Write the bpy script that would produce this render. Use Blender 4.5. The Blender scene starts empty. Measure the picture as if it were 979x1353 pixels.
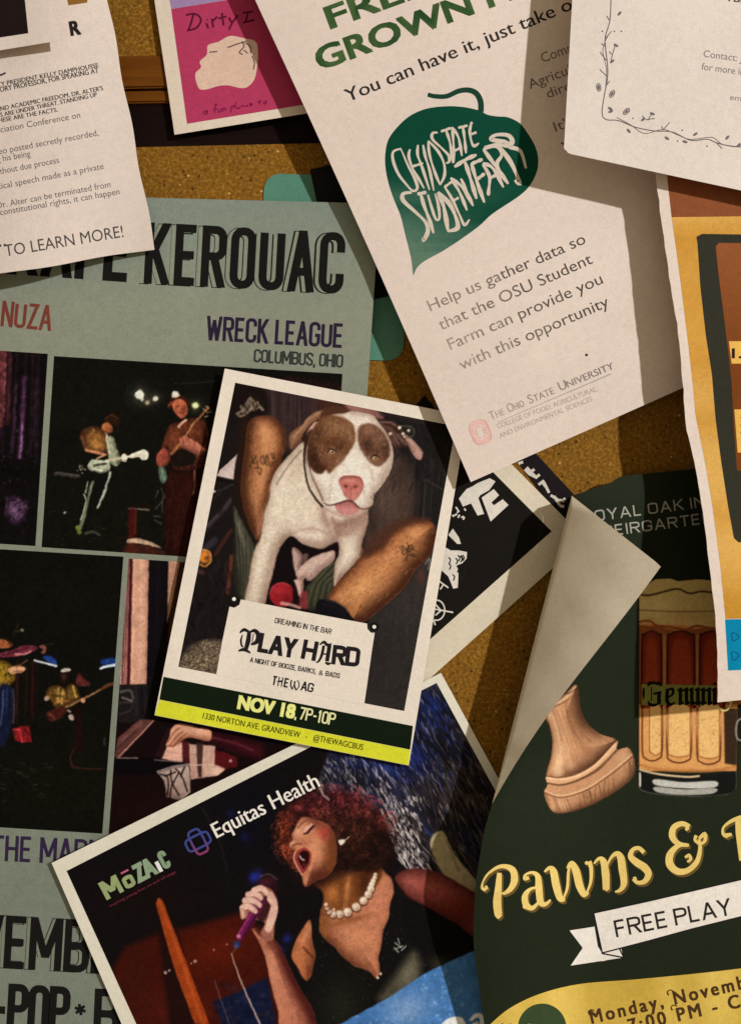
import bpy, bmesh, math, random
import numpy as np
from mathutils import Vector
from mathutils.geometry import tessellate_polygon

random.seed(7)
S = 1.0 / 3000.0            # one picture unit = a third of a millimetre on the board
CX, CY = 489.5, 676.5       # the board point straight in front of the camera
D = 1150.0                  # camera distance from the board, same units

sc = bpy.context.scene
C = sc.collection

# ---------------------------------------------------------------- camera
cam = bpy.data.cameras.new('camera')
cam.sensor_fit = 'VERTICAL'
cam.angle = 2 * math.atan(676.5 / D)
cam.clip_start, cam.clip_end = 0.01, 50
cam_o = bpy.data.objects.new('camera', cam)
cam_o.location = (0, -D * S, 0)
cam_o.rotation_euler = (math.pi / 2, 0, 0)
C.objects.link(cam_o)
sc.camera = cam_o

# ---------------------------------------------------------------- world + lamp
world = bpy.data.worlds.new('World')
sc.world = world
world.use_nodes = True
bg = world.node_tree.nodes['Background']
bg.inputs['Color'].default_value = (1.0, 0.86, 0.62, 1)
bg.inputs['Strength'].default_value = 0.345

lamp = bpy.data.lights.new('ceiling_lamp', 'POINT')
lamp.energy = 266
lamp.color = (0.91, 0.935, 0.965)
lamp.shadow_soft_size = 0.034
lamp_o = bpy.data.objects.new('ceiling_lamp', lamp)
ldir = Vector((1.0, -1.0, 0.42)).normalized()
lamp_o.location = ldir * 2.6
C.objects.link(lamp_o)

sc.view_settings.view_transform = 'Standard'
sc.view_settings.look = 'None'
sc.view_settings.exposure = 0.0
sc.view_settings.gamma = 1.0

# ---------------------------------------------------------------- helpers
EW = 0.86   # how bright a white sheet comes out under the lamp


def lin(c):
    c = np.asarray(c, dtype=np.float64) / 255.0
    return np.where(c <= 0.04045, c / 12.92, ((np.clip(c, 0, 9) + 0.055) / 1.055) ** 2.4)


def ink(c):
    return np.clip(lin(c) / EW, 0.0015, 0.86)


def sst(a, b, x):
    t = np.clip((np.asarray(x, dtype=np.float64) - a) / (b - a), 0, 1)
    return t * t * (3 - 2 * t)


def P(px, py, h):
    """picture position + height above the board -> world"""
    px, py, h = np.broadcast_arrays(np.asarray(px, float), np.asarray(py, float), np.asarray(h, float))
    k = (1 - h / D) * S
    return np.stack([(px - CX) * k, -h * S, -(py - CY) * k], -1)


def tag(o, label=None, cat=None, group=None, kind=None):
    if label: o['label'] = label
    if cat: o['category'] = cat
    if group: o['group'] = group
    if kind: o['kind'] = kind


def thing(name, label, cat, at, group=None):
    o = bpy.data.objects.new(name, None)
    o.empty_display_size = 0.01
    o.location = Vector(P(at[0], at[1], at[2]).tolist())
    C.objects.link(o)
    tag(o, label, cat, group)
    return o


def link(name, me, mat, parent=None):
    o = bpy.data.objects.new(name, me)
    if mat: me.materials.append(mat)
    C.objects.link(o)
    if parent is not None:
        o.parent = parent
        off = Vector((0, 0, 0))
        q = parent
        while q is not None:
            off += q.location
            q = q.parent
        o.location = -off
    return o


def nodes(name):
    m = bpy.data.materials.new(name)
    m.use_nodes = True
    nt = m.node_tree
    b = nt.nodes['Principled BSDF']
    return m, nt, b


def print_mat(name, rough=0.6, grain=0.06, fine=0.05, spec=0.25, bump=0.0):
    """printed or bare paper: the printed colour broken up by paper grain"""
    m, nt, b = nodes(name)
    at = nt.nodes.new('ShaderNodeAttribute'); at.attribute_name = 'Col'
    tc = nt.nodes.new('ShaderNodeTexCoord')
    n1 = nt.nodes.new('ShaderNodeTexNoise'); n1.inputs['Scale'].default_value = 330; n1.inputs['Detail'].default_value = 4
    n2 = nt.nodes.new('ShaderNodeTexNoise'); n2.inputs['Scale'].default_value = 1500; n2.inputs['Detail'].default_value = 1
    n3 = nt.nodes.new('ShaderNodeTexNoise'); n3.inputs['Scale'].default_value = 26; n3.inputs['Detail'].default_value = 3
    geo = nt.nodes.new('ShaderNodeNewGeometry')
    for n in (n1, n2, n3): nt.links.new(geo.outputs['Position'], n.inputs['Vector'])

    def rng(n, a):
        r = nt.nodes.new('ShaderNodeMapRange')
        r.inputs[1].default_value = 0.3; r.inputs[2].default_value = 0.7
        r.inputs[3].default_value = 1 - a; r.inputs[4].default_value = 1 + a
        nt.links.new(n.outputs[0], r.inputs[0]); return r
    a1, a2, a3 = rng(n1, grain), rng(n2, fine), rng(n3, 0.035)
    mu = nt.nodes.new('ShaderNodeMath'); mu.operation = 'MULTIPLY'
    nt.links.new(a1.outputs[0], mu.inputs[0]); nt.links.new(a2.outputs[0], mu.inputs[1])
    mu2 = nt.nodes.new('ShaderNodeMath'); mu2.operation = 'MULTIPLY'
    nt.links.new(mu.outputs[0], mu2.inputs[0]); nt.links.new(a3.outputs[0], mu2.inputs[1])
    vm = nt.nodes.new('ShaderNodeVectorMath'); vm.operation = 'SCALE'
    nt.links.new(at.outputs['Color'], vm.inputs[0]); nt.links.new(mu2.outputs[0], vm.inputs['Scale'])
    nt.links.new(vm.outputs[0], b.inputs['Base Color'])
    b.inputs['Roughness'].default_value = rough
    b.inputs['Specular IOR Level'].default_value = spec
    if bump:
        bp = nt.nodes.new('ShaderNodeBump'); bp.inputs['Strength'].default_value = bump; bp.inputs['Distance'].default_value = 0.0004
        nt.links.new(n1.outputs[0], bp.inputs['Height']); nt.links.new(bp.outputs[0], b.inputs['Normal'])
    return m


PAPER = print_mat('plain_paper', 0.75, 0.035, 0.06, 0.15, 0.06)
INK = print_mat('printer_ink', 0.7, 0.05, 0.08, 0.04)
PHOTO = print_mat('photo_print', 0.7, 0.03, 0.10, 0.03)
CARD = print_mat('coloured_card', 0.7, 0.05, 0.08, 0.05)


def set_col(me, col):
    a = me.color_attributes.new('Col', 'FLOAT_COLOR', 'POINT')
    buf = np.ones((len(me.vertices), 4), np.float32)
    buf[:, :3] = col
    a.data.foreach_set('color', buf.ravel())


def grid_faces(n, m, off=0, flip=False):
    i = np.arange(n - 1)[:, None] * m + np.arange(m - 1)[None, :] + off
    q = np.stack([i, i + 1, i + m + 1, i + m], -1).reshape(-1, 4)
    return q[:, ::-1] if flip else q


def np_mesh(name, v, f):
    me = bpy.data.meshes.new(name)
    me.vertices.add(len(v)); me.vertices.foreach_set('co', np.asarray(v, np.float32).ravel())
    f = np.asarray(f, np.int32)
    me.loops.add(f.size); me.loops.foreach_set('vertex_index', f.ravel())
    me.polygons.add(len(f))
    me.polygons.foreach_set('loop_start', np.arange(len(f), dtype=np.int32) * 4)
    me.polygons.foreach_set('loop_total', np.full(len(f), 4, np.int32))
    me.polygons.foreach_set('use_smooth', np.ones(len(f), bool))
    me.update(calc_edges=True); me.validate()
    return me


def bil(q, u, v):
    q = np.asarray(q, float)
    a = q[0] * (1 - u)[..., None] + q[1] * u[..., None]
    b = q[3] * (1 - u)[..., None] + q[2] * u[..., None]
    return a * (1 - v)[..., None] + b * v[..., None]


def slab(name, gx, gy, gh, col, mat, parent, thick=0.35, back=None):
    """a sheet of paper from a grid of positions: front, back and edges, closed"""
    n, m = gx.shape
    front = P(gx, gy, gh).reshape(-1, 3)
    # thickness along the surface normal
    G = P(gx, gy, gh)
    du = np.gradient(G, axis=1); dv = np.gradient(G, axis=0)
    N = np.cross(du, dv); N /= np.maximum(np.linalg.norm(N, axis=-1, keepdims=True), 1e-12)
    backv = (G - N * thick * S * np.sign(np.sum(N * np.array([0, -1, 0]), -1).mean())).reshape(-1, 3) if True else None
    v = np.concatenate([front, backv])
    k = n * m
    fr = grid_faces(n, m, 0, True)
    # the front has to face the room (-Y)
    a, b_, c_ = front[fr[0, 0]], front[fr[0, 1]], front[fr[0, 2]]
    if np.cross(b_ - a, c_ - b_)[1] > 0: fr = fr[:, ::-1]
    bk = fr[:, ::-1] + k
    idx = np.arange(k).reshape(n, m)
    loop = np.concatenate([idx[0, :], idx[1:, -1], idx[-1, ::-1][1:], idx[::-1, 0][1:-1]])
    nx = np.roll(loop, -1)
    m0, L_ = len(v), len(loop)          # the cut edge has vertices of its own, so that it stays crisp
    v = np.concatenate([v, front[loop], backv[loop]])
    q_ = np.arange(L_); r_ = np.roll(q_, -1)
    rim = np.stack([q_, r_, r_ + L_, q_ + L_], -1) + m0
    me = np_mesh(name, v, np.concatenate([fr, bk, rim]))
    cc = np.broadcast_to(ink(col), (k, 3)) if not callable(col) else ink(col(gx.ravel(), gy.ravel()))
    cb = cc if back is None else np.broadcast_to(ink(back), (k, 3))
    set_col(me, np.concatenate([cc, cb, cc[loop], cb[loop]]))
    o = link(name, me, mat, parent)
    return o


def sheet(name, quad, H, col, parent, mat=None, n=44, warp=None, thick=0.35):
    u, v = np.meshgrid(np.linspace(0, 1, n), np.linspace(0, 1, n))
    g = bil(quad, u, v)
    gx, gy = g[..., 0], g[..., 1]
    if warp: gx, gy = warp(gx, gy, u, v)
    return slab(name, gx, gy, H(gx, gy), col, mat or PAPER, parent, thick)


LV = 0.14   # height of one printed layer above the one below


class Ink:
    """printed marks, gathered in picture units and laid onto a curved sheet as one mesh"""
    def __init__(s):
        s.bm = bmesh.new()
        s.cl = s.bm.verts.layers.float_color.new('Col')
        s.k = 0

    def vert(s, x, y, z, col):
        v = s.bm.verts.new((x, y, z))
        c = col(x, y) if callable(col) else col
        c = ink(c)
        v[s.cl] = (float(c[0]), float(c[1]), float(c[2]), 1)
        return v

    def poly(s, pts, col, lv=0.0):
        tris = tessellate_polygon([[Vector((p[0], p[1], 0)) for p in pts]])
        vs = [s.vert(p[0], p[1], lv, col) for p in pts]
        for t in tris:
            try: s.bm.faces.new([vs[i] for i in t])
            except ValueError: pass

    def strip(s, L, R, col, lv=0.0, closed=False):
        a = [s.vert(p[0], p[1], lv, col) for p in L]
        b = [s.vert(p[0], p[1], lv, col) for p in R]
        n = len(a)
        for i in range(n if closed else n - 1):
            j = (i + 1) % n
            try: s.bm.faces.new((a[i], a[j], b[j], b[i]))
            except ValueError: pass

    def ribbon(s, pts, w, col, lv=0.0, closed=False, cap=False):
        p = np.asarray(pts, float)
        n = len(p)
        w = np.broadcast_to(np.asarray(w, float), (n,)) if np.ndim(w) == 0 else np.interp(np.linspace(0, 1, n), np.linspace(0, 1, len(w)), w)
        L, R = [], []
        for i in range(n):
            pr = p[i - 1] if (closed or i > 0) else None
            nx = p[(i + 1) % n] if (closed or i < n - 1) else None
            d1 = p[i] - pr if pr is not None else None
            d2 = nx - p[i] if nx is not None else None
            def nor(d):
                l = np.hypot(*d)
                return np.array([-d[1], d[0]]) / l if l > 1e-9 else np.zeros(2)
            if d1 is None: m = nor(d2)
            elif d2 is None: m = nor(d1)
            else:
                n1, n2 = nor(d1), nor(d2)
                m = n1 + n2
                l = np.hypot(*m)
                m = n2 if l < 0.3 else m / l * min(1.9, 1.0 / max(0.3, (m / l) @ n2))
            L.append(p[i] + m * w[i] / 2); R.append(p[i] - m * w[i] / 2)
        s.strip(L, R, col, lv, closed)
        if cap and not closed:
            for e in (0, n - 1):
                s.disc(p[e][0], p[e][1], w[e] / 2, col, lv + 0.02, 10)

    def nib(s, pts, w, ang, col, lv=0.0):
        """broad-pen stroke: the pen edge keeps one direction"""
        p = np.asarray(pts, float)
        d = np.array([math.cos(ang), math.sin(ang)]) * w / 2
        s.strip(p + d, p - d, col, lv)

    def disc(s, x, y, r, col, lv=0.0, n=20, ry=None, rot=0):
        ry = ry or r
        pts = []
        for i in range(n):
            a = 2 * math.pi * i / n
            ex, ey = r * math.cos(a), ry * math.sin(a)
            pts.append((x + ex * math.cos(rot) - ey * math.sin(rot), y + ex * math.sin(rot) + ey * math.cos(rot)))
        s.poly(pts, col, lv)

    def quad(s, q, col, lv=0.0, n=12):
        u, v = np.meshgrid(np.linspace(0, 1, n), np.linspace(0, 1, n))
        g = bil(q, u, v)
        vs = [[s.vert(g[i, j, 0], g[i, j, 1], lv, col) for j in range(n)] for i in range(n)]
        for i in range(n - 1):
            for j in range(n - 1):
                s.bm.faces.new((vs[i][j], vs[i][j + 1], vs[i + 1][j + 1], vs[i + 1][j]))

    def text(s, body, p0, p1, cap, col, lv=0.0, bold=0.0, shear=0.0, spacing=1.0, warp=None):
        c = bpy.data.curves.new('lettering', 'FONT')
        c.body = body; c.shear = shear; c.space_character = spacing
        c.resolution_u = 3
        o = bpy.data.objects.new('lettering', c)
        C.objects.link(o)
        dg = bpy.context.evaluated_depsgraph_get()
        me = o.evaluated_get(dg).to_mesh()
        co = np.empty(len(me.vertices) * 3); me.vertices.foreach_get('co', co)
        co = co.reshape(-1, 3)
        if len(co):
            x0, x1 = co[:, 0].min(), co[:, 0].max()
            p0 = np.asarray(p0, float); p1 = np.asarray(p1, float)
            d = p1 - p0; L = np.hypot(*d); d = d / L
            up = np.array([d[1], -d[0]])
            xx = (co[:, 0] - x0) / (x1 - x0) * L
            yy = co[:, 1] / 0.69 * cap
            pp = p0 + xx[:, None] * d + yy[:, None] * up
            e = bold * cap * 1.25
            sh = [(0, 0)] if bold < .012 else [(e, 0), (-e, 0)] if bold < .03 else [(e, e * .6), (-e, e * .6), (-e, -e * .6), (e, -e * .6), (0, 0)]
            for si, (ax_, ay_) in enumerate(sh):
                qq = pp + ax_ * d + ay_ * up
                vs = [s.vert(a, b, lv + .04 * si, col) for a, b in qq]
                for pl in me.polygons:
                    try: s.bm.faces.new([vs[i] for i in pl.vertices])
                    except ValueError: pass
        bpy.data.objects.remove(o); bpy.data.curves.remove(c)

    def build(s, name, H, parent, mat=None, lv=1.0, maxlen=14.0):
        bm = s.bm
        bmesh.ops.triangulate(bm, faces=[f for f in bm.faces if len(f.verts) > 4])
        for _ in range(5):
            e = [x for x in bm.edges if x.calc_length() > maxlen]
            if not e: break
            bmesh.ops.subdivide_edges(bm, edges=e, cuts=1, use_grid_fill=False)
            bmesh.ops.triangulate(bm, faces=[f for f in bm.faces if len(f.verts) > 4])
        if len(bm.verts):
            co = np.array([v.co[:] for v in bm.verts])
            w = P(co[:, 0], co[:, 1], H(co[:, 0], co[:, 1]) + LV * (lv + co[:, 2]))
            for v, c in zip(bm.verts, w): v.co = c
            bm.normal_update()
            fl = [f for f in bm.faces if f.normal.y > 0]
            if fl: bmesh.ops.reverse_faces(bm, faces=fl)
        for f in bm.faces: f.smooth = True
        me = bpy.data.meshes.new(name)
        bm.to_mesh(me); bm.free()
        return link(name, me, mat or INK, parent)


def cat(pts, n=6, closed=False):
    """smooth curve through points"""
    p = np.asarray(pts, float)
    k = len(p)
    out = []
    for i in range(k if closed else k - 1):
        if closed: a, b, c, d = p[i - 1], p[i], p[(i + 1) % k], p[(i + 2) % k]
        else: a, b, c, d = p[max(i - 1, 0)], p[i], p[i + 1], p[min(i + 2, k - 1)]
        for t in np.linspace(0, 1, n, endpoint=False):
            out.append(0.5 * ((2 * b) + (c - a) * t + (2 * a - 5 * b + 4 * c - d) * t * t + (3 * b - a - 3 * c + d) * t ** 3))
    if not closed: out.append(p[-1])
    return np.array(out)


def zm(pts, s, ox, oy):
    return [(x / s + ox, y / s + oy) for x, y in pts]


# ------------------------------------------------- narrow poster lettering, drawn as strokes
def _arc(cx, cy, rx, ry, a0, a1, n=5):
    return [(cx + rx * math.cos(math.radians(a0 + (a1 - a0) * i / n)), cy + ry * math.sin(math.radians(a0 + (a1 - a0) * i / n))) for i in range(n + 1)]


def cond_glyph(ch):
    """strokes in a unit box (y up), width factor"""
    rx, ry = 0.42, 0.17
    O = _arc(1 - rx, 1 - ry, rx, ry, 0, 90) + _arc(rx, 1 - ry, rx, ry, 90, 180) + _arc(rx, ry, rx, ry, 180, 270) + _arc(1 - rx, ry, rx, ry, 270, 360)
    bowl_t = [(0, 1)] + _arc(1 - rx, 1 - .16, rx, .16, 90, 0) + _arc(1 - rx, .5 + .14, rx, .14, 0, -90) + [(0, .5)]
    bowl_b = [(0, .5)] + _arc(1 - rx, .5 - .16, rx, .16, 90, 0) + _arc(1 - rx, .16, rx, .16, 0, -90) + [(0, 0)]
    D_ = [(0, 1)] + _arc(1 - rx, 1 - ry, rx, ry, 90, 0) + _arc(1 - rx, ry, rx, ry, 0, -90) + [(0, 0)]
    C_ = [(1, .7)] + _arc(1 - rx, 1 - ry, rx, ry, 0, 90) + _arc(rx, 1 - ry, rx, ry, 90, 180) + _arc(rx, ry, rx, ry, 180, 270) + _arc(1 - rx, ry, rx, ry, 270, 360) + [(1, .3)]
    S_ = [(1, .74)] + _arc(1 - rx, 1 - ry, rx, ry, 0, 90) + _arc(rx, 1 - ry, rx, ry, 90, 180) + [(0.05, .66), (.5, .5), (.95, .34)] + _arc(1 - rx, ry, rx, ry, 0, -90) + _arc(rx, ry, rx, ry, 270, 180) + [(0, .26)]
    U_ = [(0, 1)] + _arc(rx, ry, rx, ry, 180, 270) + _arc(1 - rx, ry, rx, ry, 270, 360) + [(1, 1)]
    st = [(0, 0), (0, 1)]
    G = {
        'A': ([[(0, 0), (.5, 1.0)], [(.5, 1.0), (1, 0)], [(.2, .3), (.8, .3)]], 1.12),
        'B': ([st, bowl_t, bowl_b], 1), 'C': ([C_], 1), 'D': ([st, D_], 1),
        'E': ([st, [(0, 1), (.85, 1)], [(0, .5), (.75, .5)], [(0, 0), (.85, 0)]], .86),
        'F': ([st, [(0, 1), (.85, 1)], [(0, .5), (.75, .5)]], .82),
        'G': ([C_[:-1] + [(1, .45), (.55, .45)]], 1.02), 'H': ([st, [(1, 0), (1, 1)], [(0, .5), (1, .5)]], 1.02),
        'I': ([st], 0), 'K': ([st, [(.95, 1), (.08, .42)], [(.3, .58), (1, 0)]], 1.04),
        'L': ([st, [(0, 0), (.85, 0)]], .8), 'M': ([st, [(0, 1), (.5, .2)], [(.5, .2), (1, 1)], [(1, 1), (1, 0)]], 1.4),
        'N': ([st, [(0, 1), (1, 0)], [(1, 0), (1, 1)]], 1.05), 'O': ([O + ['c']], 1),
        'P': ([st, bowl_t], .98), 'R': ([st, bowl_t, [(.5, .5), (1, 0)]], 1),
        'S': ([S_], .98), 'T': ([[(0, 1), (1, 1)], [(.5, 1), (.5, 0)]], .95), 'U': ([U_], 1),
        'V': ([[(0, 1), (.5, 0)], [(.5, 0), (1, 1)]], 1.1), 'W': ([[(0, 1), (.25, 0)], [(.25, 0), (.5, .9)], [(.5, .9), (.75, 0)], [(.75, 0), (1, 1)]], 1.6),
        'X': ([[(0, 0), (1, 1)], [(0, 1), (1, 0)]], 1.05), 'Y': ([[(0, 1), (.5, .45)], [(1, 1), (.5, .45)], [(.5, .45), (.5, 0)]], 1.05),
        'Z': ([[(0, 1), (1, 1)], [(1, 1), (0, 0)], [(0, 0), (1, 0)]], .95),
        '-': ([[(0, .45), (.7, .45)]], .6), ',': ([[(0, .06), (-.12, -.16)]], .1), '.': ([[(0, 0), (0, .03)]], 0),
        '1': ([[(.1, .8), (.5, 1)], [(.5, 1), (.5, 0)]], .5), '0': ([O + ['c']], .95), '7': ([[(0, 1), (1, 1)], [(1, 1), (.35, 0)]], .95),
        '3': ([[(0, .8)] + _arc(1 - rx, 1 - ry, rx, ry, 100, 0) + [(.95, .6), (.5, .52), (.95, .44)] + _arc(1 - rx, ry, rx, ry, 0, -100) + [(0, .2)]], .95),
        '8': ([[(.5, .52)] + _arc(.5, .76, .46, .24, 270, -90, 14), [(.5, .52)] + _arc(.5, .26, .5, .26, 90, 450, 14)], .95),
    }
    return G.get(ch, ([], .5))


def cond(ik, body, p0, p1, cap, t, col, lv=0.0, wide=0.42, gap=0.16, lean=0.0, space=0.3, shift=(0, 0)):
    """lay out a line of narrow capitals from p0 to p1; t = stroke thickness"""
    p0 = np.asarray(p0, float) + shift; p1 = np.asarray(p1, float) + shift
    d = p1 - p0; L = np.hypot(*d); d /= L
    up = np.array([d[1], -d[0]]) + d * lean
    adv = []
    for ch in body:
        if ch == ' ': adv.append((0, space))
        else:
            _, w = cond_glyph(ch); adv.append((w * wide, gap))
    tw = sum(a + b for a, b in adv) - adv[-1][1]
    free = L - t
    sx = free / (tw * cap) if tw > 0 else 1.0
    x = t / 2
    for ch, (w, g) in zip(body, adv):
        W = w * cap * sx
        if ch != ' ':
            for i, st in enumerate(cond_glyph(ch)[0]):
                closed = st[-1] == 'c'
                pts = st[:-1] if closed else st
                loc = [(x + a * W, t / 2 + b * (cap - t)) for a, b in pts]
                if not closed and len(loc) == 2:
                    (xa, ya), (xb, yb) = loc
                    if yb < ya: xa, ya, xb, yb = xb, yb, xa, ya
                    dy = yb - ya
                    if dy > 0.12 * cap:          # uprights and slants: ends cut level
                        hw = t / 2 * min(1.35, math.hypot(xb - xa, dy) / dy)
                        ea = t / 2 if ya < t * .6 else 0.0
                        eb = t / 2 if yb > cap - t * .6 else 0.0
                        k = (xb - xa) / dy
                        if abs(k) > 0.02:
                            xa, xb = xa - k * ea * .0, xb + k * eb * .0
                        ya, yb = ya - ea, yb + eb
                        L_, R_ = [(xa - hw, ya), (xb - hw, yb)], [(xa + hw, ya), (xb + hw, yb)]
                    else:
                        xl, xr = (min(xa, xb), max(xa, xb))
                        L_, R_ = [(xl - t * .1, ya + t / 2), (xr + t * .5, yb + t / 2)], [(xl - t * .1, ya - t / 2), (xr + t * .5, yb - t / 2)]
                    f = lambda a: [p0 + d * u + up * w for u, w in a]
                    ik.strip(f(L_), f(R_), col, lv + i * 0.06)
                else:
                    ik.ribbon([p0 + d * u + up * w for u, w in loc], t, col, lv + i * 0.06, closed)
        x += W + g * cap * sx
# ---------------------------------------------------------------- printed photographs: a small painter
rs = np.random.RandomState(11)


class Paint:
    deep = 0.34      # how far the darks are printed denser
    wob = 1.1        # ragged edges, as on a small print

    def __init__(s, x0, y0, x1, y1, bgc):
        s.x0, s.y0 = x0, y0
        s.X, s.Y = np.meshgrid(np.arange(x0, x1 + 1, dtype=float), np.arange(y0, y1 + 1, dtype=float))
        s.A = np.empty(s.X.shape + (3,)); s.A[:] = bgc

    def win(s, xa, ya, xb, yb):
        h, w = s.X.shape
        i0 = max(0, int(math.floor(ya - s.y0))); i1 = min(h, int(math.ceil(yb - s.y0)) + 1)
        j0 = max(0, int(math.floor(xa - s.x0))); j1 = min(w, int(math.ceil(xb - s.x0)) + 1)
        return slice(i0, max(i0, i1)), slice(j0, max(j0, j1))

    def put(s, w, m, col, clip):
        if m.size == 0: return
        if clip is not None: m = m * clip[w]
        c = col(s.X[w], s.Y[w]) if callable(col) else np.asarray(col, float)
        s.A[w] = s.A[w] * (1 - m[..., None]) + c * m[..., None]

    def mask(s, pts, f=1.5, smooth=True):
        p = cat(pts, 5, True) if smooth else np.asarray(pts, float)
        w = s.win(p[:, 0].min() - f - 1, p[:, 1].min() - f - 1, p[:, 0].max() + f + 1, p[:, 1].max() + f + 1)
        X, Y = s.X[w], s.Y[w]
        ins = np.zeros(X.shape, bool); dd = np.full(X.shape, 1e9)
        for (ax, ay), (bx, by) in zip(p, np.roll(p, -1, 0)):
            if (ay > Y).any() or (by > Y).any():
                c = ((ay > Y) != (by > Y))
                if by != ay: ins ^= c & (X < (bx - ax) * (Y - ay) / (by - ay) + ax)
            l2 = (bx - ax) ** 2 + (by - ay) ** 2 + 1e-9
            t = np.clip(((X - ax) * (bx - ax) + (Y - ay) * (by - ay)) / l2, 0, 1)
            dd = np.minimum(dd, (X - ax - t * (bx - ax)) ** 2 + (Y - ay - t * (by - ay)) ** 2)
        sd = np.sqrt(dd) * np.where(ins, 1, -1)
        return w, np.clip(sd / f + 0.5, 0, 1)

    def fill(s, pts, col, f=1.5, a=1.0, smooth=True, clip=None):
        w, m = s.mask(pts, f, smooth)
        s.put(w, m * a, col, clip)
        full = np.zeros(s.X.shape); full[w] = m
        return full

    def rim(s, pts, col, width, a=.7, dx=0.0, dy=0.0, smooth=True):
        """roundness inside an outline: colour that fades in towards its edge (on the side dx, dy)"""
        p = cat(pts, 5, True) if smooth else np.asarray(pts, float)
        w = s.win(p[:, 0].min() - 2, p[:, 1].min() - 2, p[:, 0].max() + 2, p[:, 1].max() + 2)
        X, Y = s.X[w], s.Y[w]
        if X.size < 9: return
        ins = np.zeros(X.shape, bool); dd = np.full(X.shape, 1e9); nx = np.zeros(X.shape); ny = np.zeros(X.shape)
        for (ax, ay), (bx, by) in zip(p, np.roll(p, -1, 0)):
            if by != ay: ins ^= ((ay > Y) != (by > Y)) & (X < (bx - ax) * (Y - ay) / (by - ay) + ax)
            l2 = (bx - ax) ** 2 + (by - ay) ** 2 + 1e-9
            t = np.clip(((X - ax) * (bx - ax) + (Y - ay) * (by - ay)) / l2, 0, 1)
            ex, ey = X - ax - t * (bx - ax), Y - ay - t * (by - ay)
            d2 = ex * ex + ey * ey
            k = d2 < dd
            dd = np.where(k, d2, dd); nx = np.where(k, ex, nx); ny = np.where(k, ey, ny)
        sd = np.sqrt(dd) + 1e-6
        m = np.exp(-(sd / width) ** 1.4) * a * np.where(ins, 1.0, np.clip(.5 - sd / 3.2, 0, 1))
        if dx or dy:
            l = math.hypot(dx, dy)
            m = m * np.clip(.25 - (nx * dx + ny * dy) / sd / l, 0, 1)
        s.put(w, m, col, None)

    def line(s, pts, wd, col, f=1.2, a=1.0, smooth=True, clip=None):
        p = cat(pts, 5) if smooth and len(pts) > 2 else np.asarray(pts, float)
        ws = np.interp(np.linspace(0, 1, len(p)), np.linspace(0, 1, len(wd)), wd) if np.ndim(wd) else np.full(len(p), float(wd))
        mw = ws.max() / 2 + f + 1
        w = s.win(p[:, 0].min() - mw, p[:, 1].min() - mw, p[:, 0].max() + mw, p[:, 1].max() + mw)
        X, Y = s.X[w], s.Y[w]
        sd = np.full(X.shape, -1e9)
        for i in range(len(p) - 1):
            (ax, ay), (bx, by) = p[i], p[i + 1]
            l2 = (bx - ax) ** 2 + (by - ay) ** 2 + 1e-9
            t = np.clip(((X - ax) * (bx - ax) + (Y - ay) * (by - ay)) / l2, 0, 1)
            sd = np.maximum(sd, (ws[i] * (1 - t) + ws[i + 1] * t) / 2 - np.hypot(X - ax - t * (bx - ax), Y - ay - t * (by - ay)))
        s.put(w, np.clip(sd / f + 0.5, 0, 1) * a, col, clip)

    def blob(s, x, y, rx, ry, col, a=1.0, rot=0.0, clip=None, hard=1.0):
        R = max(rx, ry) * 2.4
        w = s.win(x - R, y - R, x + R, y + R)
        X, Y = s.X[w] - x, s.Y[w] - y
        c, q = math.cos(math.radians(rot)), math.sin(math.radians(rot))
        d = ((X * c + Y * q) / rx) ** 2 + ((-X * q + Y * c) / ry) ** 2
        s.put(w, np.exp(-(d ** hard)) * a, col, clip)

    def dot(s, x, y, r, col, f=1.2, a=1.0, clip=None):
        w = s.win(x - r - 2, y - r - 2, x + r + 2, y + r + 2)
        s.put(w, np.clip((r - np.hypot(s.X[w] - x, s.Y[w] - y)) / f + 0.5, 0, 1) * a, col, clip)

    def noise(s, scale, ax=1.0, seed=0):
        r = np.random.RandomState(seed)
        h, w = s.X.shape
        gh, gw = int(h / (scale * ax)) + 3, int(w / scale) + 3
        g = r.rand(gh, gw)
        y = np.arange(h) / (scale * ax); x = np.arange(w) / scale
        yi, xi = y.astype(int), x.astype(int)
        fy = (y - yi)[:, None]; fx = (x - xi)[None, :]
        fy = fy * fy * (3 - 2 * fy); fx = fx * fx * (3 - 2 * fx)
        a = g[yi][:, xi] * (1 - fx) + g[yi][:, xi + 1] * fx
        b = g[yi + 1][:, xi] * (1 - fx) + g[yi + 1][:, xi + 1] * fx
        return a * (1 - fy) + b * fy

    def mottle(s, amp, scale, seed=0, add=0.0, ax=1.0, clip=None):
        n = (s.noise(scale, ax, seed) - 0.5) * 2
        m = 1 if clip is None else clip
        s.A *= (1 + amp * n * m)[..., None]
        if add: s.A += (add * n * m)[..., None]

    def sample(s, px, py):
        h, w = s.X.shape
        x = np.clip(px - s.x0, 0, w - 1.001); y = np.clip(py - s.y0, 0, h - 1.001)
        xi, yi = x.astype(int), y.astype(int)
        fx, fy = (x - xi)[..., None], (y - yi)[..., None]
        A = s.A
        return (A[yi, xi] * (1 - fx) + A[yi, xi + 1] * fx) * (1 - fy) + (A[yi + 1, xi] * (1 - fx) + A[yi + 1, xi + 1] * fx) * fy

    def soften(s, n=1):
        for _ in range(n):
            A = s.A
            p = np.pad(A, ((1, 1), (1, 1), (0, 0)), 'edge')
            s.A = (p[:-2, 1:-1] + p[2:, 1:-1] + p[1:-1, :-2] + p[1:-1, 2:] + 4 * A) / 8

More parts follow.
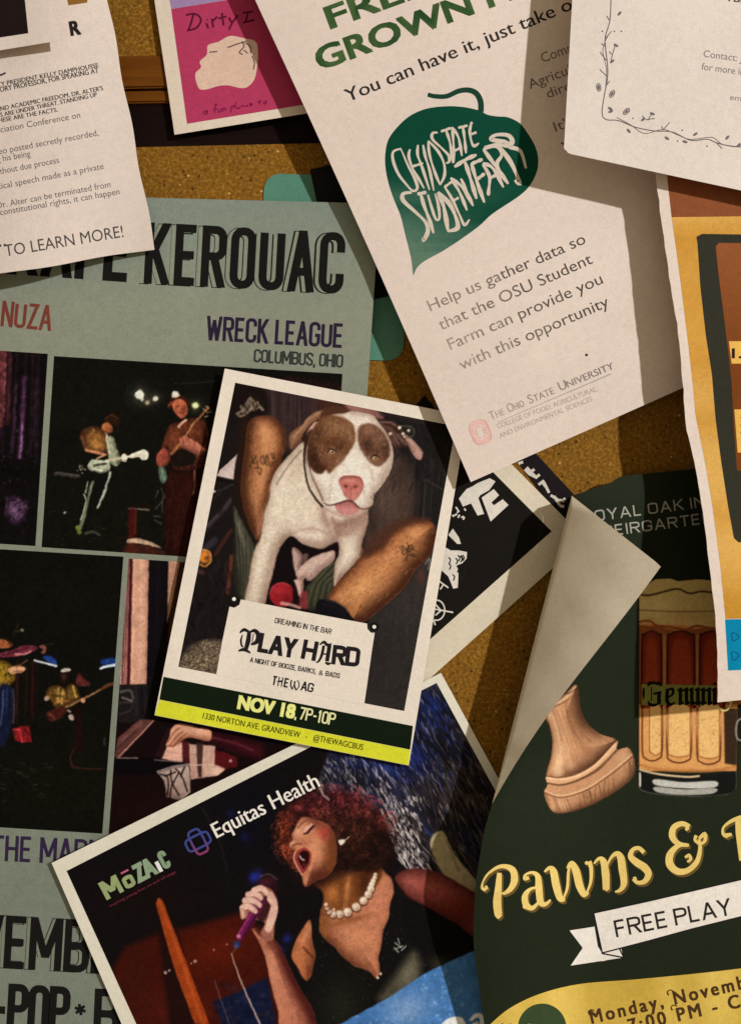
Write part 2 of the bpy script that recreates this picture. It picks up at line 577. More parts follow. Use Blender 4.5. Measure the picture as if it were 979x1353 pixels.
    def mesh(s, name, quad, H, parent, lv=1.0, step=1.0, mat=None, keep=None):
        q = np.asarray(quad, float)
        nu = int(max(np.hypot(*(q[1] - q[0])), np.hypot(*(q[2] - q[3]))) / step) + 2
        nv = int(max(np.hypot(*(q[3] - q[0])), np.hypot(*(q[2] - q[1]))) / step) + 2
        u, v = np.meshgrid(np.linspace(0, 1, nu), np.linspace(0, 1, nv))
        g = bil(q, u, v)
        X, Y = g[..., 0], g[..., 1]
        V = P(X, Y, H(X, Y) + LV * lv).reshape(-1, 3)
        f = grid_faces(nv, nu, 0, True)
        a, b_, c_ = V[f[0, 0]], V[f[0, 1]], V[f[0, 2]]
        if np.cross(b_ - a, c_ - b_)[1] > 0: f = f[:, ::-1]
        wx = (s.noise(3.0, 1, 71) - .5) * s.wob + (s.noise(7.0, 1, 72) - .5) * s.wob * 1.6
        wy = (s.noise(3.0, 1, 73) - .5) * s.wob + (s.noise(7.0, 1, 74) - .5) * s.wob * 1.6
        xi = np.clip(np.rint(X.ravel() - s.x0).astype(int), 0, s.X.shape[1] - 1); yi = np.clip(np.rint(Y.ravel() - s.y0).astype(int), 0, s.X.shape[0] - 1)
        cc = s.sample(X.ravel() + wx[yi, xi], Y.ravel() + wy[yi, xi])
        lum = cc.mean(1, keepdims=True)
        cc = cc * (1 - s.deep * (1 - sst(20, 130, lum)))      # the printer's dense blacks
        col = ink(np.clip(cc, 3, 250))
        if keep is not None:
            k = keep(X.ravel()[f].mean(1), Y.ravel()[f].mean(1))
            f = f[k]
            used = np.unique(f); re = np.zeros(len(V), np.int64); re[used] = np.arange(len(used))
            V = V[used]; col = col[used]; f = re[f]
        me = np_mesh(name, V, f)
        set_col(me, col)
        return link(name, me, mat or PHOTO, parent)


def inside(poly, X, Y):
    p = np.asarray(poly, float)
    r = np.zeros(X.shape, bool)
    for (ax, ay), (bx, by) in zip(p, np.roll(p, -1, 0)):
        if by != ay: r ^= ((ay > Y) != (by > Y)) & (X < (bx - ax) * (Y - ay) / (by - ay) + ax)
    return r
# ================================================================ the notice board
def cork_mat():
    m, nt, b = nodes('cork')
    geo = nt.nodes.new('ShaderNodeNewGeometry')
    def tex(kind, scale, detail=3, rough=0.6):
        n = nt.nodes.new(kind); n.inputs['Scale'].default_value = scale
        if kind == 'ShaderNodeTexNoise':
            n.inputs['Detail'].default_value = detail; n.inputs['Roughness'].default_value = rough
        nt.links.new(geo.outputs['Position'], n.inputs['Vector']); return n
    n1 = tex('ShaderNodeTexNoise', 640, 6, 0.8); n2 = tex('ShaderNodeTexNoise', 60, 3); vo = tex('ShaderNodeTexVoronoi', 760)
    cr = nt.nodes.new('ShaderNodeValToRGB')
    e = cr.color_ramp.elements
    e[0].position = 0.30; e[0].color = (*ink((84, 50, 8)), 1)
    e[1].position = 0.76; e[1].color = (*ink((184, 134, 56)), 1)
    k = cr.color_ramp.elements.new(0.5); k.color = (*ink((122, 81, 17)), 1)
    nt.links.new(n1.outputs[0], cr.inputs[0])
    mr = nt.nodes.new('ShaderNodeMapRange'); mr.inputs[1].default_value = 0.3; mr.inputs[2].default_value = 0.7
    mr.inputs[3].default_value = 0.9; mr.inputs[4].default_value = 1.1
    nt.links.new(n2.outputs[0], mr.inputs[0])
    mv = nt.nodes.new('ShaderNodeMapRange'); mv.inputs[1].default_value = 0.0; mv.inputs[2].default_value = 0.7
    mv.inputs[3].default_value = 1.12; mv.inputs[4].default_value = 0.86
    nt.links.new(vo.outputs['Distance'], mv.inputs[0])
    mm = nt.nodes.new('ShaderNodeMath'); mm.operation = 'MULTIPLY'
    nt.links.new(mr.outputs[0], mm.inputs[0]); nt.links.new(mv.outputs[0], mm.inputs[1])
    vm = nt.nodes.new('ShaderNodeVectorMath'); vm.operation = 'SCALE'
    nt.links.new(cr.outputs[0], vm.inputs[0]); nt.links.new(mm.outputs[0], vm.inputs['Scale'])
    # dark bark flecks and a few pale chips
    last = vm.outputs[0]
    for scale, lo_, hi_, colr, seed in ((210, 0.10, 0.17, (40, 22, 6), 0.0), (150, 0.05, 0.09, (214, 178, 120), 3.1), (95, 0.03, 0.045, (14, 8, 4), 7.7)):
        mp_ = nt.nodes.new('ShaderNodeMapping'); mp_.inputs['Location'].default_value = (seed, seed, seed)
        nt.links.new(geo.outputs['Position'], mp_.inputs['Vector'])
        v2 = nt.nodes.new('ShaderNodeTexVoronoi'); v2.inputs['Scale'].default_value = scale
        nt.links.new(mp_.outputs[0], v2.inputs['Vector'])
        f_ = nt.nodes.new('ShaderNodeMapRange'); f_.inputs[1].default_value = lo_; f_.inputs[2].default_value = hi_
        f_.inputs[3].default_value = 0.75; f_.inputs[4].default_value = 0.0
        nt.links.new(v2.outputs['Distance'], f_.inputs[0])
        mx = nt.nodes.new('ShaderNodeMix'); mx.data_type = 'RGBA'
        nt.links.new(f_.outputs[0], mx.inputs[0]); nt.links.new(last, mx.inputs[6]); mx.inputs[7].default_value = (*ink(colr), 1)
        last = mx.outputs[2]
    nt.links.new(last, b.inputs['Base Color'])
    b.inputs['Roughness'].default_value = 0.85; b.inputs['Specular IOR Level'].default_value = 0.15
    bp = nt.nodes.new('ShaderNodeBump'); bp.inputs['Strength'].default_value = 0.35; bp.inputs['Distance'].default_value = 0.0006
    nt.links.new(n1.outputs[0], bp.inputs['Height']); nt.links.new(bp.outputs[0], b.inputs['Normal'])
    return m


def wood_mat(name, lo, hi, rough=0.5):
    m, nt, b = nodes(name)
    geo = nt.nodes.new('ShaderNodeNewGeometry')
    mp = nt.nodes.new('ShaderNodeMapping'); mp.inputs['Scale'].default_value = (0.06, 1, 1)
    nt.links.new(geo.outputs['Position'], mp.inputs['Vector'])
    n = nt.nodes.new('ShaderNodeTexNoise'); n.inputs['Scale'].default_value = 420; n.inputs['Detail'].default_value = 4
    nt.links.new(mp.outputs[0], n.inputs['Vector'])
    cr = nt.nodes.new('ShaderNodeValToRGB')
    cr.color_ramp.elements[0].position = 0.3; cr.color_ramp.elements[0].color = (*ink(lo), 1)
    cr.color_ramp.elements[1].position = 0.7; cr.color_ramp.elements[1].color = (*ink(hi), 1)
    nt.links.new(n.outputs[0], cr.inputs[0]); nt.links.new(cr.outputs[0], b.inputs['Base Color'])
    b.inputs['Roughness'].default_value = rough; b.inputs['Specular IOR Level'].default_value = 0.06
    return m


CORK = cork_mat()
TRIM = wood_mat('oak_trim', (84, 45, 8), (106, 60, 14))
SHADED_WOOD = wood_mat('dark_wood_with_shade', (15, 6, 5), (25, 11, 9), 0.6)  # dark wood with the rail's shade painted into its colour


def bar(name, quad, h0, h1, mat, parent, bevel=1.5):
    """a box with bevelled edges standing from h0 to h1 above the board"""
    bm = bmesh.new()
    vs = [bm.verts.new(P(x, y, 0) * np.array([1, 0, 1]) + np.array([0, -h * S, 0])) for h in (h0, h1) for x, y in quad]
    bm.faces.new(vs[0:4]); bm.faces.new(vs[4:8][::-1])
    for i in range(4): bm.faces.new((vs[i], vs[i + 4], vs[(i + 1) % 4 + 4], vs[(i + 1) % 4]))
    bmesh.ops.recalc_face_normals(bm, faces=bm.faces[:])
    if bevel: bmesh.ops.bevel(bm, geom=bm.edges[:], offset=bevel * S, segments=2, affect='EDGES')
    me = bpy.data.meshes.new(name); bm.to_mesh(me); bm.free()
    return link(name, me, mat, parent)


board = thing('notice_board', 'cork notice board with an oak rail across its upper left, behind all the flyers', 'notice board', (490, 1000, 0))
def ry(x, y): return y - 0.022 * (x - 250)
bar('cork_panel', [(-1000, ry(-1000, 193)), (2000, ry(2000, 193)), (2000, 2300), (-1000, 2300)], -14, 0, CORK, board, 0)
bar('cork_panel', [(-1000, -900), (2000, -900), (2000, ry(2000, 73)), (-1000, ry(-1000, 73))], -14, 0.5, CORK, board, 0)
rail = bar('rail', [(-1000, ry(-1000, 74)), (2000, ry(2000, 74)), (2000, ry(2000, 117)), (-1000, ry(-1000, 117))], -12, 5, TRIM, board, 2)
bar('beading', [(-1000, ry(-1000, 120)), (2000, ry(2000, 120)), (2000, ry(2000, 136)), (-1000, ry(-1000, 136))], -12, 4, TRIM, rail, 2)
bar('recess', [(-1000, ry(-1000, 117.2)), (2000, ry(2000, 117.2)), (2000, ry(2000, 119.8)), (-1000, ry(-1000, 119.8))], -12, -3, SHADED_WOOD, rail, 0)
bar('recess', [(-1000, ry(-1000, 136.2)), (2000, ry(2000, 136.2)), (2000, ry(2000, 192.5)), (-1000, ry(-1000, 192.5))], -14, -1.5, SHADED_WOOD, board, 0)  # strip below the rail, near black to hold the rail's painted shadow


# ================================================================ cards tucked behind
def round_card(name, label, cx, cy, w, hgt, rot, rad, h, col, catg='card'):
    root = thing(name, label, catg, (cx, cy, h))
    k = 8
    out = []
    for (sx, sy, a0) in ((1, -1, -90), (1, 1, 0), (-1, 1, 90), (-1, -1, 180)):
        for i in range(k + 1):
            a = math.radians(a0 + 90 * i / k)
            out.append((sx * (w / 2 - rad) + rad * math.cos(a), sy * (hgt / 2 - rad) + rad * math.sin(a)))
    c, s_ = math.cos(math.radians(rot)), math.sin(math.radians(rot))
    pts = [(cx + x * c - y * s_, cy + x * s_ + y * c) for x, y in out]
    bm = bmesh.new()
    f = [bm.verts.new(P(x, y, h)) for x, y in pts]; b = [bm.verts.new(P(x, y, h - 0.6) ) for x, y in pts]
    bm.faces.new(f); bm.faces.new(b[::-1])
    for i in range(len(f)): bm.faces.new((f[i], b[i], b[(i + 1) % len(f)], f[(i + 1) % len(f)]))
    bmesh.ops.recalc_face_normals(bm, faces=bm.faces[:])
    me = bpy.data.meshes.new('card_sheet'); bm.to_mesh(me); bm.free()
    set_col(me, ink(col))
    link('card_sheet', me, CARD, root)
    return root

round_card('card', 'teal card with rounded corners, tucked behind the grey green concert poster', 441, 353, 190, 243, 1.5, 22, 1.6, (80, 124, 104))
round_card('card', 'black card between the teal card and the white sheet with a green leaf', 487, 302, 118, 186, -12.5, 2, 2.8, (26, 23, 24))
cc_ = thing('card', 'small black card corner showing above the top edge of the dog flyer', 'card', (570, 560, 2))
sheet('card_sheet', [(561, 522), (604, 578), (575, 602), (533, 554)], lambda x, y: 2.0 + 0 * np.asarray(x), (24, 21, 20), cc_, CARD, 8)

# ================================================================ pink flyer, upper left
pk = thing('flyer', 'pink flyer with a white blob drawing and a wide white border, across the oak rail', 'flyer', (320, 80, 8))
Hpk = lambda x, y: 9 + 3 * np.sin((np.asarray(x) - 200) / 120.0) + 0 * np.asarray(y)
sheet('paper', [(182, -149), (410, -186), (459, 141), (231, 178)], Hpk, (208, 190, 172), pk)
def pink(x, y):
    return (166, 54, 86)
I = Ink(); I.quad([(226.5, 12), (400, -16), (424.5, 134.5), (247.5, 163.5)], pink, 0, 14)
fld = I.build('pink_panel', Hpk, pk)
I = Ink(); I.quad([(203, -120), (383, -150), (401.5, -16.5), (226.5, 11.8)], (150, 122, 160), 0, 12)
I.build('lavender_panel', Hpk, pk)
I = Ink()
z = 3.263
bl = zm([(190, 320), (215, 290), (210, 265), (240, 235), (245, 195), (290, 180), (340, 155), (400, 165), (450, 180), (460, 230), (455, 300), (440, 350), (400, 380), (330, 368), (285, 372), (240, 385), (205, 380)], z, 200, 0)
I.poly(cat(bl, 5, True), (205, 172, 152), 0.3)
for a in ([(330, 205), (370, 190), (410, 178)], [(390, 178), (400, 200), (380, 225), (395, 235)], [(405, 185), (425, 200), (430, 230)], [(250, 225), (285, 222)], [(435, 240), (445, 270), (440, 300)], [(400, 215), (415, 230)]):
    I.ribbon(cat(zm(a, z, 200, 0), 5), 1.6, (90, 70, 66), 0.6)
I.build('blob_drawing', Hpk, pk, lv=1.2)
I = Ink()
dk = (84, 18, 44)
hand = [[(150, 65), (190, 60), (215, 85), (195, 120), (155, 132)], [(182, 62), (172, 100), (160, 130)], [(238, 100), (246, 122)], [(240, 84), (243, 87)], [(262, 80), (268, 118)], [(264, 92), (285, 72)], [(305, 55), (312, 110)], [(290, 80), (325, 70)], [(335, 75), (350, 95), (372, 65)], [(352, 92), (335, 128)], [(395, 55), (440, 50)], [(418, 52), (408, 92)], [(395, 98), (445, 85)]]
for a in hand: I.ribbon(cat(zm(a, z, 200, 0), 6), 2.6, dk, 0.5 + 0.04 * hand.index(a))
I.build('handwritten_title', Hpk, pk, lv=1.2)
I = Ink()
x0 = 215
for i, a in enumerate(([(12, -8), (2, -10), (0, 0), (10, 2), (14, -12), (14, 6)], [(46, -18), (52, -32), (58, -26)], [(50, -26), (46, 4)], [(40, -10), (58, -12)], [(64, -8), (64, 4), (74, 2), (76, -10)], [(82, 4), (82, -8), (92, -8), (92, 2)], [(116, 14), (120, -14), (132, -10), (122, -2)], [(138, -28), (136, 0)], [(148, -4), (144, 2), (156, 0), (158, -8)], [(166, 0), (168, -8), (178, 0)], [(190, -8), (184, -2), (192, 0)], [(200, -4), (208, -8), (198, -10), (202, 0), (210, -2)], [(240, -20), (240, 0)], [(230, -12), (252, -14)], [(262, -8), (258, 0), (268, 0), (270, -10), (262, -8)])):
    q = [(x0 + 12 + px, 490 - 0.165 * px + py) for px, py in a]
    I.ribbon(cat(zm(q, z, 200, 0), 5), 1.5, (120, 22, 66), 0.5 + 0.03 * (i % 6))
I.build('handwritten_line', Hpk, pk, lv=1.2)

# ================================================================ black and white band flyers behind
er = thing('sticker', 'black strip with pale block letters, squeezed behind the edge of the white bordered black flyer', 'sticker', (720, 650, 2))
He = lambda x, y: 1.2 + 0 * np.asarray(x)
sheet('paper', [(640, 548), (668, 556), (764, 660), (745, 694)], He, (28, 22, 24), er, INK, 20)
I = Ink(); z, ox, oy = 4.662, 560, 590
W_ = (196, 186, 172)
for i, a in enumerate(([(580, 105), (610, 95)], [(620, 140), (650, 170), (690, 190), (712, 172)], [(632, 128), (690, 190)], [(650, 160), (680, 140)], [(705, 235), (740, 210)], [(722, 212), (752, 250)], [(738, 220), (770, 285)], [(780, 300), (835, 335)], [(800, 305), (835, 360)], [(835, 330), (855, 335), (870, 318)], [(835, 365), (862, 370)])):
    I.ribbon(zm(a, z, ox, oy), 3.6, W_, 0.4 + 0.06 * (i % 5))
I.build('lettering', He, er)

bf = thing('flyer', 'black flyer with white band lettering, skull drawing and broad white border beside the dog flyer', 'flyer', (640, 730, 4))
Hb = lambda x, y: 2.8 + 0.4 * sst(700, 600, x)
sheet('paper', [(404, 756), (623, 560), (773, 712), (437, 1014)], Hb, (206, 192, 168), bf, None, 30)
I = Ink(); I.quad([(420, 730), (595, 567), (728.5, 702), (450, 950)], (24, 20, 17), 0, 22)
I.build('black_panel', Hb, bf)
I = Ink(); wt = (208, 198, 184)
def zp(a): return zm(a, 4.662, 560, 590)
I.poly(zp([(215, 320), (262, 262), (300, 245), (330, 225), (405, 195), (440, 215), (400, 270), (345, 300), (335, 318), (370, 415), (330, 425), (290, 350), (240, 370)]), wt, 0)
I.poly(zp([(355, 315), (430, 262), (462, 300), (415, 345), (430, 362), (485, 325), (520, 360), (410, 462)]), wt, 0)
I.poly(zp([(150, 545), (178, 505), (215, 560), (228, 600), (205, 600)]), wt, 0)
I.build('band_lettering', Hb, bf, lv=1.6)
I = Ink()
r5 = random.Random(5)
I.poly(zp([(130, 620), (165, 640), (215, 640), (265, 650), (262, 690), (235, 720), (205, 730), (212, 790), (208, 870), (180, 875), (150, 800), (105, 760)]), wt, 0)
for k in range(13):
    x, y = r5.uniform(150, 245), r5.uniform(650, 800)
    I.ribbon(cat(zp([(x, y), (x + 12, y + 16), (x + 4, y + 38)]), 4), 1.7, (30, 26, 22), 0.6 + 0.05 * (k % 5))
for k in range(9):
    x, y = r5.uniform(185, 250), r5.uniform(380, 440)
    I.ribbon(zp([(x, y), (x + r5.uniform(-18, 18), y + r5.uniform(-20, 20))]), 2.2, wt, 0.2 + 0.05 * k)
I.build('skull_drawing', Hb, bf, lv=1.6)
I = Ink()
I.ribbon([(560 + (78 + 50 * math.cos(t)) / 4.662, 590 + (1008 + 62 * math.sin(t)) / 4.662) for t in np.linspace(-1.9, 1.9, 20)], 1.8, wt, 0)
for a in ([(60, 1000), (180, 1022)], [(60, 960), (105, 1010), (70, 1040)], [(95, 830), (150, 870)], [(120, 850), (100, 880)], [(60, 1070), (70, 1100)]):
    I.ribbon(zp(a), 2.0, wt, 0.3 + 0.05 * a[0][1] / 300)
I.build('circle_mark', Hb, bf, lv=1.6)
# ================================================================ grey green concert poster
ks = thing('poster', 'grey green concert poster with four dark stage photographs and tall black capitals', 'poster', (200, 700, 5))
def Hk(x, y):
    x = np.asarray(x, float); y = np.asarray(y, float)
    return 5 + 15 * sst(250, 500, x) * sst(600, 330, y)
def greygreen(x, y):
    x = np.asarray(x); y = np.asarray(y)
    return np.stack([np.interp(y, [250, 410, 1170], c) for c in ([122, 132, 117], [131, 134, 122], [120, 117, 108])], -1)
sheet('paper', [(-250, 250), (502, 269), (420, 1500), (-335, 1470)], Hk, greygreen, ks, CARD, 60)

BLK = (24, 22, 20)
I = Ink()
grey = (122, 130, 118)
hl = [("KEROUAC", (190, 374.5), (453, 388.5), 81)]
for body, a, b, cp in hl:
    cond(I, body, a, b, cp, 12.2, BLK, 0.0, wide=.34, gap=.24, shift=(-5.8, .6))
    cond(I, body, a, b, cp - 2, 9.4, (130, 133, 116), 0.5, wide=.34, gap=.24, shift=(-5.8, -.4))
    cond(I, body, a, b, cp, 10.8, BLK, 1.0, wide=.34, gap=.24)
cond(I, "KAFE", (10, 362), (171, 373), 78, 12.2, BLK, 1.0, wide=.36, gap=.2)
I.build('headline', Hk, ks)
I = Ink(); cond(I, "NUZA", (1, 431), (68, 437.5), 34, 4.3, (114, 56, 45), 0, wide=.40, gap=.2)
I.build('band_name', Hk, ks)
I = Ink(); cond(I, "WRECK LEAGUE", (272, 449.5), (452.5, 460), 32.5, 4.4, (42, 31, 52), 0, wide=.36, gap=.19, space=.24)
I.build('band_name', Hk, ks)
I = Ink(); cond(I, "COLUMBUS, OHIO", (335, 478.5), (453, 486), 17.5, 2.6, (46, 50, 48), 0, wide=.38, gap=.16, space=.22)
I.build('caption', Hk, ks)
I = Ink(); cond(I, "THE MARN", (-12, 1137), (135, 1144), 34, 4.5, (48, 34, 60), 0, wide=.38, gap=.19, space=.26)
I.build('band_name', Hk, ks)
I = Ink()
cond(I, "VEMBER", (-34, 1277), (186, 1290), 70, 11.0, BLK, 0, wide=.38, gap=.19, shift=(-4.2, 0))
cond(I, "VEMBER", (-34, 1277), (186, 1290), 68, 9, (119, 121, 106), .5, wide=.38, gap=.19, shift=(-4.2, -1))
cond(I, "VEMBER", (-34, 1277), (186, 1290), 70, 9.6, BLK, 1.0, wide=.38, gap=.19)
I.build('date_line', Hk, ks)
I = Ink()
cond(I, "-POP", (-12, 1364), (91, 1370), 66, 10, BLK, 0, wide=.4, gap=.2)
cond(I, "BR", (123, 1372), (190, 1375), 66, 10, BLK, 0, wide=.4, gap=.13)
for k in range(6):
    a = math.radians(60 * k + 20)
    I.ribbon([(106.5, 1334), (106.5 + 7.5 * math.cos(a), 1334 + 7.5 * math.sin(a))], 4, BLK, 0.03 * k)
I.build('music_line', Hk, ks)

# ---- stage photographs
def fibre(p, m, n, box, cols, L=6, ang=80, w=1.2, a=.4):
    """short strokes that give cloth, skin or hair its texture inside an outline"""
    for k in range(n):
        x, y = rs.uniform(box[0], box[2]), rs.uniform(box[1], box[3])
        t = math.radians(ang + rs.uniform(-14, 14)); l = rs.uniform(.4, 1) * L
        p.line([(x, y), (x + l * math.cos(t), y + l * math.sin(t))], rs.uniform(.6, 1.3) * w, cols[k % len(cols)], 1.4, a, False, m)

z, ox, oy = 3.06, 0, 440
def q3(a): return zm(a, z, ox, oy)

p = Paint(-215, 440, 66, 726, (20, 15, 14))
for k in range(60):
    x = rs.uniform(-205, 60); c = [(80, 38, 44), (52, 26, 48), (84, 48, 74), (36, 18, 20), (20, 12, 14)][k % 5]
    p.line([(x, 455), (x - 4, rs.uniform(550, 612))], rs.uniform(1.5, 5), c, 3, rs.uniform(.3, .7), False)
p.line([(4, 463), (1, 560)], 8, (136, 62, 64), 4, .8, False); p.line([(14, 465), (11, 560)], 5, (104, 44, 50), 4, .8, False); p.line([(8, 465), (6, 550)], 1.5, (176, 96, 96), 2, .6, False)
p.line([(33, 500), (27, 604)], 6, (92, 50, 90), 4, .9, False); p.line([(30, 560), (27, 606)], 2, (170, 120, 160), 2, .6, False); p.line([(22, 510), (17, 596)], 4, (84, 46, 80), 4, .8, False); p.line([(49, 500), (45, 580)], 3, (66, 38, 58), 3, .8, False)
p.blob(20, 622, 70, 12, (16, 11, 13), .95)
m_ = p.fill([(8, 664), (18, 655), (32, 662), (38, 676), (28, 692), (12, 690)], (58, 36, 58), 5, .8)
for k in range(26): p.line([(rs.uniform(6, 38), rs.uniform(657, 690)), (rs.uniform(6, 38), rs.uniform(657, 690))], 1.2, (120, 84, 118), 1.6, .5, False)
for k in range(18): p.dot(rs.uniform(0, 50), rs.uniform(560, 640), rs.uniform(.6, 1.2), (120, 92, 112), 1.5, .6)
for k in range(30): p.line([(x := rs.uniform(-200, 55), y := rs.uniform(625, 715)), (x + rs.uniform(-6, 6), y + rs.uniform(-4, 4))], 1.5, (52, 40, 44), 2, .5, False)
p.mottle(.25, 6, 41); p.mottle(.12, 2, 1, 2)
p.mesh('stage_photo', [(-205, 450), (63.7, 467.5), (47.4, 721.5), (-225, 704)], Hk, ks, 1.0, 1.3)

qz = lambda a: zm(a, 3.33, 50, 465)
p = Paint(50, 465, 460, 745, (22, 20, 14))
p.blob(180, 690, 150, 60, (28, 23, 14), .6); p.blob(120, 520, 90, 60, (26, 24, 16), .7)
for k in range(60): p.blob(rs.uniform(55, 300), rs.uniform(470, 735), rs.uniform(3, 12), rs.uniform(3, 12), [(32, 28, 20), (14, 13, 10)][k % 2], .35)
for x, y, r, c in ((184.6, 522, 5.6, (232, 226, 206)), (206, 526.6, 3.2, (232, 222, 204)), (195, 532, 2.6, (180, 160, 132)), (258.5, 536, 4.2, (186, 192, 112)), (258.5, 536, 2.2, (244, 244, 210))):
    p.blob(x, y, r * 2.4, r * 2.4, c, .22); p.dot(x, y, r, c, 1.8)
p.line([(185, 517), (188, 528)], 5, (236, 230, 214), 2, .8, False); p.line(qz([(600, 140), (700, 135), (790, 128)]), 1, (74, 70, 60), 1.2, .6)
p.line(qz([(80, 535), (180, 548)]), 4.5, (84, 76, 70), 2, .8, False); p.line(qz([(82, 530), (178, 543)]), 1.2, (120, 110, 104), 1.2, .7, False)
# guitarist with the pale guitar
pants = p.fill(qz([(235, 535), (320, 525), (318, 560), (285, 640), (262, 690), (250, 640), (215, 780), (175, 790), (195, 690), (215, 600)]), (20, 19, 16), 2)
sh = p.fill(qz([(188, 372), (205, 340), (245, 328), (285, 338), (305, 362), (312, 410), (305, 440), (262, 448), (222, 436), (206, 396)]), (142, 92, 46), 2.2)
p.rim(qz([(188, 372), (205, 340), (245, 328), (285, 338), (305, 362), (312, 410), (305, 440), (262, 448), (222, 436), (206, 396)]), (62, 32, 18), 6, .85)
p.blob(*qz([(262, 405)])[0], 10, 9, (178, 124, 60), .7, 0, sh); p.blob(*qz([(200, 365)])[0], 5, 5, (84, 40, 26), .8, 0, sh); fibre(p, sh, 40, (106, 565, 145, 600), [(100, 60, 30), (190, 140, 76)], 6, 70)
p.line(qz([(195, 375), (212, 420), (240, 438), (280, 446)]), [4, 5, 4.5, 3.5], (128, 78, 48), 2, .85); p.line(qz([(215, 432), (262, 442), (300, 452)]), [3, 3.5, 3], (196, 132, 92), 1.6, .9)
sl = p.fill(qz([(312, 372), (335, 378), (350, 425), (366, 478), (348, 502), (322, 488), (310, 440)]), (158, 158, 128), 1.8)
p.rim(qz([(312, 372), (335, 378), (350, 425), (366, 478), (348, 502), (322, 488), (310, 440)]), (70, 70, 52), 4, .8, .6, -.2); fibre(p, sl, 30, (142, 575, 162, 615), [(96, 96, 72), (204, 204, 178)], 6, 75)
p.line(qz([(302, 358), (308, 400), (316, 445)]), 3, (206, 202, 178), 1.5, .9)
p.fill(qz([(283, 318), (300, 290), (322, 272), (348, 278), (360, 305), (352, 330), (334, 322), (312, 312), (294, 322)]), (54, 26, 15), 1.8)
p.line(qz([(300, 292), (325, 280), (350, 292)]), 1.6, (120, 66, 34), 1.5, .7); p.line(qz([(310, 302), (335, 300), (352, 318)]), 1.2, (92, 48, 26), 1.3, .6)
p.fill(qz([(284, 322), (306, 310), (328, 324), (332, 344), (318, 357), (298, 352), (284, 338)]), (168, 98, 56), 1.6); p.blob(*qz([(322, 345)])[0], 3, 3, (96, 48, 28), .7); p.line(qz([(300, 352), (296, 366)]), 4, (130, 74, 44), 2, .8, False)
gb_ = p.fill(qz([(222, 500), (236, 476), (262, 472), (288, 478), (312, 470), (320, 492), (314, 522), (282, 532), (252, 528), (232, 520)]), (182, 184, 158), 1.6)
p.rim(qz([(222, 500), (236, 476), (262, 472), (288, 478), (312, 470), (320, 492), (314, 522), (282, 532), (252, 528), (232, 520)]), (84, 84, 66), 4, .8, 0, 1)
p.line(qz([(248, 500), (300, 492)]), 3, (66, 58, 44), 1.5, .85, False); p.line(qz([(242, 515), (285, 522)]), 2, (230, 230, 212), 1.3, .8, False); p.line(qz([(262, 468), (290, 455)]), 3, (200, 150, 112), 1.6, .9, False)
for k in range(14): x, y = qz([(rs.uniform(172, 235), rs.uniform(500, 535))])[0]; p.dot(x, y, rs.uniform(.6, 1.4), (150, 150, 128), 1.2, .8)
p.line(qz([(312, 474), (372, 464), (430, 452)]), [3.2, 2.6, 2.6], (186, 172, 140), 1.3)
p.fill(qz([(398, 458), (432, 440), (468, 431), (487, 444), (484, 470), (462, 474), (446, 462), (415, 466)]), (222, 214, 192), 1.5); p.dot(*qz([(383, 463)])[0], 4.4, (226, 212, 192), 1.6); p.line(qz([(372, 478), (388, 480)]), 2.5, (200, 182, 160), 1.4, .9, False)
p.line(qz([(244, 572), (232, 610), (222, 660), (205, 720), (188, 775)]), [3.2, 4.2, 2.2, 4.2, 5], (132, 140, 104), 1.8, .85); p.line(qz([(222, 572), (212, 620)]), 2, (170, 174, 150), 1.3, .8, False); p.line(qz([(204, 625), (215, 650), (206, 690), (190, 740)]), 1.6, (200, 204, 176), 1.2, .85)
p.line(qz([(320, 530), (306, 580), (286, 640), (264, 686)]), [3, 2.6, 3.2, 2.4], (176, 178, 160), 1.5, .95); p.line(qz([(176, 772), (184, 792)]), 6, (124, 140, 56), 2, .9, False); p.line(qz([(210, 800), (245, 792), (272, 806)]), 3.5, (84, 80, 70), 2, .85)
p.dot(*qz([(120, 707)])[0], 1.6, (190, 182, 170), 1.3, .8)
# guitarist in the brown shirt
PT = qz([(572, 522), (640, 505), (740, 510), (738, 600), (716, 720), (690, 895), (568, 895), (560, 780), (552, 650)])
pt_ = p.fill(PT, (60, 20, 13), 2.2); p.rim(PT, (24, 9, 7), 8, .7); fibre(p, pt_, 120, (215, 615, 275, 735), [(92, 32, 22), (32, 10, 8), (74, 26, 18)], 22, 95, 1.6, .45)
p.line(qz([(690, 522), (692, 570), (684, 625)]), 2.2, (156, 100, 88), 1.6, .8); p.line(qz([(672, 690), (650, 880)]), 2, (96, 36, 28), 2, .5, False)
TS = qz([(560, 372), (584, 322), (622, 308), (690, 290), (738, 306), (752, 360), (748, 440), (738, 490), (690, 515), (608, 515), (580, 470), (575, 435), (548, 430)])
ts = p.fill(TS, (116, 56, 34), 2.2); p.rim(TS, (48, 20, 13), 9, .85, .6, .4); p.rim(TS, (60, 26, 16), 4, .6); fibre(p, ts, 110, (215, 552, 275, 618), [(150, 78, 48), (74, 32, 20)], 12, 72, 1.6, .4)
p.blob(*qz([(600, 380)])[0], 8, 12, (138, 70, 42), .6, 0, ts); p.line(qz([(570, 440), (600, 470), (640, 500)]), 3, (50, 20, 14), 3, .7)
p.fill(qz([(588, 448), (625, 425), (668, 432), (694, 462), (682, 492), (630, 506), (592, 498)]), (26, 19, 15), 3, .9)
p.fill(qz([(526, 448), (552, 424), (580, 442), (580, 480), (560, 508), (536, 508), (522, 482)]), (158, 74, 58), 1.8); p.rim(qz([(526, 448), (552, 424), (580, 442), (580, 480), (560, 508), (536, 508), (522, 482)]), (78, 32, 26), 4, .7, .7, .5)
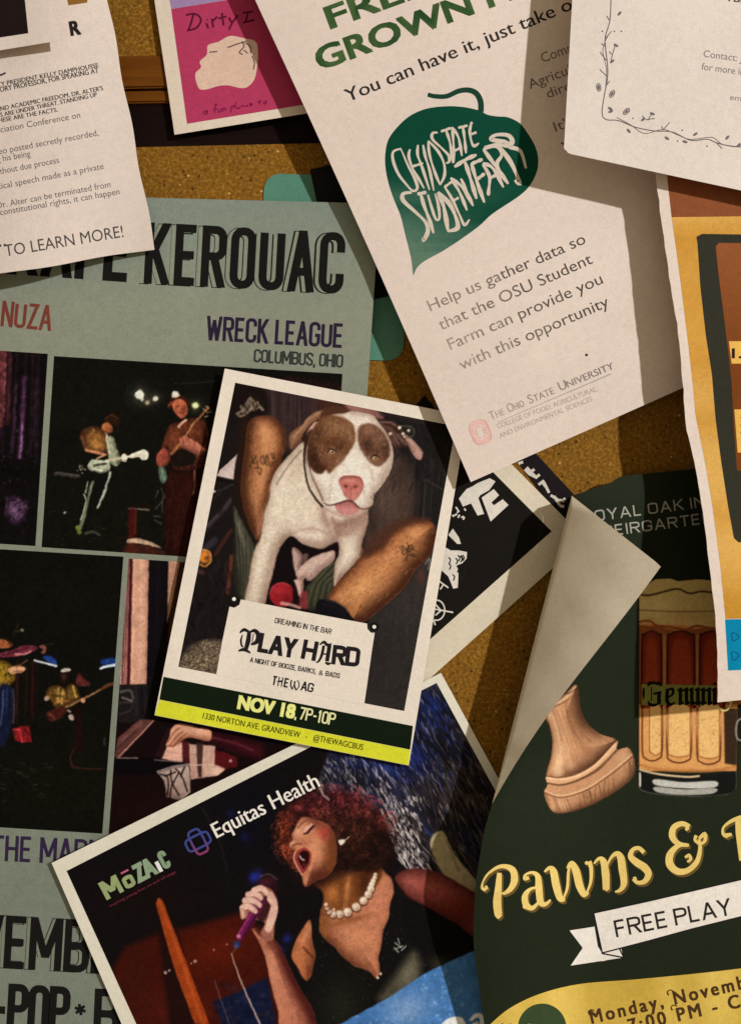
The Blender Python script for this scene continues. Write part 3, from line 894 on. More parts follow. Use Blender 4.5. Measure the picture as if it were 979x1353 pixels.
p.fill(qz([(533, 510), (556, 508), (570, 545), (562, 574), (544, 572), (534, 545)]), (86, 104, 88), 2); p.line(qz([(548, 515), (556, 565)]), 1.4, (140, 156, 138), 1.3, .6, False)
p.fill(qz([(574, 244), (586, 205), (612, 186), (645, 192), (666, 215), (674, 250), (655, 225), (620, 212), (600, 222), (590, 252)]), (66, 30, 19), 1.8)
p.fill(qz([(592, 228), (612, 208), (646, 216), (660, 250), (656, 278), (634, 292), (612, 276), (598, 254)]), (176, 92, 62), 1.8); p.blob(*qz([(645, 262)])[0], 3.5, 7, (110, 52, 36), .75); p.line(qz([(610, 240), (625, 238)]), 1.2, (80, 34, 24), 1.2, .8, False); p.line(qz([(622, 268), (636, 272)]), 1.1, (90, 36, 28), 1.2, .7, False); p.line(qz([(606, 250), (612, 262)]), 1, (120, 58, 40), 1.2, .7, False)
p.line(qz([(576, 240), (590, 222)]), 3, (160, 84, 60), 1.8, .7, False)
p.dot(*qz([(606, 186)])[0], 4.6, (238, 230, 212), 1.8); p.line(qz([(594, 196), (622, 190)]), 2.5, (220, 196, 172), 1.5, .8, False)
p.line(qz([(620, 328), (634, 312), (652, 300)]), 3.4, (206, 164, 140), 1.6, .9)
p.line(qz([(590, 448), (640, 388), (690, 312), (752, 246)]), [4, 3, 2.6, 2.8], (146, 92, 54), 1.3); p.line(qz([(640, 384), (690, 308)]), .9, (200, 150, 104), 1.1, .7, False)
for a in ([(730, 250), (742, 262)], [(742, 240), (756, 252)], [(748, 268), (764, 262)], [(736, 286), (752, 282)]): p.line(qz(a), 1.8, (170, 136, 100), 1.2, .8, False)
HD = qz([(624, 386), (648, 370), (678, 384), (716, 410), (738, 432), (712, 452), (668, 436), (636, 420)])
p.fill(HD, (184, 108, 86), 1.7); p.rim(HD, (98, 46, 36), 4, .7, 0, 1)
for a in ([(634, 378), (646, 402)], [(650, 374), (660, 398)], [(664, 380), (672, 400)]): p.line(qz(a), 1.1, (110, 54, 42), 1.2, .8, False)
# stage floor
p.line(qz([(400, 688), (490, 696)]), 1.8, (150, 134, 116), 1.4, .85, False)
p.line(qz([(415, 700), (412, 890)]), 9, (96, 22, 18), 4, .9, False); p.line(qz([(432, 700), (430, 800)]), 2.5, (140, 44, 36), 2, .6, False)
p.fill(qz([(395, 826), (440, 820), (500, 836), (545, 862), (520, 858), (440, 842), (400, 842)]), (178, 146, 120), 1.6); p.fill(qz([(395, 842), (450, 846), (520, 862), (560, 890), (390, 890)]), (92, 38, 28), 3, .8)
for a in ([(545, 600), (560, 640)], [(520, 690), (548, 660)], [(515, 740), (545, 755)], [(530, 610), (520, 640)], [(552, 640), (548, 700)], [(510, 720), (540, 725)]): p.line(qz(a), 1.8, (104, 112, 96), 1.5, .6, False)
for k in range(50): x, y = qz([(rs.uniform(60, 560), rs.uniform(700, 880))])[0]; p.line([(x, y), (x + rs.uniform(-3, 5), y + rs.uniform(-1, 1))], 1.1, (74, 66, 50), 1.3, .45, False)
p.line([(380, 500), (450, 512)], 8, (60, 26, 24), 6, .6, False)
p.wob = .7; p.mottle(.12, 4, 42); p.mottle(.08, 2, 3, 2)
p.mesh('stage_photo', [(72, 470.5), (452.5, 494), (437, 748), (55.5, 723)], Hk, ks, 1.0, 1.0)

z2 = lambda a: zm(a, 5.153, 0, 800)
p = Paint(-215, 700, 168, 1108, (19, 18, 12))
p.blob(80, 1040, 120, 50, (26, 22, 11), .8); p.blob(90, 790, 60, 40, (23, 23, 15), .7)
for k in range(80): p.blob(rs.uniform(-20, 165), rs.uniform(735, 1095), rs.uniform(3, 10), rs.uniform(3, 10), [(28, 26, 17), (12, 12, 8)][k % 2], .3)
for k in range(16):
    x = rs.uniform(20, 50); p.line([(x, rs.uniform(870, 890)), (x - rs.uniform(0, 3), rs.uniform(930, 960))], rs.uniform(1, 2.6), [(62, 20, 20), (40, 13, 13), (78, 34, 30)][k % 3], 2, .6, False)
p.fill(z2([(520, 690), (560, 690), (565, 1000), (510, 1010)]), (44, 13, 12), 5, .8, False); p.line(z2([(505, 975), (482, 1045), (500, 1095), (560, 1108), (720, 1112)]), [1.2, 2, 2.6, 1.6, 1.2], (104, 46, 38), 1.6, .7)
p.fill(z2([(0, 232), (40, 232), (75, 250), (88, 278), (40, 292), (0, 288)]), (156, 86, 52), 2); p.line(z2([(60, 238), (84, 280)]), 2, (60, 26, 18), 1.6, .8, False)
p.line(z2([(95, 200), (110, 165), (130, 130)]), 2, (70, 52, 40), 2, .6); p.dot(*z2([(155, 170)])[0], 2.2, (170, 160, 144), 1.6, .8); p.line(z2([(110, 180), (160, 165)]), 1.6, (96, 76, 62), 1.6, .7, False)
pk_ = p.fill(z2([(95, 300), (140, 280), (200, 268), (262, 288), (226, 314), (150, 340), (60, 352), (0, 352), (0, 326)]), (124, 48, 64), 2); p.line(z2([(110, 330), (165, 332), (210, 312)]), 2.4, (196, 130, 130), 1.5, .8); p.line(z2([(20, 340), (100, 318), (200, 282)]), 2, (86, 26, 40), 2, .7)
p.fill(z2([(268, 280), (300, 268), (318, 284), (314, 318), (296, 330), (280, 320), (296, 300)]), (142, 84, 72), 1.8); p.line(z2([(325, 262), (372, 262)]), 1.6, (80, 52, 40), 1.5, .6, False)
yg = p.fill(z2([(0, 388), (50, 386), (92, 420), (106, 470), (98, 520), (56, 548), (0, 552)]), (154, 120, 36), 2.4); p.rim(z2([(-40, 388), (50, 386), (92, 420), (106, 470), (98, 520), (56, 548), (-40, 552)]), (92, 64, 18), 5, .8)
for k in range(18): x, y = z2([(rs.uniform(0, 90), rs.uniform(400, 540))])[0]; p.dot(x, y, rs.uniform(.7, 1.8), (66, 40, 14), 1.5, .7)
p.fill(z2([(58, 432), (105, 412), (160, 416), (174, 436), (150, 456), (100, 466), (70, 462)]), (196, 144, 108), 1.8); p.line(z2([(90, 455), (155, 446)]), 1.3, (120, 76, 54), 1.3, .7, False); p.line(z2([(120, 416), (188, 374)]), 2.2, (110, 66, 44), 1.5, .9, False)
je = p.fill(z2([(0, 562), (84, 566), (92, 650), (82, 800), (58, 900), (0, 950)]), (27, 33, 66), 3)
for a, c in (([(25, 580), (18, 720), (5, 820)], (96, 108, 150)), ([(50, 570), (46, 700)], (60, 70, 110)), ([(92, 572), (98, 690), (92, 800)], (112, 92, 100)), ([(70, 600), (64, 780)], (14, 18, 40))): p.line(z2(a), 1.8, c, 1.8, .7)
rb_ = p.fill(z2([(90, 836), (150, 822), (204, 822), (222, 930), (165, 934), (108, 924)]), (150, 30, 36), 1.8, 1, False); p.line(z2([(98, 845), (140, 850), (150, 930)]), 2, (206, 70, 66), 1.6, .7); p.line(z2([(165, 830), (200, 880)]), 3, (96, 16, 22), 2, .7, False)
p.fill(z2([(292, 350), (340, 342), (384, 374), (384, 402), (330, 384)]), (36, 66, 142), 2.2); p.line(z2([(238, 374), (300, 390), (384, 412)]), [2.4, 2, 3.2], (222, 224, 232), 1.4)
p.fill(z2([(690, 372), (760, 356), (806, 372), (806, 402), (700, 402)]), (28, 60, 130), 2.6); p.line(z2([(688, 426), (730, 412), (800, 404)]), [2.6, 3.2, 3.4], (206, 220, 240), 1.4)
p.fill(z2([(520, 500), (545, 460), (575, 500), (618, 528), (590, 545), (530, 545)]), (116, 46, 44), 2.4, .9); p.line(z2([(560, 545), (612, 548)]), 1.5, (150, 80, 70), 1.5, .6, False)
p.fill(z2([(400, 470), (420, 440), (470, 440), (484, 480), (490, 560), (460, 590), (400, 560)]), (26, 15, 12), 2.4); p.blob(*z2([(438, 486)])[0], 4, 5, (104, 62, 42), .8); p.fill(z2([(418, 452), (432, 432), (470, 428), (486, 438), (470, 450)]), (202, 190, 176), 1.6)
SHT = z2([(318, 612), (338, 562), (382, 545), (412, 548), (440, 566), (466, 548), (496, 536), (520, 556), (546, 622), (522, 650), (470, 668), (420, 702), (378, 690), (352, 650)])
st_ = p.fill(SHT, (136, 100, 40), 2); p.rim(SHT, (74, 44, 18), 6, .7)
for a, c in (([(400, 560), (396, 660)], (190, 160, 84)), ([(430, 575), (424, 670)], (196, 164, 90)), ([(500, 550), (520, 620)], (206, 172, 84)), ([(360, 580), (372, 660)], (96, 60, 24)), ([(350, 610), (430, 620)], (100, 60, 30)), ([(452, 560), (460, 640)], (60, 34, 18)), ([(380, 660), (460, 650)], (180, 110, 60))): p.line(z2(a), 2.4, c, 1.8, .75, False, st_)
p.dot(*z2([(322, 632)])[0], 3.2, (186, 150, 128), 1.6, .9)
p.fill(z2([(318, 730), (352, 716), (385, 700), (440, 690), (452, 730), (385, 780), (342, 786)]), (88, 34, 28), 2.2); p.line(z2([(345, 740), (375, 770)]), 3, (130, 66, 52), 2, .7, False); p.line(z2([(380, 780), (430, 760)]), 2, (70, 40, 26), 1.8, .7, False)
p.line(z2([(455, 690), (520, 660), (600, 620), (690, 572)]), [4, 3, 2.6, 2.6], (148, 104, 64), 1.4); p.line(z2([(692, 570), (730, 546), (784, 532)]), [3, 5, 4], (116, 66, 42), 1.6); p.dot(*z2([(568, 644)])[0], 3.4, (190, 130, 98), 1.6)
p.line(z2([(468, 715), (482, 722)]), 3, (170, 140, 126), 1.6, .9, False); p.fill(z2([(468, 750), (494, 744), (506, 776), (484, 780)]), (190, 166, 156), 1.6, .9)
for k in range(26): p.line([(x := rs.uniform(-20, 62), y := rs.uniform(1005, 1060)), (x + rs.uniform(3, 9), y + rs.uniform(-1, 3))], 1.3, (78, 78, 70), 1.5, .5, False)
p.line(z2([(712, 905), (716, 950)]), 2, (80, 80, 76), 1.6, .7, False)
p.wob = .7; p.mottle(.12, 4, 44); p.mottle(.1, 2, 5, 2)
p.mesh('stage_photo', [(-225, 712), (163.5, 735.5), (135.6, 1101.5), (-245, 1078)], Hk, ks, 1.0, 1.1)

z5 = lambda a: zm(a, 4.025, 135, 730)
p = Paint(135, 725, 450, 1125, (28, 12, 12))
def band(a, b, c, d, col, f=1.2, al=1.0): p.fill(z5([(a, 10), (b, 10), (d, 702), (c, 702)]), col, f, al, False)
band(110, 262, 88, 238, (198, 146, 122)); band(110, 150, 88, 120, (104, 56, 58)); band(146, 158, 122, 132, (150, 96, 86)); band(150, 165, 132, 150, (84, 26, 32)); band(118, 126, 96, 102, (196, 160, 144)); band(136, 140, 112, 116, (186, 128, 118))
band(172, 178, 156, 162, (222, 172, 146), 2, .7); band(205, 222, 190, 206, (212, 162, 136), 3, .7); band(238, 250, 226, 238, (168, 118, 98), 2, .7)
p.fill(z5([(250, 20), (356, 20), (345, 400), (290, 780), (250, 960), (236, 960), (238, 700)]), (22, 14, 20), 1.4, 1, False); p.line(z5([(300, 60), (290, 500)]), 5, (34, 24, 34), 4, .6, False)
p.fill(z5([(354, 30), (436, 30), (380, 240), (348, 380)]), (176, 128, 104), 1.4, 1, False); p.fill(z5([(418, 30), (470, 30), (380, 470), (346, 480), (372, 270)]), (78, 48, 30), 2, 1, False)
p.fill(z5([(86, 704), (242, 700), (250, 900), (90, 905)]), (40, 33, 34), 1.6, 1, False)
for a, w, c in (([(100, 740), (150, 735), (165, 775)], 5, (120, 112, 106)), ([(110, 770), (160, 790)], 4, (150, 142, 134)), ([(95, 800), (170, 796)], 2, (110, 90, 86)), ([(95, 860), (150, 840), (165, 810)], 3, (90, 70, 70)), ([(180, 720), (185, 860)], 6, (60, 48, 50)), ([(210, 715), (215, 880)], 5, (24, 18, 22))): p.line(z5(a), w / 1.6, c, 2.4, .7)
LD = z5([(66, 1088), (84, 985), (200, 888), (276, 892), (190, 990), (100, 1086)]); p.fill(LD, (104, 60, 56), 1.6, 1, False); p.line(z5([(90, 1086), (190, 985), (274, 894)]), 1.7, (180, 124, 112), 1.3, .9); p.line(z5([(110, 1000), (205, 910)]), 5, (134, 84, 78), 4, .6, False); p.line(z5([(75, 1050), (190, 940)]), 3, (70, 36, 36), 3, .6, False)
p.fill(z5([(60, 1100), (180, 1090), (330, 1098), (440, 1108), (330, 1150), (290, 1185), (60, 1180)]), (13, 8, 11), 1.8, 1, False); p.line(z5([(80, 1092), (190, 1094)]), 1.6, (170, 140, 132), 1.3, .8, False); p.line(z5([(280, 1104), (420, 1112)]), 1.6, (150, 122, 118), 1.3, .8, False)
p.fill(z5([(286, 1080), (345, 930), (372, 930), (320, 1096)]), (52, 22, 26), 2, .9, False)
p.fill(z5([(318, 1096), (358, 1004), (432, 1012), (430, 1112), (380, 1108)]), (208, 158, 138), 1.5, 1, False); p.line(z5([(345, 1060), (425, 1070)]), 1.2, (170, 116, 100), 1.4, .6, False)
p.fill(z5([(425, 1000), (470, 1010), (470, 1130), (430, 1112)]), (92, 30, 34), 2, 1, False)
p.fill(z5([(465, 1018), (602, 1030), (602, 1125), (660, 1150), (615, 1188), (470, 1208)]), (184, 144, 128), 1.5, 1, False); p.fill(z5([(500, 1010), (538, 1012), (530, 1196), (512, 1196)]), (66, 40, 38), 2, .9, False); p.line(z5([(470, 1130), (600, 1130)]), 1.4, (226, 190, 168), 1.4, .8, False); p.line(z5([(470, 1070), (500, 1074)]), 1.2, (130, 92, 82), 1.3, .7, False); p.fill(z5([(540, 1134), (655, 1150), (612, 1186), (545, 1190)]), (214, 172, 150), 2, .9, False)
p.fill(z5([(600, 1050), (650, 1062), (720, 1090), (720, 1140), (655, 1152), (602, 1128)]), (104, 20, 26), 2, 1, False); p.dot(*z5([(684, 1108)])[0], 2, (190, 170, 170), 1.5, .8)
SV = z5([(572, 955), (640, 960), (805, 1000), (860, 1020), (860, 1110), (740, 1080), (572, 1012)]); sv_ = p.fill(SV, (84, 20, 30), 1.8); p.rim(SV, (36, 8, 14), 7, .8); p.line(z5([(590, 985), (700, 1012), (800, 1050)]), 3, (134, 56, 66), 3, .6, True, sv_); p.line(z5([(600, 1000), (720, 1050)]), 2, (50, 10, 18), 2, .6, False, sv_)
HN = z5([(342, 1026), (358, 980), (372, 934), (402, 914), (440, 916), (500, 930), (578, 948), (574, 1002), (510, 992), (462, 984), (425, 1000), (398, 1024), (372, 1036)]); hn_ = p.fill(HN, (212, 150, 120), 1.7); p.rim(HN, (128, 70, 54), 5, .75, 0, 1); p.blob(*z5([(500, 950)])[0], 16, 5, (228, 172, 142), .6, 10, hn_)
for a in ([(358, 1030), (400, 975), (430, 952)], [(380, 1034), (420, 985), (452, 962)], [(352, 1005), (385, 955), (410, 935)], [(404, 1022), (440, 985)]): p.line(z5(a), 1.5, (134, 72, 54), 1.5, .85, True)
ST = z5([(292, 1165), (380, 1135), (462, 1122), (468, 1200), (470, 1275), (420, 1320), (345, 1300), (330, 1215)]); p.fill(ST, (188, 164, 150), 1.5, 1, False); p.line(z5([(300, 1168), (380, 1142), (460, 1128)]), 4, (130, 116, 112), 1.6, .9)
for a in ([(312, 1180), (350, 1200), (350, 1290)], [(365, 1160), (372, 1220), (410, 1290)], [(395, 1150), (430, 1200), (452, 1270)], [(410, 1170), (372, 1240), (362, 1300)], [(335, 1190), (392, 1168)], [(440, 1140), (420, 1190)]): p.line(z5(a), 2.0, (34, 20, 20), 1.4, .9)
p.blob(200, 1070, 70, 40, (40, 13, 13), .6)
p.wob = .5; p.mottle(.08, 10, 46); p.mottle(.06, 2, 6, 2)
p.mesh('stage_photo', [(170.6, 738), (430, 755), (406, 1118), (144, 1101.5)], Hk, ks, 1.0, 1.0)
# ================================================================ typed white flyer, upper left
tl = thing('flyer', 'typed white flyer of small slanted text ending in a larger line, upper left', 'flyer', (60, 200, 30))
def Ht(x, y):
    x = np.asarray(x, float); y = np.asarray(y, float)
    return 17 + 30 * sst(205, 0, x + 0.12 * (y - 329)) + 2.0 * np.sin(y / 60.0)
def wt_(gx, gy, u, v): return gx + 1.2 * np.sin(v * 23) * u, gy + 1.0 * np.sin(u * 19 + 1) * v
WHITE = (204, 187, 175)
sheet('paper', [(-326, -26), (124, -99), (205.5, 329), (-245, 402)], Ht, WHITE, tl, None, 60, wt_)
TX = (66, 60, 58)
lines_b = [("SITY PRESIDENT KELLY DAMPHOUSSE", (-8, 116), (131, 88.5), 5.8), ("TORY PROFESSOR, FOR SPEAKING AT", (-4, 122.5), (131, 96), 6.8),
           ("AND ACADEMIC FREEDOM. DR. ALTER'S", (-4, 147.5), (137, 119), 5.8), ("TS ARE UNDER THREAT. STANDING UP", (-3, 155.5), (129, 127.5), 5.8), ("THESE ARE THE FACTS.", (-6, 163), (77, 147.5), 5.8)]
I = Ink()
for b_, a, e, cp in lines_b: I.text(b_, a, e, cp, (46, 40, 40), 0, 0.022)
I.build('bold_text', Ht, tl)
I = Ink()
for b_, a, e in (("Association Conference on", (-22, 179.5), (107, 155.5)), ("video posted secretly recorded,", (-14, 206.5), (131, 179)), ("g his being", (-3, 214.5), (41, 206.5)), ("without due process", (-9, 232), (79, 215)), ("political speech made as a private", (-18, 253.5), (138, 223)),
                 ("Dr. Alter can be terminated from", (-3, 275.5), (147, 247)), ("constitutional rights, it can happen", (1, 284.5), (159, 256.5))):
    I.text(b_, a, e, 8.2, (98, 90, 88), 0, 0.004)
I.build('body_text', Ht, tl)
I = Ink(); I.text("TO LEARN MORE!", (8, 339), (164, 313), 15.5, (72, 66, 66), 0, 0.002)
I.disc(1, 324.5, 1.6, TX, .1); I.disc(7, 323.5, 1.6, TX, .1)
I.build('closing_line', Ht, tl)
I = Ink(); I.text("R", (95, 47), (107, 45), 18.5, (34, 30, 30), 0, 0.05)
I.build('large_letter', Ht, tl)
I = Ink(); I.ribbon(cat([(-4, 99), (2, 99), (8, 96)], 3), 2.5, (50, 46, 46), 0); I.build('letter_stub', Ht, tl)
I = Ink(); I.poly([(88, -6), (118, -11), (115.5, 3.5), (91, 7)], (128, 88, 38), 0)
I.build('brown_mark', Ht, tl)

ov = thing('flyer', 'white sheet carrying a black picture, overlapping the typed flyer in the top left corner', 'flyer', (20, 20, 66))
Ho = lambda x, y: Ht(x, y) + 15 + 3 * sst(20, 80, x)
sheet('paper', [(-180, -90), (63, -130), (79.5, 53.5), (-150, 91)], Ho, (206, 189, 177), ov, None, 26)
I = Ink(); I.quad([(-150, -100), (20, -128), (38, 43.8), (-140, 71)], (30, 20, 19), 0, 16)
I.build('black_picture', Ho, ov)

# ================================================================ white sheet with the green leaf
fm = thing('flyer', 'large white sheet with a dark green leaf emblem and green capitals, hanging slanted', 'flyer', (620, 300, 40))
def Hf(x, y):
    x = np.asarray(x, float); y = np.asarray(y, float)
    return 38 - 12 * sst(560, 900, x) + 1.8 * np.sin((x * .42 + y) / 130.0)
def wf(gx, gy, u, v):
    bow = np.sin(np.pi * np.clip((gy + 40) / 700, 0, 1)) * (1 - u)
    return gx + 3.0 * bow, gy - 1.0 * bow
FW = (206, 188, 175)
sheet('paper', [(242, -212), (717, -423), (1096, 426), (621.5, 637)], Hf, FW, fm, None, 64, wf)
nz = np.random.RandomState(3).rand(80, 80)
def blot(x, y, s=9.0):
    x = np.asarray(x, float) / s; y = np.asarray(y, float) / s
    xi, yi = np.floor(x).astype(int), np.floor(y).astype(int); fx, fy = x - xi, y - yi
    g = lambda a, b: nz[a % 80, b % 80]
    return (g(yi, xi) * (1 - fx) + g(yi, xi + 1) * fx) * (1 - fy) + (g(yi + 1, xi) * (1 - fx) + g(yi + 1, xi + 1) * fx) * fy
def mixc(a, b, t): return np.asarray(a, float) * (1 - t) + np.asarray(b, float) * t
def grn(x, y): return mixc((34, 62, 34), (74, 96, 52), float(np.clip(blot(x, y, 14) * 1.2 - .1, 0, 1)))
I = Ink(); I.text("FREE", (438, 37.5), (566, -9.5), 29, grn, 0, 0.05); I.build('headline', Hf, fm, maxlen=7)
I = Ink(); I.text("GROWN PR", (424, 92.5), (702, -10.5), 29, grn, 0, 0.05); I.build('headline', Hf, fm, maxlen=7)
I = Ink(); I.text("You can have it, just take o", (460, 135), (757, 12), 17.5, (44, 38, 36), 0, 0.014); I.build('subtitle', Hf, fm)
I = Ink()
for b_, a, e in (("Community", (717, 83), (796, 53)), ("Agriculture", (700, 118), (789, 84)), ("directly", (724, 130), (785, 107)), ("It's", (734, 174), (758, 165)), (",", (741, 191), (745, 189))):
    I.text(b_, a, e, 13, (104, 94, 90), 0, 0.006)
I.build('small_text', Hf, fm)
def fade(x, y):
    t = float(np.clip((x - 566) / 150 * .55 - (y - 400) / 300 + .30 + (blot(x, y, 11) - .5) * .5, 0, 1))
    return mixc((176, 154, 142), (74, 64, 58), t)
I = Ink()
for b_, a, e in (("Help us gather data so", (569, 411.5), (774.5, 321)), ("that the OSU Student", (583, 436.5), (783.5, 347.5)), ("Farm can provide you", (595.5, 462.5), (797, 374)), ("with this opportunity", (610, 489), (805.5, 404))):
    I.text(b_, a, e, 15.2, fade, 0, 0.007)
I.build('body_text', Hf, fm, maxlen=5)

lf = [(592, 160), (640, 185), (700, 195), (760, 200), (830, 235), (880, 300), (920, 370), (938, 440), (930, 520), (890, 600), (830, 660), (740, 720), (660, 775), (590, 840), (480, 920), (380, 985), (280, 1040), (230, 1080), (205, 1127), (200, 1090), (190, 1020), (160, 900), (130, 780), (90, 680), (60, 590), (42, 500), (40, 420), (55, 340), (100, 270), (180, 195), (280, 150), (400, 135), (500, 140)]
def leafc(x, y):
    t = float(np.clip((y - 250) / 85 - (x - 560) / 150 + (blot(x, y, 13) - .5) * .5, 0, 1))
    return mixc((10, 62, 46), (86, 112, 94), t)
zl = lambda a: zm(a, 4.45, 500, 110)
I = Ink()
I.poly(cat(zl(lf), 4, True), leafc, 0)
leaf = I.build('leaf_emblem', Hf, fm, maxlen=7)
I = Ink(); I.ribbon(cat(zl([(290, 66), (330, 76), (400, 76), (470, 46), (530, 40), (575, 60), (600, 108), (602, 168)]), 5), [5.5, 6, 6.5, 7, 7.5, 7.5], (24, 56, 44), 0)
I.build('stem', Hf, leaf, lv=1.6)
I = Ink(); IV = (196, 180, 164)
LT = [
 [[(130, 385), (88, 402), (85, 450), (115, 530), (160, 590), (200, 632), (228, 618), (215, 565), (172, 480), (140, 405)]],
 [[(185, 388), (178, 430), (200, 500), (235, 560), (268, 618)], [(232, 362), (230, 420), (255, 490), (300, 628)], [(196, 490), (262, 470)]],
 [[(262, 362), (275, 430), (300, 510), (325, 632)]],
 [[(292, 340), (300, 420), (330, 520), (362, 598)], [(292, 338), (350, 400), (384, 470), (388, 540), (362, 598)]],
 [[(348, 290), (318, 294), (318, 330), (370, 380), (412, 425), (415, 460), (396, 470)]],
 [[(366, 284), (428, 262)], [(396, 275), (420, 350), (436, 470)]],
 [[(432, 258), (440, 350), (442, 468)], [(432, 258), (470, 320), (490, 428)], [(440, 400), (482, 380)]],
 [[(468, 262), (524, 248)], [(496, 256), (506, 330), (514, 412)]],
 [[(546, 232), (536, 290), (556, 366), (590, 352)], [(540, 238), (552, 230)], [(545, 300), (576, 288)]],
 [[(196, 642), (146, 650), (146, 690), (215, 755), (275, 815), (290, 870), (266, 922), (262, 905)]],
 [[(228, 652), (282, 640)], [(248, 650), (268, 720), (298, 800), (324, 882)]],
 [[(290, 655), (312, 730), (338, 800), (358, 790), (350, 710), (332, 648)]],
 [[(350, 640), (384, 730), (408, 868)], [(350, 640), (410, 700), (450, 775), (464, 850), (404, 870)]],
 [[(388, 608), (432, 680), (474, 770), (505, 832), (535, 800)], [(386, 612), (432, 578)], [(440, 690), (472, 672)]],
 [[(424, 556), (476, 640), (520, 748)], [(424, 556), (490, 610), (556, 722)], [(484, 560), (520, 640), (556, 722)]],
 [[(446, 492), (510, 450), (576, 420)], [(508, 462), (540, 560), (576, 680)]],
 [[(546, 470), (572, 560), (622, 702)], [(546, 474), (612, 446)], [(578, 566), (624, 530)]],
 [[(612, 476), (652, 550), (646, 640), (654, 656)], [(612, 470), (672, 500), (734, 612)], [(648, 560), (690, 540)]],
 [[(616, 388), (690, 490), (762, 592)], [(616, 388), (690, 368), (724, 420), (694, 486), (762, 592)]],
 [[(710, 372), (780, 470), (826, 580), (800, 570)], [(622, 378), (700, 360), (756, 366), (740, 346), (662, 330), (690, 304), (760, 306), (786, 340), (772, 372), (834, 400), (866, 500)]],
]
WD = {9: 3.8, 10: 3.6, 12: 4.2, 14: 3.0, 15: 3.8, 16: 3.6, 17: 3.4, 18: 3.8, 19: 4.4}
for i, g in enumerate(LT):
    for j, a in enumerate(g):
        w = WD.get(i, 2.7) * 1.18
        I.ribbon(cat(zl(a), 6), [w * .7, w * 1.3, w * .8, w * 1.35, w * .55], IV, 0.08 * j + 0.02 * (i % 3), closed=(i == 0))
I.build('lettering', Hf, leaf, lv=2.2)

I = Ink(); zf = lambda x, y: (x / 3.06 + 500, y / 3.06 + 260)
f2 = lambda x, y: mixc((168, 148, 138), (112, 100, 96), float(np.clip((x - 650) / 150 + (blot(x, y, 8) - .5) * .5, 0, 1)))
for b_, a, e, cp in (("T", (455, 905), (478, 895), 12), ("HE", (480, 894), (512, 880), 9), ("O", (527, 874), (552, 863), 12), ("HIO", (554, 862), (592, 846), 9), ("S", (612, 838), (630, 830), 12), ("TATE", (632, 829), (712, 795), 9), ("U", (735, 785), (764, 773), 12), ("NIVERSITY", (766, 772), (953, 694), 9)):
    I.text(b_, zf(*a), zf(*e), cp, f2, 0, 0.012)
I.ribbon([zf(482, 912), zf(940, 716)], .8, f2, 0)
for b_, a, e in (("COLLEGE OF FOOD, AGRICULTURAL,", (483, 938), (886, 784)), ("AND ENVIRONMENTAL SCIENCES", (492, 976), (866, 824))):
    I.text(b_, zf(*a), zf(*e), 6.5, (166, 146, 136), 0, 0)
I.build('institution_name', Hf, fm, maxlen=5)
I = Ink(); cx_, cy_ = 634.5, 571
def sq(a, b, n=28):
    o = []
    for i in range(n):
        t = 2 * math.pi * i / n
        x = a * math.copysign(abs(math.cos(t)) ** .6, math.cos(t)); y = b * math.copysign(abs(math.sin(t)) ** .6, math.sin(t))
        c, s_ = math.cos(-.38), math.sin(-.38); o.append((cx_ + x * c - y * s_, cy_ + x * s_ + y * c))
    return o
I.ribbon(sq(9.5, 12.5), 4.6, (214, 168, 158), 0, True); I.ribbon(sq(5, 7.5), 1.4, (208, 164, 154), .3, True); I.ribbon(sq(12.6, 15.8), 1.0, (206, 146, 138), .3, True)
I.build('round_seal', Hf, fm)
I = Ink(); I.disc(774.5, 469, 1.9, (50, 42, 40)); I.build('ink_spot', Hf, fm)

# ================================================================ yellow and brown sheet, right edge
mn = thing('poster', 'mustard and brown sheet with wavy white left edge and a blue block', 'poster', (960, 560, 75))
def Hm(x, y):
    x = np.asarray(x, float); y = np.asarray(y, float)
    return 64 + 22 * sst(500, 760, y) + 3.0 * np.sin(y / 62.0) - 6 * sst(930, 1250, x)
ex = [(862, 190), (865, 228), (874, 295), (882, 355), (893.6, 425), (902.7, 515), (903.6, 540), (906.6, 570), (917, 608), (928.8, 682), (936, 741), (943.5, 806), (947.4, 859), (947.4, 928)]
ey = np.array([b for a, b in ex]); exx = np.array([a for a, b in ex])
def edge(y): return np.interp(y, ey, exx)
n_, m_ = 110, 30
v = np.linspace(0, 1, n_)[:, None] * np.ones((1, m_)); u = np.ones((n_, 1)) * np.linspace(0, 1, m_)[None, :]
gy0 = 190 + v * (928 - 190)
rg = np.random.RandomState(4)
jit = np.interp(gy0, np.linspace(190, 928, 60), rg.uniform(-.7, .7, 60))
gx0 = edge(gy0) + jit + u * 360
gy1 = gy0 - (gx0 - edge(gy0)) * (0.10 * v - .03 * (1 - v))
slab('paper', gx0, gy1, Hm(gx0, gy1), (210, 192, 178), PAPER, mn)
def wav(y, off): return np.interp(y, ey, exx) + off
def side(ys, off): return [(float(wav(y, off)), y) for y in ys]
inn = [(880.7, 215), (880.7, 232), (887, 288), (893.6, 334), (901, 391), (909, 456), (916, 520), (918.4, 549), (928.8, 599), (940.6, 667), (951, 747), (958, 818)]
ix = lambda y: float(np.interp(y, [b for a, b in inn], [a for a, b in inn]))
MUS = (216, 166, 76)
def musc(x, y): return mixc((204, 156, 80), (182, 126, 42), float(np.clip(blot(x, y, 40) * 1.6 - .3, 0, 1)))
I = Ink(); ys = np.linspace(287, 818, 40)
I.strip([(ix(y), y) for y in ys], [(1180, y - .04 * (1180 - ix(y))) for y in ys], musc, 0)
I.build('mustard_panel', Hm, mn)
I = Ink(); ys = np.linspace(205, 287, 8)
I.strip([(ix(y), y) for y in ys], [(1180, y + 6) for y in ys], (128, 72, 42), 0)
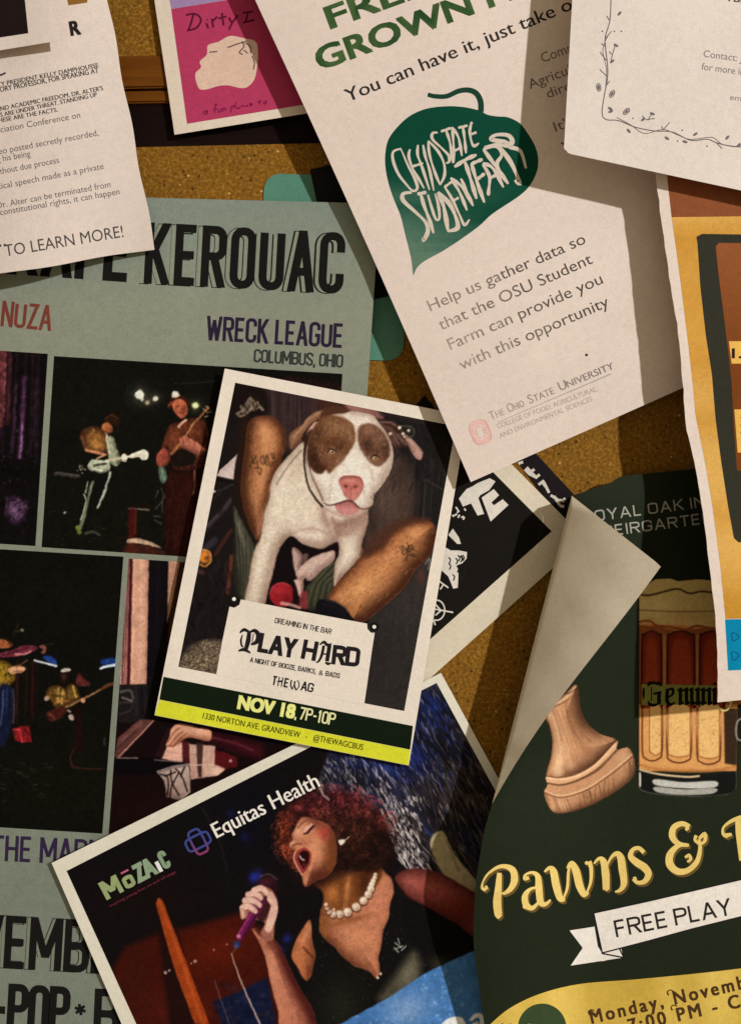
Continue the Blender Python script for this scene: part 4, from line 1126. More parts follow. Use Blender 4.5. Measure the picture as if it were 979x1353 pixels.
I.build('brown_band', Hm, mn)
fro = [(921, 322), (919.5, 313), (927, 309), (1000, 310), (1180, 314), (1180, 700), (1000, 717), (975, 716.5), (969, 711), (961, 667), (952, 608), (945, 555), (940, 494.5), (932, 443), (924.7, 378)]
I = Ink(); I.poly(fro, (46, 44, 34), 0)
fr_ = I.build('dark_frame', Hm, mn, lv=1.8)
I = Ink(); I.poly([(945, 326), (949, 321), (1180, 323), (1180, 600), (973, 622), (968.6, 560), (966, 507.5), (962, 469), (955.7, 417), (949, 365)], lambda x, y: mixc((134, 76, 42), (110, 57, 20), float(np.clip((y - 330) / 170, 0, 1))), 0)
I.build('brown_panel', Hm, fr_, lv=2.6)
I = Ink(); I.poly([(962.5, 451), (1180, 449), (1180, 478), (966, 480.5)], (218, 168, 80), 0); I.text("1.", (967, 473), (979, 473), 12.5, (38, 20, 26), .4, .05)
I.build('number_label', Hm, fr_, lv=3.2)
I = Ink(); I.poly([(969.5, 541), (1180, 539), (1180, 600), (974, 598)], (214, 164, 78), 0)
for k in range(3): I.disc(979, 552 + 10 * k, 1.3, (60, 36, 30), .3)
I.build('list_block', Hm, fr_, lv=3.2)
I = Ink(); I.poly([(957.5, 818.5), (1180, 813), (1180, 876), (961.5, 886)], (2, 122, 158), 0)
for yy in (841.5, 866.5): I.ribbon(cat([(966, yy - 5), (971, yy - 4.5), (975.5, yy), (968.5, yy + 6), (966.5, yy)], 4, True), 1.6, (10, 84, 118), .4, True)
for yy in (841.5, 866.5): I.ribbon(cat([(981, yy - 5), (986, yy - 4.5), (990, yy), (983, yy + 6), (981, yy)], 4, True), 1.6, (10, 84, 118), .4, True)
I.build('blue_block', Hm, mn, lv=1.4)

# ================================================================ white card with a drawn vine border
fl = thing('card', 'white card with a thin drawn vine border, upper right corner', 'card', (860, 100, 80))
def Hc(x, y):
    x = np.asarray(x, float); y = np.asarray(y, float)
    return 82 + 3.0 * sst(880, 745, x) * sst(100, 220, y) + 1.5 * np.sin(y / 70.0)
fq = [(763, -130), (1215, -100), (1200, 299), (744.5, 201.5)]
def wfl(gx, gy, u, v):   # softly rounded corner
    d = np.clip(1 - u / 0.014, 0, 1) * np.clip((v - .986) / .014, 0, 1)
    return gx + 3 * d, gy - 3 * d
sheet('paper', fq, Hc, (207, 193, 181), fl, None, 90, wfl)
zc = lambda a: zm(a, 3.274, 680, 0)
VN = (96, 88, 88)
I = Ink()
I.ribbon(cat(zc([(416, -60), (415, 0), (410, 90), (390, 170), (400, 280), (400, 340), (385, 420), (377, 490), (395, 517), (450, 522), (520, 550), (600, 566), (680, 571), (760, 607), (830, 602), (870, 617), (930, 632), (1000, 640), (1150, 680)]), 8), 1.25, VN, 0)
I.ribbon(cat(zc([(440, 508), (500, 540), (560, 577), (640, 560), (700, 582), (760, 603), (850, 594), (900, 625), (990, 636)]), 6), .9, VN, .1)
I.ribbon(cat(zc([(404, 150), (380, 215), (396, 300), (392, 380)]), 6), .8, VN, .15)
for a in ([(410, 90), (396, 68)], [(392, 165), (418, 135)], [(390, 200), (372, 188)], [(396, 262), (368, 225)], [(398, 330), (366, 300)], [(395, 370), (410, 350)], [(415, 260), (432, 200)], [(418, 235), (408, 222)], [(575, 520), (592, 490)], [(565, 518), (605, 512)], [(560, 512), (550, 500)], [(640, 562), (668, 530)], [(640, 560), (634, 545)], [(870, 617), (895, 642)], [(960, 632), (972, 618)]):
    I.ribbon(zc(a), 1.1, VN, .2)
vine = I.build('vine_stem', Hc, fl)
I = Ink()
for i, (x, y, a) in enumerate(((452, 58, -50), (437, 196, 30), (420, 265, -40), (362, 378, 80), (420, 406, -60), (412, 470, 30), (414, 482, -20), (482, 482, -45), (594, 492, 20), (555, 516, -40), (492, 566, 50), (657, 598, 35), (780, 580, -35), (735, 613, 20), (918, 595, -50), (968, 628, -30))):
    px, py = x / 3.274 + 680, y / 3.274
    if i in (3, 4, 7): I.ribbon([(px + 5.2 * math.cos(t) * math.cos(math.radians(a)) - 2.8 * math.sin(t) * math.sin(math.radians(a)), py + 5.2 * math.cos(t) * math.sin(math.radians(a)) + 2.8 * math.sin(t) * math.cos(math.radians(a))) for t in np.linspace(0, 2 * math.pi, 16, endpoint=False)], 1.1, VN, .1, True)
    I.disc(px, py, 3.6, (104, 96, 96), .3, 12, 1.7, math.radians(a))
for x, y in ((378, 135), (430, 135), (460, 135), (511, 512), (723, 563), (703, 610), (830, 632)): I.disc(x / 3.274 + 680, y / 3.274, 1.1, VN, .1, 8)
I.build('leaves', Hc, fl)
I = Ink()
for b_, a, e, cp in (("Contact: Jamie", (928.5, 75), (1005, 85), 9.2), ("for more info", (926, 92), (992, 100.5), 9.2), ("email", (963.5, 131.5), (990, 135), 7)):
    I.text(b_, a, e, cp, (122, 114, 112), 0, .004)
I.build('contact_text', Hc, fl)
I = Ink(); I.text("ab-TBD-up", (938, -2), (1010, 7.5), 8.5, (70, 62, 62), 0, .03); I.build('bold_text', Hc, fl)
# ================================================================ dog flyer, centre
dg_ = thing('flyer', 'flyer picturing a brown and white dog, with a yellow strip along its foot', 'flyer', (400, 750, 16))
def Hd(x, y):
    x = np.asarray(x, float); y = np.asarray(y, float)
    return 17 + 4 * sst(330, 210, x) + 2.5 * sst(900, 1010, y) + 2 * sst(560, 490, y)
DQ = [(297.3, 487), (617.5, 549.5), (540, 1011.5), (204.5, 945)]
DW = (219, 205, 189)
sheet('paper', DQ, Hd, DW, dg_, None, 50)
K = 5.76
A1 = lambda a: zm(a, 5.76, 280, 490)
A2 = lambda a: zm(a, 5.44, 430, 510)
A3 = lambda a: zm(a, 5.44, 260, 640)
A4 = lambda a: zm(a, 5.44, 420, 660)
p = Paint(230, 498, 610, 945, (30, 23, 22))
p.deep = .22; p.wob = .5
def hair(m, n, box, cols, L, ang, w=.9, a=.35, spread=16):
    for k in range(n):
        x, y = rs.uniform(box[0], box[2]), rs.uniform(box[1], box[3])
        t = math.radians(ang + rs.uniform(-spread, spread)); l = rs.uniform(.5, 1) * L
        p.line([(x, y), (x + l * math.cos(t), y + l * math.sin(t))], w, cols[k % len(cols)], 1.1, a, False, m)
# ---- dim room behind
p.fill([(330, 500), (470, 525), (470, 560), (400, 600), (350, 570)], (62, 44, 44), 16)
for k in range(60):
    x = rs.uniform(338, 445); p.line([(x, rs.uniform(505, 530)), (x + rs.uniform(-2, 2), rs.uniform(540, 590))], 2.0, [(80, 56, 56), (40, 28, 28)][k % 2], 2.4, .5, False)
p.fill([(500, 560), (620, 565), (590, 760), (480, 700)], (33, 29, 27), 10)
for k in range(90):
    x = rs.uniform(505, 598); p.line([(x, rs.uniform(580, 650)), (x - rs.uniform(4, 14), rs.uniform(650, 725))], rs.uniform(1, 3), [(50, 44, 42), (18, 16, 16), (40, 34, 34)][k % 3], 2.4, .5, False)
p.fill([(497, 640), (525, 600), (548, 640), (542, 690), (500, 735), (480, 720), (484, 680)], (80, 60, 51), 16, .95)
p.blob(512, 655, 15, 28, (98, 76, 66), .6); p.blob(530, 625, 12, 18, (60, 46, 40), .6); p.blob(492, 690, 8, 20, (56, 42, 36), .7)
hair(None, 60, (490, 610, 540, 715), [(100, 80, 70), (56, 42, 36)], 14, 100, 1.6, .35)
p.line([(562, 633), (558, 692)], 1.6, (88, 82, 78), 1.6, .6, False); p.line([(563, 633), (584, 647)], 1.6, (88, 82, 78), 1.6, .5, False); p.line([(571, 640), (568, 690)], 1.2, (66, 62, 60), 1.6, .5, False)
p.fill([(436, 530), (470, 533), (500, 544), (506, 554), (480, 550), (455, 549)], (132, 88, 80), 4); p.blob(470, 540, 16, 3, (160, 112, 104), .6, 12); p.fill([(420, 524), (452, 530), (456, 549), (440, 552), (424, 545)], (74, 40, 32), 5)
p.line([(505, 547), (560, 557)], 6, (54, 40, 36), 6, .7, False)
for k in range(60): p.line([(x := rs.uniform(512, 602), y := rs.uniform(552, 640)), (x + rs.uniform(-8, 8), y + rs.uniform(4, 14))], 2, [(18, 14, 14), (58, 46, 42), (34, 28, 26)][k % 3], 2.4, .45, False)
# printed shirt upper left
p.fill([(310, 506), (348, 512), (354, 548), (318, 558), (304, 560)], (28, 18, 16), 8)
for a in ([(190, 328), (215, 345), (250, 335)], [(200, 322), (232, 300), (225, 270)], [(238, 318), (262, 250), (292, 205)], [(268, 320), (300, 270), (300, 215)], [(292, 300), (322, 262), (318, 226)], [(318, 296), (345, 240), (360, 262), (385, 292)], [(340, 290), (366, 278), (392, 298)], [(258, 300), (284, 242)]):
    p.line(A1(a), rs.uniform(2.4, 3.6), (146, 126, 106), 2.2, .75)
for a in ([(300, 180), (345, 200), (390, 260)], [(250, 260), (270, 300)], [(310, 240), (330, 290)]): p.line(A1(a), 2.4, (40, 28, 24), 2, .7)
# left edge clutter
p.fill(A1([(200, 630), (180, 700), (165, 828), (40, 800), (60, 760)]), (200, 178, 170), 1.8, 1, False); p.line(A1([(60, 790), (160, 690)]), 3, (176, 150, 144), 3, .6, False)
p.line(A1([(40, 828), (150, 850), (190, 870)]), 4, (16, 14, 16), 2, .9)
for a, w, c in (([(110, 60), (200, 30), (260, 0)], 2, (66, 62, 62)), ([(60, 330), (160, 220), (240, 130)], 6, (56, 46, 50)), ([(70, 300), (150, 220)], 2, (92, 80, 80)), ([(60, 470), (130, 400)], 9, (58, 50, 62)), ([(140, 500), (200, 400), (250, 330)], 5, (82, 42, 30)), ([(250, 520), (240, 640), (222, 780)], 5, (122, 60, 42)), ([(200, 170), (240, 110)], 5, (70, 56, 62)), ([(90, 120), (180, 60)], 3, (44, 38, 42)), ([(130, 620), (160, 540)], 4, (40, 32, 36)), ([(200, 700), (220, 560)], 3, (60, 32, 28))):
    p.line(A3(a), w, c, 3, .8)
p.blob(270, 736, 9, 9, (210, 124, 44), 1, 0, None, 2.5); p.line([(265, 726), (277, 729), (279, 740), (272, 748), (265, 746)], 1.8, (226, 146, 72), 1.6, .9); p.blob(274, 737, 3.4, 3.4, (90, 46, 22), .85); p.blob(266, 756, 4, 3, (146, 80, 80), .8)
p.dot(283, 649.5, 2.1, (190, 176, 164))
for k in range(90): p.line([(x := rs.uniform(246, 312), y := rs.uniform(742, 850)), (x + rs.uniform(-8, 8), y + rs.uniform(3, 16))], 2.6, [(16, 12, 15), (46, 34, 36), (30, 23, 26)][k % 3], 3, .55, False)
g = p.fill([(234, 884), (244, 862), (256, 851), (272, 846), (302, 846), (292, 894), (236, 886)], (104, 86, 70), 6, 1, False)
for k in range(700):
    x, y = rs.uniform(236, 298), rs.uniform(844, 893); c = rs.choice([40, 70, 100, 136, 176]); p.dot(x, y, rs.uniform(.5, 1.3), (c, c * .86, c * .68), 1.2, .75, g)
p.blob(250, 858, 14, 8, (60, 48, 40), .5)
# ---- left leg of the sitter
LEG = [(327.7, 564), (335, 553), (349, 550), (363, 553), (373.7, 566), (377.5, 584), (374.6, 599), (366, 622), (358, 640), (353, 664), (349, 684), (343.6, 706), (339, 712), (330, 692), (322.5, 668), (319, 645), (322, 615), (325, 590)]
p.fill([(318, 560), (330, 556), (330, 640), (334, 700), (322, 690), (312, 650), (314, 600)], (44, 24, 16), 7, .9)
leg = p.fill(LEG, (184, 122, 80), 3.2)
p.rim(LEG, (60, 28, 15), 11, 1.0, -1, .1); p.rim(LEG, (84, 42, 24), 9, .95, 1, -.2); p.rim(LEG, (96, 50, 28), 6, .7)
p.blob(350, 574, 9, 14, (206, 144, 98), .7, 0, leg); p.blob(346, 632, 7, 30, (204, 140, 92), .6, 8, leg); p.blob(338, 600, 6, 24, (160, 98, 58), .5, 5, leg); p.blob(345, 690, 4, 20, (196, 136, 100), .6, 12, leg)
p.line([(357, 640), (349, 690), (343, 706)], 2.0, (206, 150, 122), 2, .6, True, leg)
hair(leg, 260, (326, 556, 374, 705), [(108, 60, 32), (92, 50, 28), (206, 150, 106)], 5, 92, .8, .32, 14)
for a in ([(300, 650), (312, 680), (290, 720)], [(335, 650), (318, 700)], [(345, 690), (352, 735)], [(378, 650), (372, 690), (388, 710)], [(392, 645), (400, 690)], [(420, 640), (432, 680)], [(450, 630), (470, 670)], [(470, 628), (476, 665)], [(430, 690), (450, 730), (470, 700)], [(280, 700), (300, 735)], [(330, 740), (375, 742)], [(350, 760), (366, 790), (380, 755)], [(455, 695), (490, 690)], [(300, 690), (330, 705)], [(400, 700), (420, 720)], [(415, 650), (410, 700)]):
    p.line(A1(a), 1.9, (72, 46, 28), 2.0, .7, True, leg)
# ---- green trousers, left
GT = [(309, 668), (318, 685), (328, 704), (336, 722), (333, 744), (327, 770), (324, 792), (313, 787), (308, 750), (310, 700)]
gt = p.fill(GT, (70, 68, 53), 2.4); p.rim(GT, (26, 24, 19), 6, .8, -1, .2)
for k in range(7): p.line([(311 + k * 2.6, 676 + k * 6), (315 + k * 2.2, 740), (318 + k, 785)], 1.6, [(98, 96, 78), (42, 40, 31)][k % 2], 2.4, .6, True, gt)
p.blob(317, 700, 3, 24, (118, 112, 94), .75, -16, gt); p.blob(316, 770, 6, 16, (36, 34, 28), .6, 0, gt)
# ---- dark gap below the chest, hind legs, right trouser, red disc
p.fill([(385, 706), (440, 715), (454, 735), (446, 790), (440, 812), (345, 800), (356, 765), (366, 733)], (22, 12, 14), 2.4)
HL = A3([(690, 452), (735, 475), (762, 520), (745, 600), (725, 660), (700, 600), (690, 520)]); p.fill(HL, (178, 146, 134), 2); p.rim(HL, (96, 66, 60), 5, .8, 1, 0)
H2 = A3([(700, 690), (765, 690), (760, 800), (738, 806), (722, 750)]); p.fill(H2, (196, 158, 146), 2); p.rim(H2, (110, 76, 68), 4, .8, 1, 0)
p.fill(A3([(760, 510), (800, 500), (790, 560), (765, 570)]), (104, 76, 70), 3)
GR = [(441, 741), (442, 776), (432, 793), (424, 806), (404, 804), (403, 780), (412, 768), (425, 753)]
gr = p.fill(GR, (64, 63, 45), 2.2)
for k in range(9): p.line([(407 + k * 4, 800), (415 + k * 3.6, 772), (440, 743 + k * 5)], 1.7, [(98, 96, 72), (36, 34, 24)][k % 2], 2.4, .6, True, gr)
p.rim(GR, (26, 25, 18), 6, .7, -.5, 1)
PW = A3([(715, 640), (740, 600), (800, 545), (850, 515), (930, 488), (985, 478), (985, 545), (900, 612), (830, 684), (800, 690), (780, 672), (760, 692), (730, 680)])
pw_ = p.fill(PW, (196, 166, 152), 2); p.rim(PW, (120, 86, 76), 6, .8, .4, 1); p.rim(PW, (160, 126, 114), 3, .5)
p.line(A3([(790, 690), (815, 660), (822, 640)]), 1.8, (120, 84, 76), 1.8, .7); p.line(A3([(745, 690), (755, 660)]), 1.6, (130, 94, 86), 1.7, .6); hair(pw_, 50, (392, 728, 440, 766), [(214, 186, 172), (150, 116, 106)], 5, 140, .8, .3)
p.dot(372.5, 785.5, 16.2, (158, 32, 40), 2.4); p.blob(368, 780, 8, 6, (184, 52, 58), .5); p.blob(380, 794, 8, 8, (110, 18, 26), .6); p.line([(357, 784), (362, 774), (372, 770), (384, 774)], 1.3, (196, 96, 94), 1.6, .5); p.line([(364, 788), (376, 784), (384, 790)], 1.4, (120, 20, 28), 1.6, .5)
p.fill(A3([(745, 790), (790, 770), (800, 860), (790, 895), (740, 880)]), (138, 52, 54), 3, .9); p.fill(A3([(700, 700), (720, 780), (725, 860), (700, 858), (690, 790)]), (30, 12, 16), 2.4)
p.line([(372, 797), (384, 799), (396, 803)], 4, (200, 150, 140), 2, .8)
# ---- dog, body
BD = (213, 195, 174)
BODY = [(402, 584), (386, 598), (368, 618), (359, 637), (356, 660), (350, 677), (345, 708), (339, 721), (333, 741), (329, 766), (324, 800), (347, 802), (354, 780), (360.5, 756), (366, 733), (372, 720), (385, 707.5), (398, 717), (413, 723), (427, 724.5), (438, 718.5), (447, 716), (447.6, 733), (443, 746), (442, 778), (451, 763), (466, 747), (480, 731), (477, 721), (482, 702), (486, 682), (480, 640), (440, 590)]
body = p.fill(BODY, BD, 2.2)
p.rim(BODY, (140, 110, 92), 7, .6); p.rim(BODY, (120, 90, 74), 9, .7, 1, .5)
p.blob(372, 650, 16, 40, (226, 209, 188), .7, 20, body); p.blob(392, 670, 12, 30, (220, 203, 182), .5, 10, body); p.blob(346, 735, 7, 50, (222, 205, 184), .7, 12, body); p.blob(358, 752, 6, 34, (184, 158, 138), .7, 14, body)
p.blob(396, 616, 8, 24, (190, 164, 142), .6, 35, body); p.blob(430, 688, 7, 24, (158, 126, 110), .75, -18, body); p.blob(415, 700, 20, 7, (190, 164, 148), .7, 4, body)
p.line([(386, 707), (397, 700.5), (410, 698), (424, 700.5), (436, 708)], 2.2, (166, 136, 120), 3, .8, True, body); p.blob(408, 707, 16, 5, (224, 204, 188), .6, 4, body); p.blob(408, 717, 22, 5, (166, 138, 124), .75, 8, body); p.line([(426, 672), (432, 690), (438, 706), (442, 718)], 3, (150, 118, 104), 4, .65, True, body)
p.fill([(438, 683), (455, 690), (486, 676), (488, 694), (468, 708), (447, 710), (439, 700)], (152, 118, 102), 7, .95, True, body); p.blob(462, 688, 18, 6, (124, 92, 78), .7, -14, body); p.blob(437, 697, 4, 10, (186, 156, 138), .6, 0, body)
p.blob(445, 722, 4, 18, (150, 122, 108), .75, 0, body); p.blob(462, 730, 8, 26, (222, 205, 188), .7, 12, body); p.blob(476, 706, 5, 18, (176, 148, 132), .6, 10, body)
hair(body, 700, (328, 592, 486, 798), [(232, 217, 198), (182, 158, 136), (224, 208, 188)], 4.5, 105, .7, .3, 18)
p.line([(345, 704), (340, 720)], 2, (90, 60, 44), 1.8, .6, False); p.line([(333, 795), (330, 802)], 1.4, (150, 120, 104), 1.5, .6, False)
# ---- right leg and sock
ARM = [(482, 731), (503, 722), (515, 706), (530, 695), (548, 688), (565, 688), (575, 697), (574, 715), (567, 734), (548, 753), (537, 771), (523, 787), (503, 804), (480, 821), (462, 824), (455, 808), (434, 791), (447, 770), (466, 749)]
rb = p.fill([(576, 720), (568, 780), (548, 950), (476, 950), (486, 826), (503, 806), (524, 788), (538, 771), (549, 754), (566, 736)], (55, 49, 46), 5, .95)
p.blob(540, 800, 22, 22, (66, 58, 56), .5, 0, rb); p.blob(500, 870, 20, 50, (44, 39, 38), .6, 0, rb); hair(rb, 90, (490, 780, 560, 935), [(70, 62, 58), (38, 33, 32)], 16, 100, 1.8, .3)
arm = p.fill(ARM, (182, 118, 74), 3)
p.rim(ARM, (58, 26, 14), 16, 1.0, .7, .75); p.rim(ARM, (104, 54, 30), 9, .85, -.6, -.8); p.rim(ARM, (100, 52, 30), 5, .6)
p.blob(480, 776, 26, 13, (208, 148, 96), .85, -36, arm); p.blob(520, 738, 22, 9, (198, 134, 86), .7, -42, arm); p.blob(550, 703, 13, 8, (206, 140, 92), .7, -10, arm); p.blob(452, 792, 10, 8, (200, 138, 88), .6, -30, arm); p.blob(470, 760, 24, 4, (146, 88, 52), .6, -44, arm)
hair(arm, 520, (438, 690, 572, 816), [(100, 54, 30), (84, 44, 26), (208, 150, 102)], 5.5, -42, .8, .34, 14)
p.fill([(476, 730), (492, 710), (507, 697), (525, 688), (548, 683), (568, 686), (545, 692), (526, 699), (514, 711), (503, 724), (486, 737)], (84, 48, 36), 7, .9)
for a in ([(585, 345), (615, 335), (600, 365)], [(640, 310), (655, 340), (675, 325)], [(600, 380), (630, 360), (660, 375)], [(625, 350), (690, 360)], [(650, 345), (640, 440)], [(620, 440), (650, 400), (690, 395)], [(610, 385), (615, 400)], [(665, 400), (715, 412)], [(655, 330), (630, 390)], [(680, 340), (660, 380)]):
    p.line(A4(a), 1.8, (70, 46, 30), 2.0, .7, True, arm)
SK = [(420, 794), (431, 792), (447, 797), (460, 808), (466, 824), (420, 816)]
p.fill(SK, (21, 17, 22), 2); p.line([(431, 793), (447, 798), (459, 808)], 1.8, (64, 56, 64), 1.8, .5); p.line([(428, 798), (444, 803), (455, 812)], 1.2, (46, 40, 48), 1.6, .5)
p.blob(556, 762, 6, 12, (104, 58, 46), .6); p.line([(562, 745), (568, 738), (566, 752)], 2, (140, 130, 124), 1.6, .7)
# ---- ears
EL = A1([(588, 522), (596, 480), (640, 440), (690, 405), (750, 335), (830, 300), (900, 308), (932, 348), (900, 372), (830, 388), (770, 425), (712, 492), (662, 560), (616, 596), (594, 580)])
el = p.fill(EL, (142, 98, 72), 2); p.rim(EL, (84, 50, 34), 5, .8, .5, 1); p.rim(EL, (104, 66, 46), 3, .5)
p.line(A1([(625, 500), (690, 425), (740, 360), (840, 310)]), 2.6, (178, 138, 108), 2.4, .6)
p.fill(A1([(912, 350), (850, 380), (800, 415), (735, 505), (700, 528), (684, 510), (745, 415), (830, 366)]), (50, 27, 19), 2.2)
p.fill(A1([(785, 392), (820, 398), (800, 440), (750, 495), (718, 488), (742, 436)]), (196, 156, 140), 2.4); p.line(A1([(730, 480), (790, 410)]), 1.6, (150, 104, 90), 2, .6, False)
p.fill([(403, 576), (414, 568), (420, 580), (410, 612), (404, 606)], (56, 32, 24), 4, .85)
ER = [(498, 557), (512, 555.5), (524, 559), (534, 570), (545, 581), (557, 596), (556, 606.5), (550, 605), (541, 592), (534, 591), (527, 592), (518, 594), (507, 576)]
p.fill(ER, (98, 66, 56), 2.2); p.rim(ER, (50, 31, 27), 5, .7)
p.fill([(534, 574), (547, 583), (558, 597), (556, 607), (549.5, 605), (541, 592)], (166, 124, 112), 2.2); p.line([(540, 580), (550, 592), (555, 603)], 1.6, (196, 160, 148), 1.8, .7); p.line([(538, 584), (546, 597)], 1.6, (110, 74, 64), 1.8, .7, False)
for a in ([(512, 570), (522, 580), (526, 592)], [(520, 566), (532, 580), (534, 592)], [(509, 560), (522, 566), (534, 576)], [(526, 582), (536, 594)], [(515, 584), (522, 593)]): p.line(a, 2.0, (48, 29, 25), 2.2, .8)
for a in ([(503, 558), (514, 558), (523, 562)], [(517, 572), (526, 586)], [(526, 574), (536, 588)]): p.line(a, 1.5, (152, 114, 104), 1.8, .7)
p.line([(531, 563), (540, 563), (547, 568), (545, 576), (537, 578), (532, 573)], 1.8, (96, 88, 72), 1.8, .8); p.blob(541, 570, 5, 4, (60, 56, 46), .6)
for x, y, r in ((528, 565, 2.2), (540, 568.5, 1.8), (532.5, 573.4, 2.0), (515.5, 573.4, 2.0), (534, 577, 1.2)): p.dot(x, y, r, (214, 198, 174), 1.8)
# ---- head
p.fill([(428, 540), (454, 537), (464, 548), (448, 562), (424, 560)], (86, 52, 36), 4)
HW = (222, 208, 193)
HEAD = [(454, 547), (463, 544.5), (474, 545), (491, 549), (499, 557), (509, 571), (517.5, 588), (519, 606), (513.6, 626), (503, 642), (494, 654), (492, 666), (484, 674), (468, 682.5), (452, 681.5), (437, 674.5), (426, 662), (416, 643), (408, 622), (406, 602), (410, 580), (420, 560), (438, 549)]
head = p.fill(HEAD, HW, 2.2)
p.rim(HEAD, (150, 122, 104), 8, .7, 1, .4); p.rim(HEAD, (176, 150, 132), 4, .5)
p.blob(420, 646, 7, 22, (176, 150, 130), .8, -28, head); p.blob(438, 644, 9, 16, (232, 220, 206), .7, -10, head); p.blob(490, 640, 10, 14, (230, 216, 203), .7, 15, head); p.blob(505, 632, 8, 20, (178, 154, 138), .7, 25, head)
p.line([(449, 612), (441, 626), (437, 644), (434, 660)], 3, (196, 172, 154), 5, .7, True, head); p.line([(486, 614), (492, 628), (494, 646), (491, 660)], 3, (190, 164, 148), 5, .7, True, head); p.blob(466, 612, 9, 16, (231, 218, 204), .6, 0, head)
p.blob(474, 546, 18, 4, (190, 162, 146), .8, 4, head); p.blob(471, 575, 3, 26, (206, 182, 164), .6, 3, head); p.blob(458, 678, 24, 4, (186, 150, 138), .8, 3, head)
LP = [(434, 548), (444, 549), (455, 552), (464, 558), (469.5, 570), (469, 584), (462, 597), (453, 609), (443, 618), (435, 626), (430.5, 621), (424, 626), (414, 622), (406, 609), (405.5, 590), (412, 570), (424, 553)]
lp = p.fill(LP, (116, 73, 46), 3.6)
p.blob(414, 606, 8, 24, (58, 30, 20), .95, -6, lp); p.blob(424, 618, 9, 8, (66, 34, 24), .8, 0, lp); p.blob(446, 564, 17, 9, (146, 105, 72), .85, 8, lp); p.blob(420, 572, 8, 14, (84, 50, 34), .85, 20, lp); p.blob(449, 590, 7, 8, (82, 48, 31), .85, 20, lp); p.blob(436, 584, 8, 4, (86, 52, 34), .8, -18, lp); p.blob(449, 606, 8, 5, (144, 104, 78), .8, -38, lp); p.blob(433, 608, 7, 7, (120, 76, 54), .7, 0, lp); p.blob(462, 574, 4, 14, (142, 101, 74), .7, -8, lp); p.blob(430, 562, 8, 5, (132, 90, 60), .6, -20, lp)
hair(lp, 260, (406, 550, 470, 625), [(158, 112, 78), (66, 38, 25), (128, 84, 54)], 4, 95, .7, .36, 30)
RP = [(473.5, 567), (479, 560.5), (488, 559), (499, 564), (508, 573.5), (514.5, 587), (515, 601), (508, 611), (499, 616), (489, 611), (479, 598), (473, 584)]
rp = p.fill(RP, (112, 74, 54), 3.4)
p.blob(485, 589, 7, 8, (74, 43, 30), .85, 0, rp); p.blob(487, 569, 9, 6, (142, 102, 76), .85, 10, rp); p.blob(510, 594, 5, 16, (80, 50, 39), .85, 0, rp); p.blob(503, 580, 6, 8, (122, 84, 64), .7, 0, rp); p.blob(489, 606, 6, 4, (142, 104, 84), .75, 20, rp); p.blob(500, 613, 8, 3, (132, 94, 76), .7, 10, rp); p.blob(497, 597, 8, 4, (84, 50, 36), .7, 10, rp)
hair(rp, 200, (473, 560, 515, 615), [(150, 106, 80), (70, 42, 30), (124, 84, 62)], 4, 85, .7, .36, 30)
for x, y, s_ in ((438.5, 597, 1), (496, 605, 1)):
    p.blob(x, y, 6.5, 4.6, (150, 106, 78), .8); p.blob(x, y - 3.4, 6.5, 1.8, (62, 34, 24), .8); p.blob(x, y + .4, 4.0, 3.2, (206, 162, 116), .95); p.blob(x + .2, y + .2, 1.9, 1.8, (58, 32, 21), .95); p.dot(x - 1.3, y - 1.0, .9, (240, 224, 200), 1.2)
    p.line([(x - 6, y + 1.2), (x - 3, y - 2.4), (x + 2, y - 2.8), (x + 5.5, y)], 1.6, (48, 25, 18), 1.6, .9); p.line([(x - 5, y + 2.8), (x, y + 4.2), (x + 5, y + 2.2)], 1.2, (84, 50, 37), 1.8, .6)
hair(head, 380, (410, 548, 516, 680), [(236, 225, 213), (196, 174, 158)], 3.4, 80, .6, .26, 34)
NO = [(448, 636), (451, 630.5), (458, 628.5), (468, 628.8), (476, 631), (480, 637), (479.5, 644), (475.5, 653), (468, 661), (462, 661.5), (456, 655), (451.5, 645)]
no = p.fill(NO, (186, 108, 96), 2.2)
p.rim(NO, (132, 70, 60), 4, .8, 0, -1); p.rim(NO, (150, 84, 74), 2.6, .5); p.blob(465, 656, 6, 5, (202, 134, 122), .8, 0, no); p.blob(463, 635, 8, 2.4, (206, 140, 126), .8, 0, no); p.blob(453.5, 646, 3, 5, (200, 132, 120), .6, 20, no); p.blob(474, 647, 3, 5, (196, 128, 116), .6, -20, no)
p.blob(457, 642.4, 3.2, 2.2, (98, 42, 37), .95, 25); p.blob(469.5, 642.6, 3.4, 2.2, (98, 42, 37), .95, -20); p.line([(463.2, 642), (463, 661)], 1.3, (134, 70, 62), 1.8, .75, False)
for k in range(40): p.dot(rs.uniform(452, 476), rs.uniform(631, 652), .6, [(160, 88, 78), (212, 148, 136)][k % 2], 1, .4, no)
MO = [(442, 668.5), (450, 664.5), (459, 662), (467, 664.5), (475, 672), (470, 677), (462, 680), (452, 679)]
mo_ = p.fill(MO, (184, 118, 110), 2); p.rim(MO, (138, 78, 72), 4, .7, 0, -1); p.blob(459, 674, 9, 3, (204, 142, 132), .7)
p.line([(428, 664), (434, 667.3), (441, 666.8), (450, 664), (459.5, 661.4), (467, 663.5), (476, 671.5), (484, 672.4), (490, 669)], [1, 1.5, 1.8, 2, 2.2, 2, 1.6, 1.4, 1], (74, 36, 33), 1.8, .9)
p.line([(430, 672), (444, 680), (458, 683), (474, 680), (485, 674.5)], 1.4, (158, 118, 106), 2, .7); p.line([(493, 652), (496, 659)], 1.4, (56, 40, 36), 1.6, .7, False); p.line([(490, 655), (495, 662)], 1.0, (56, 40, 36), 1.4, .6, False)
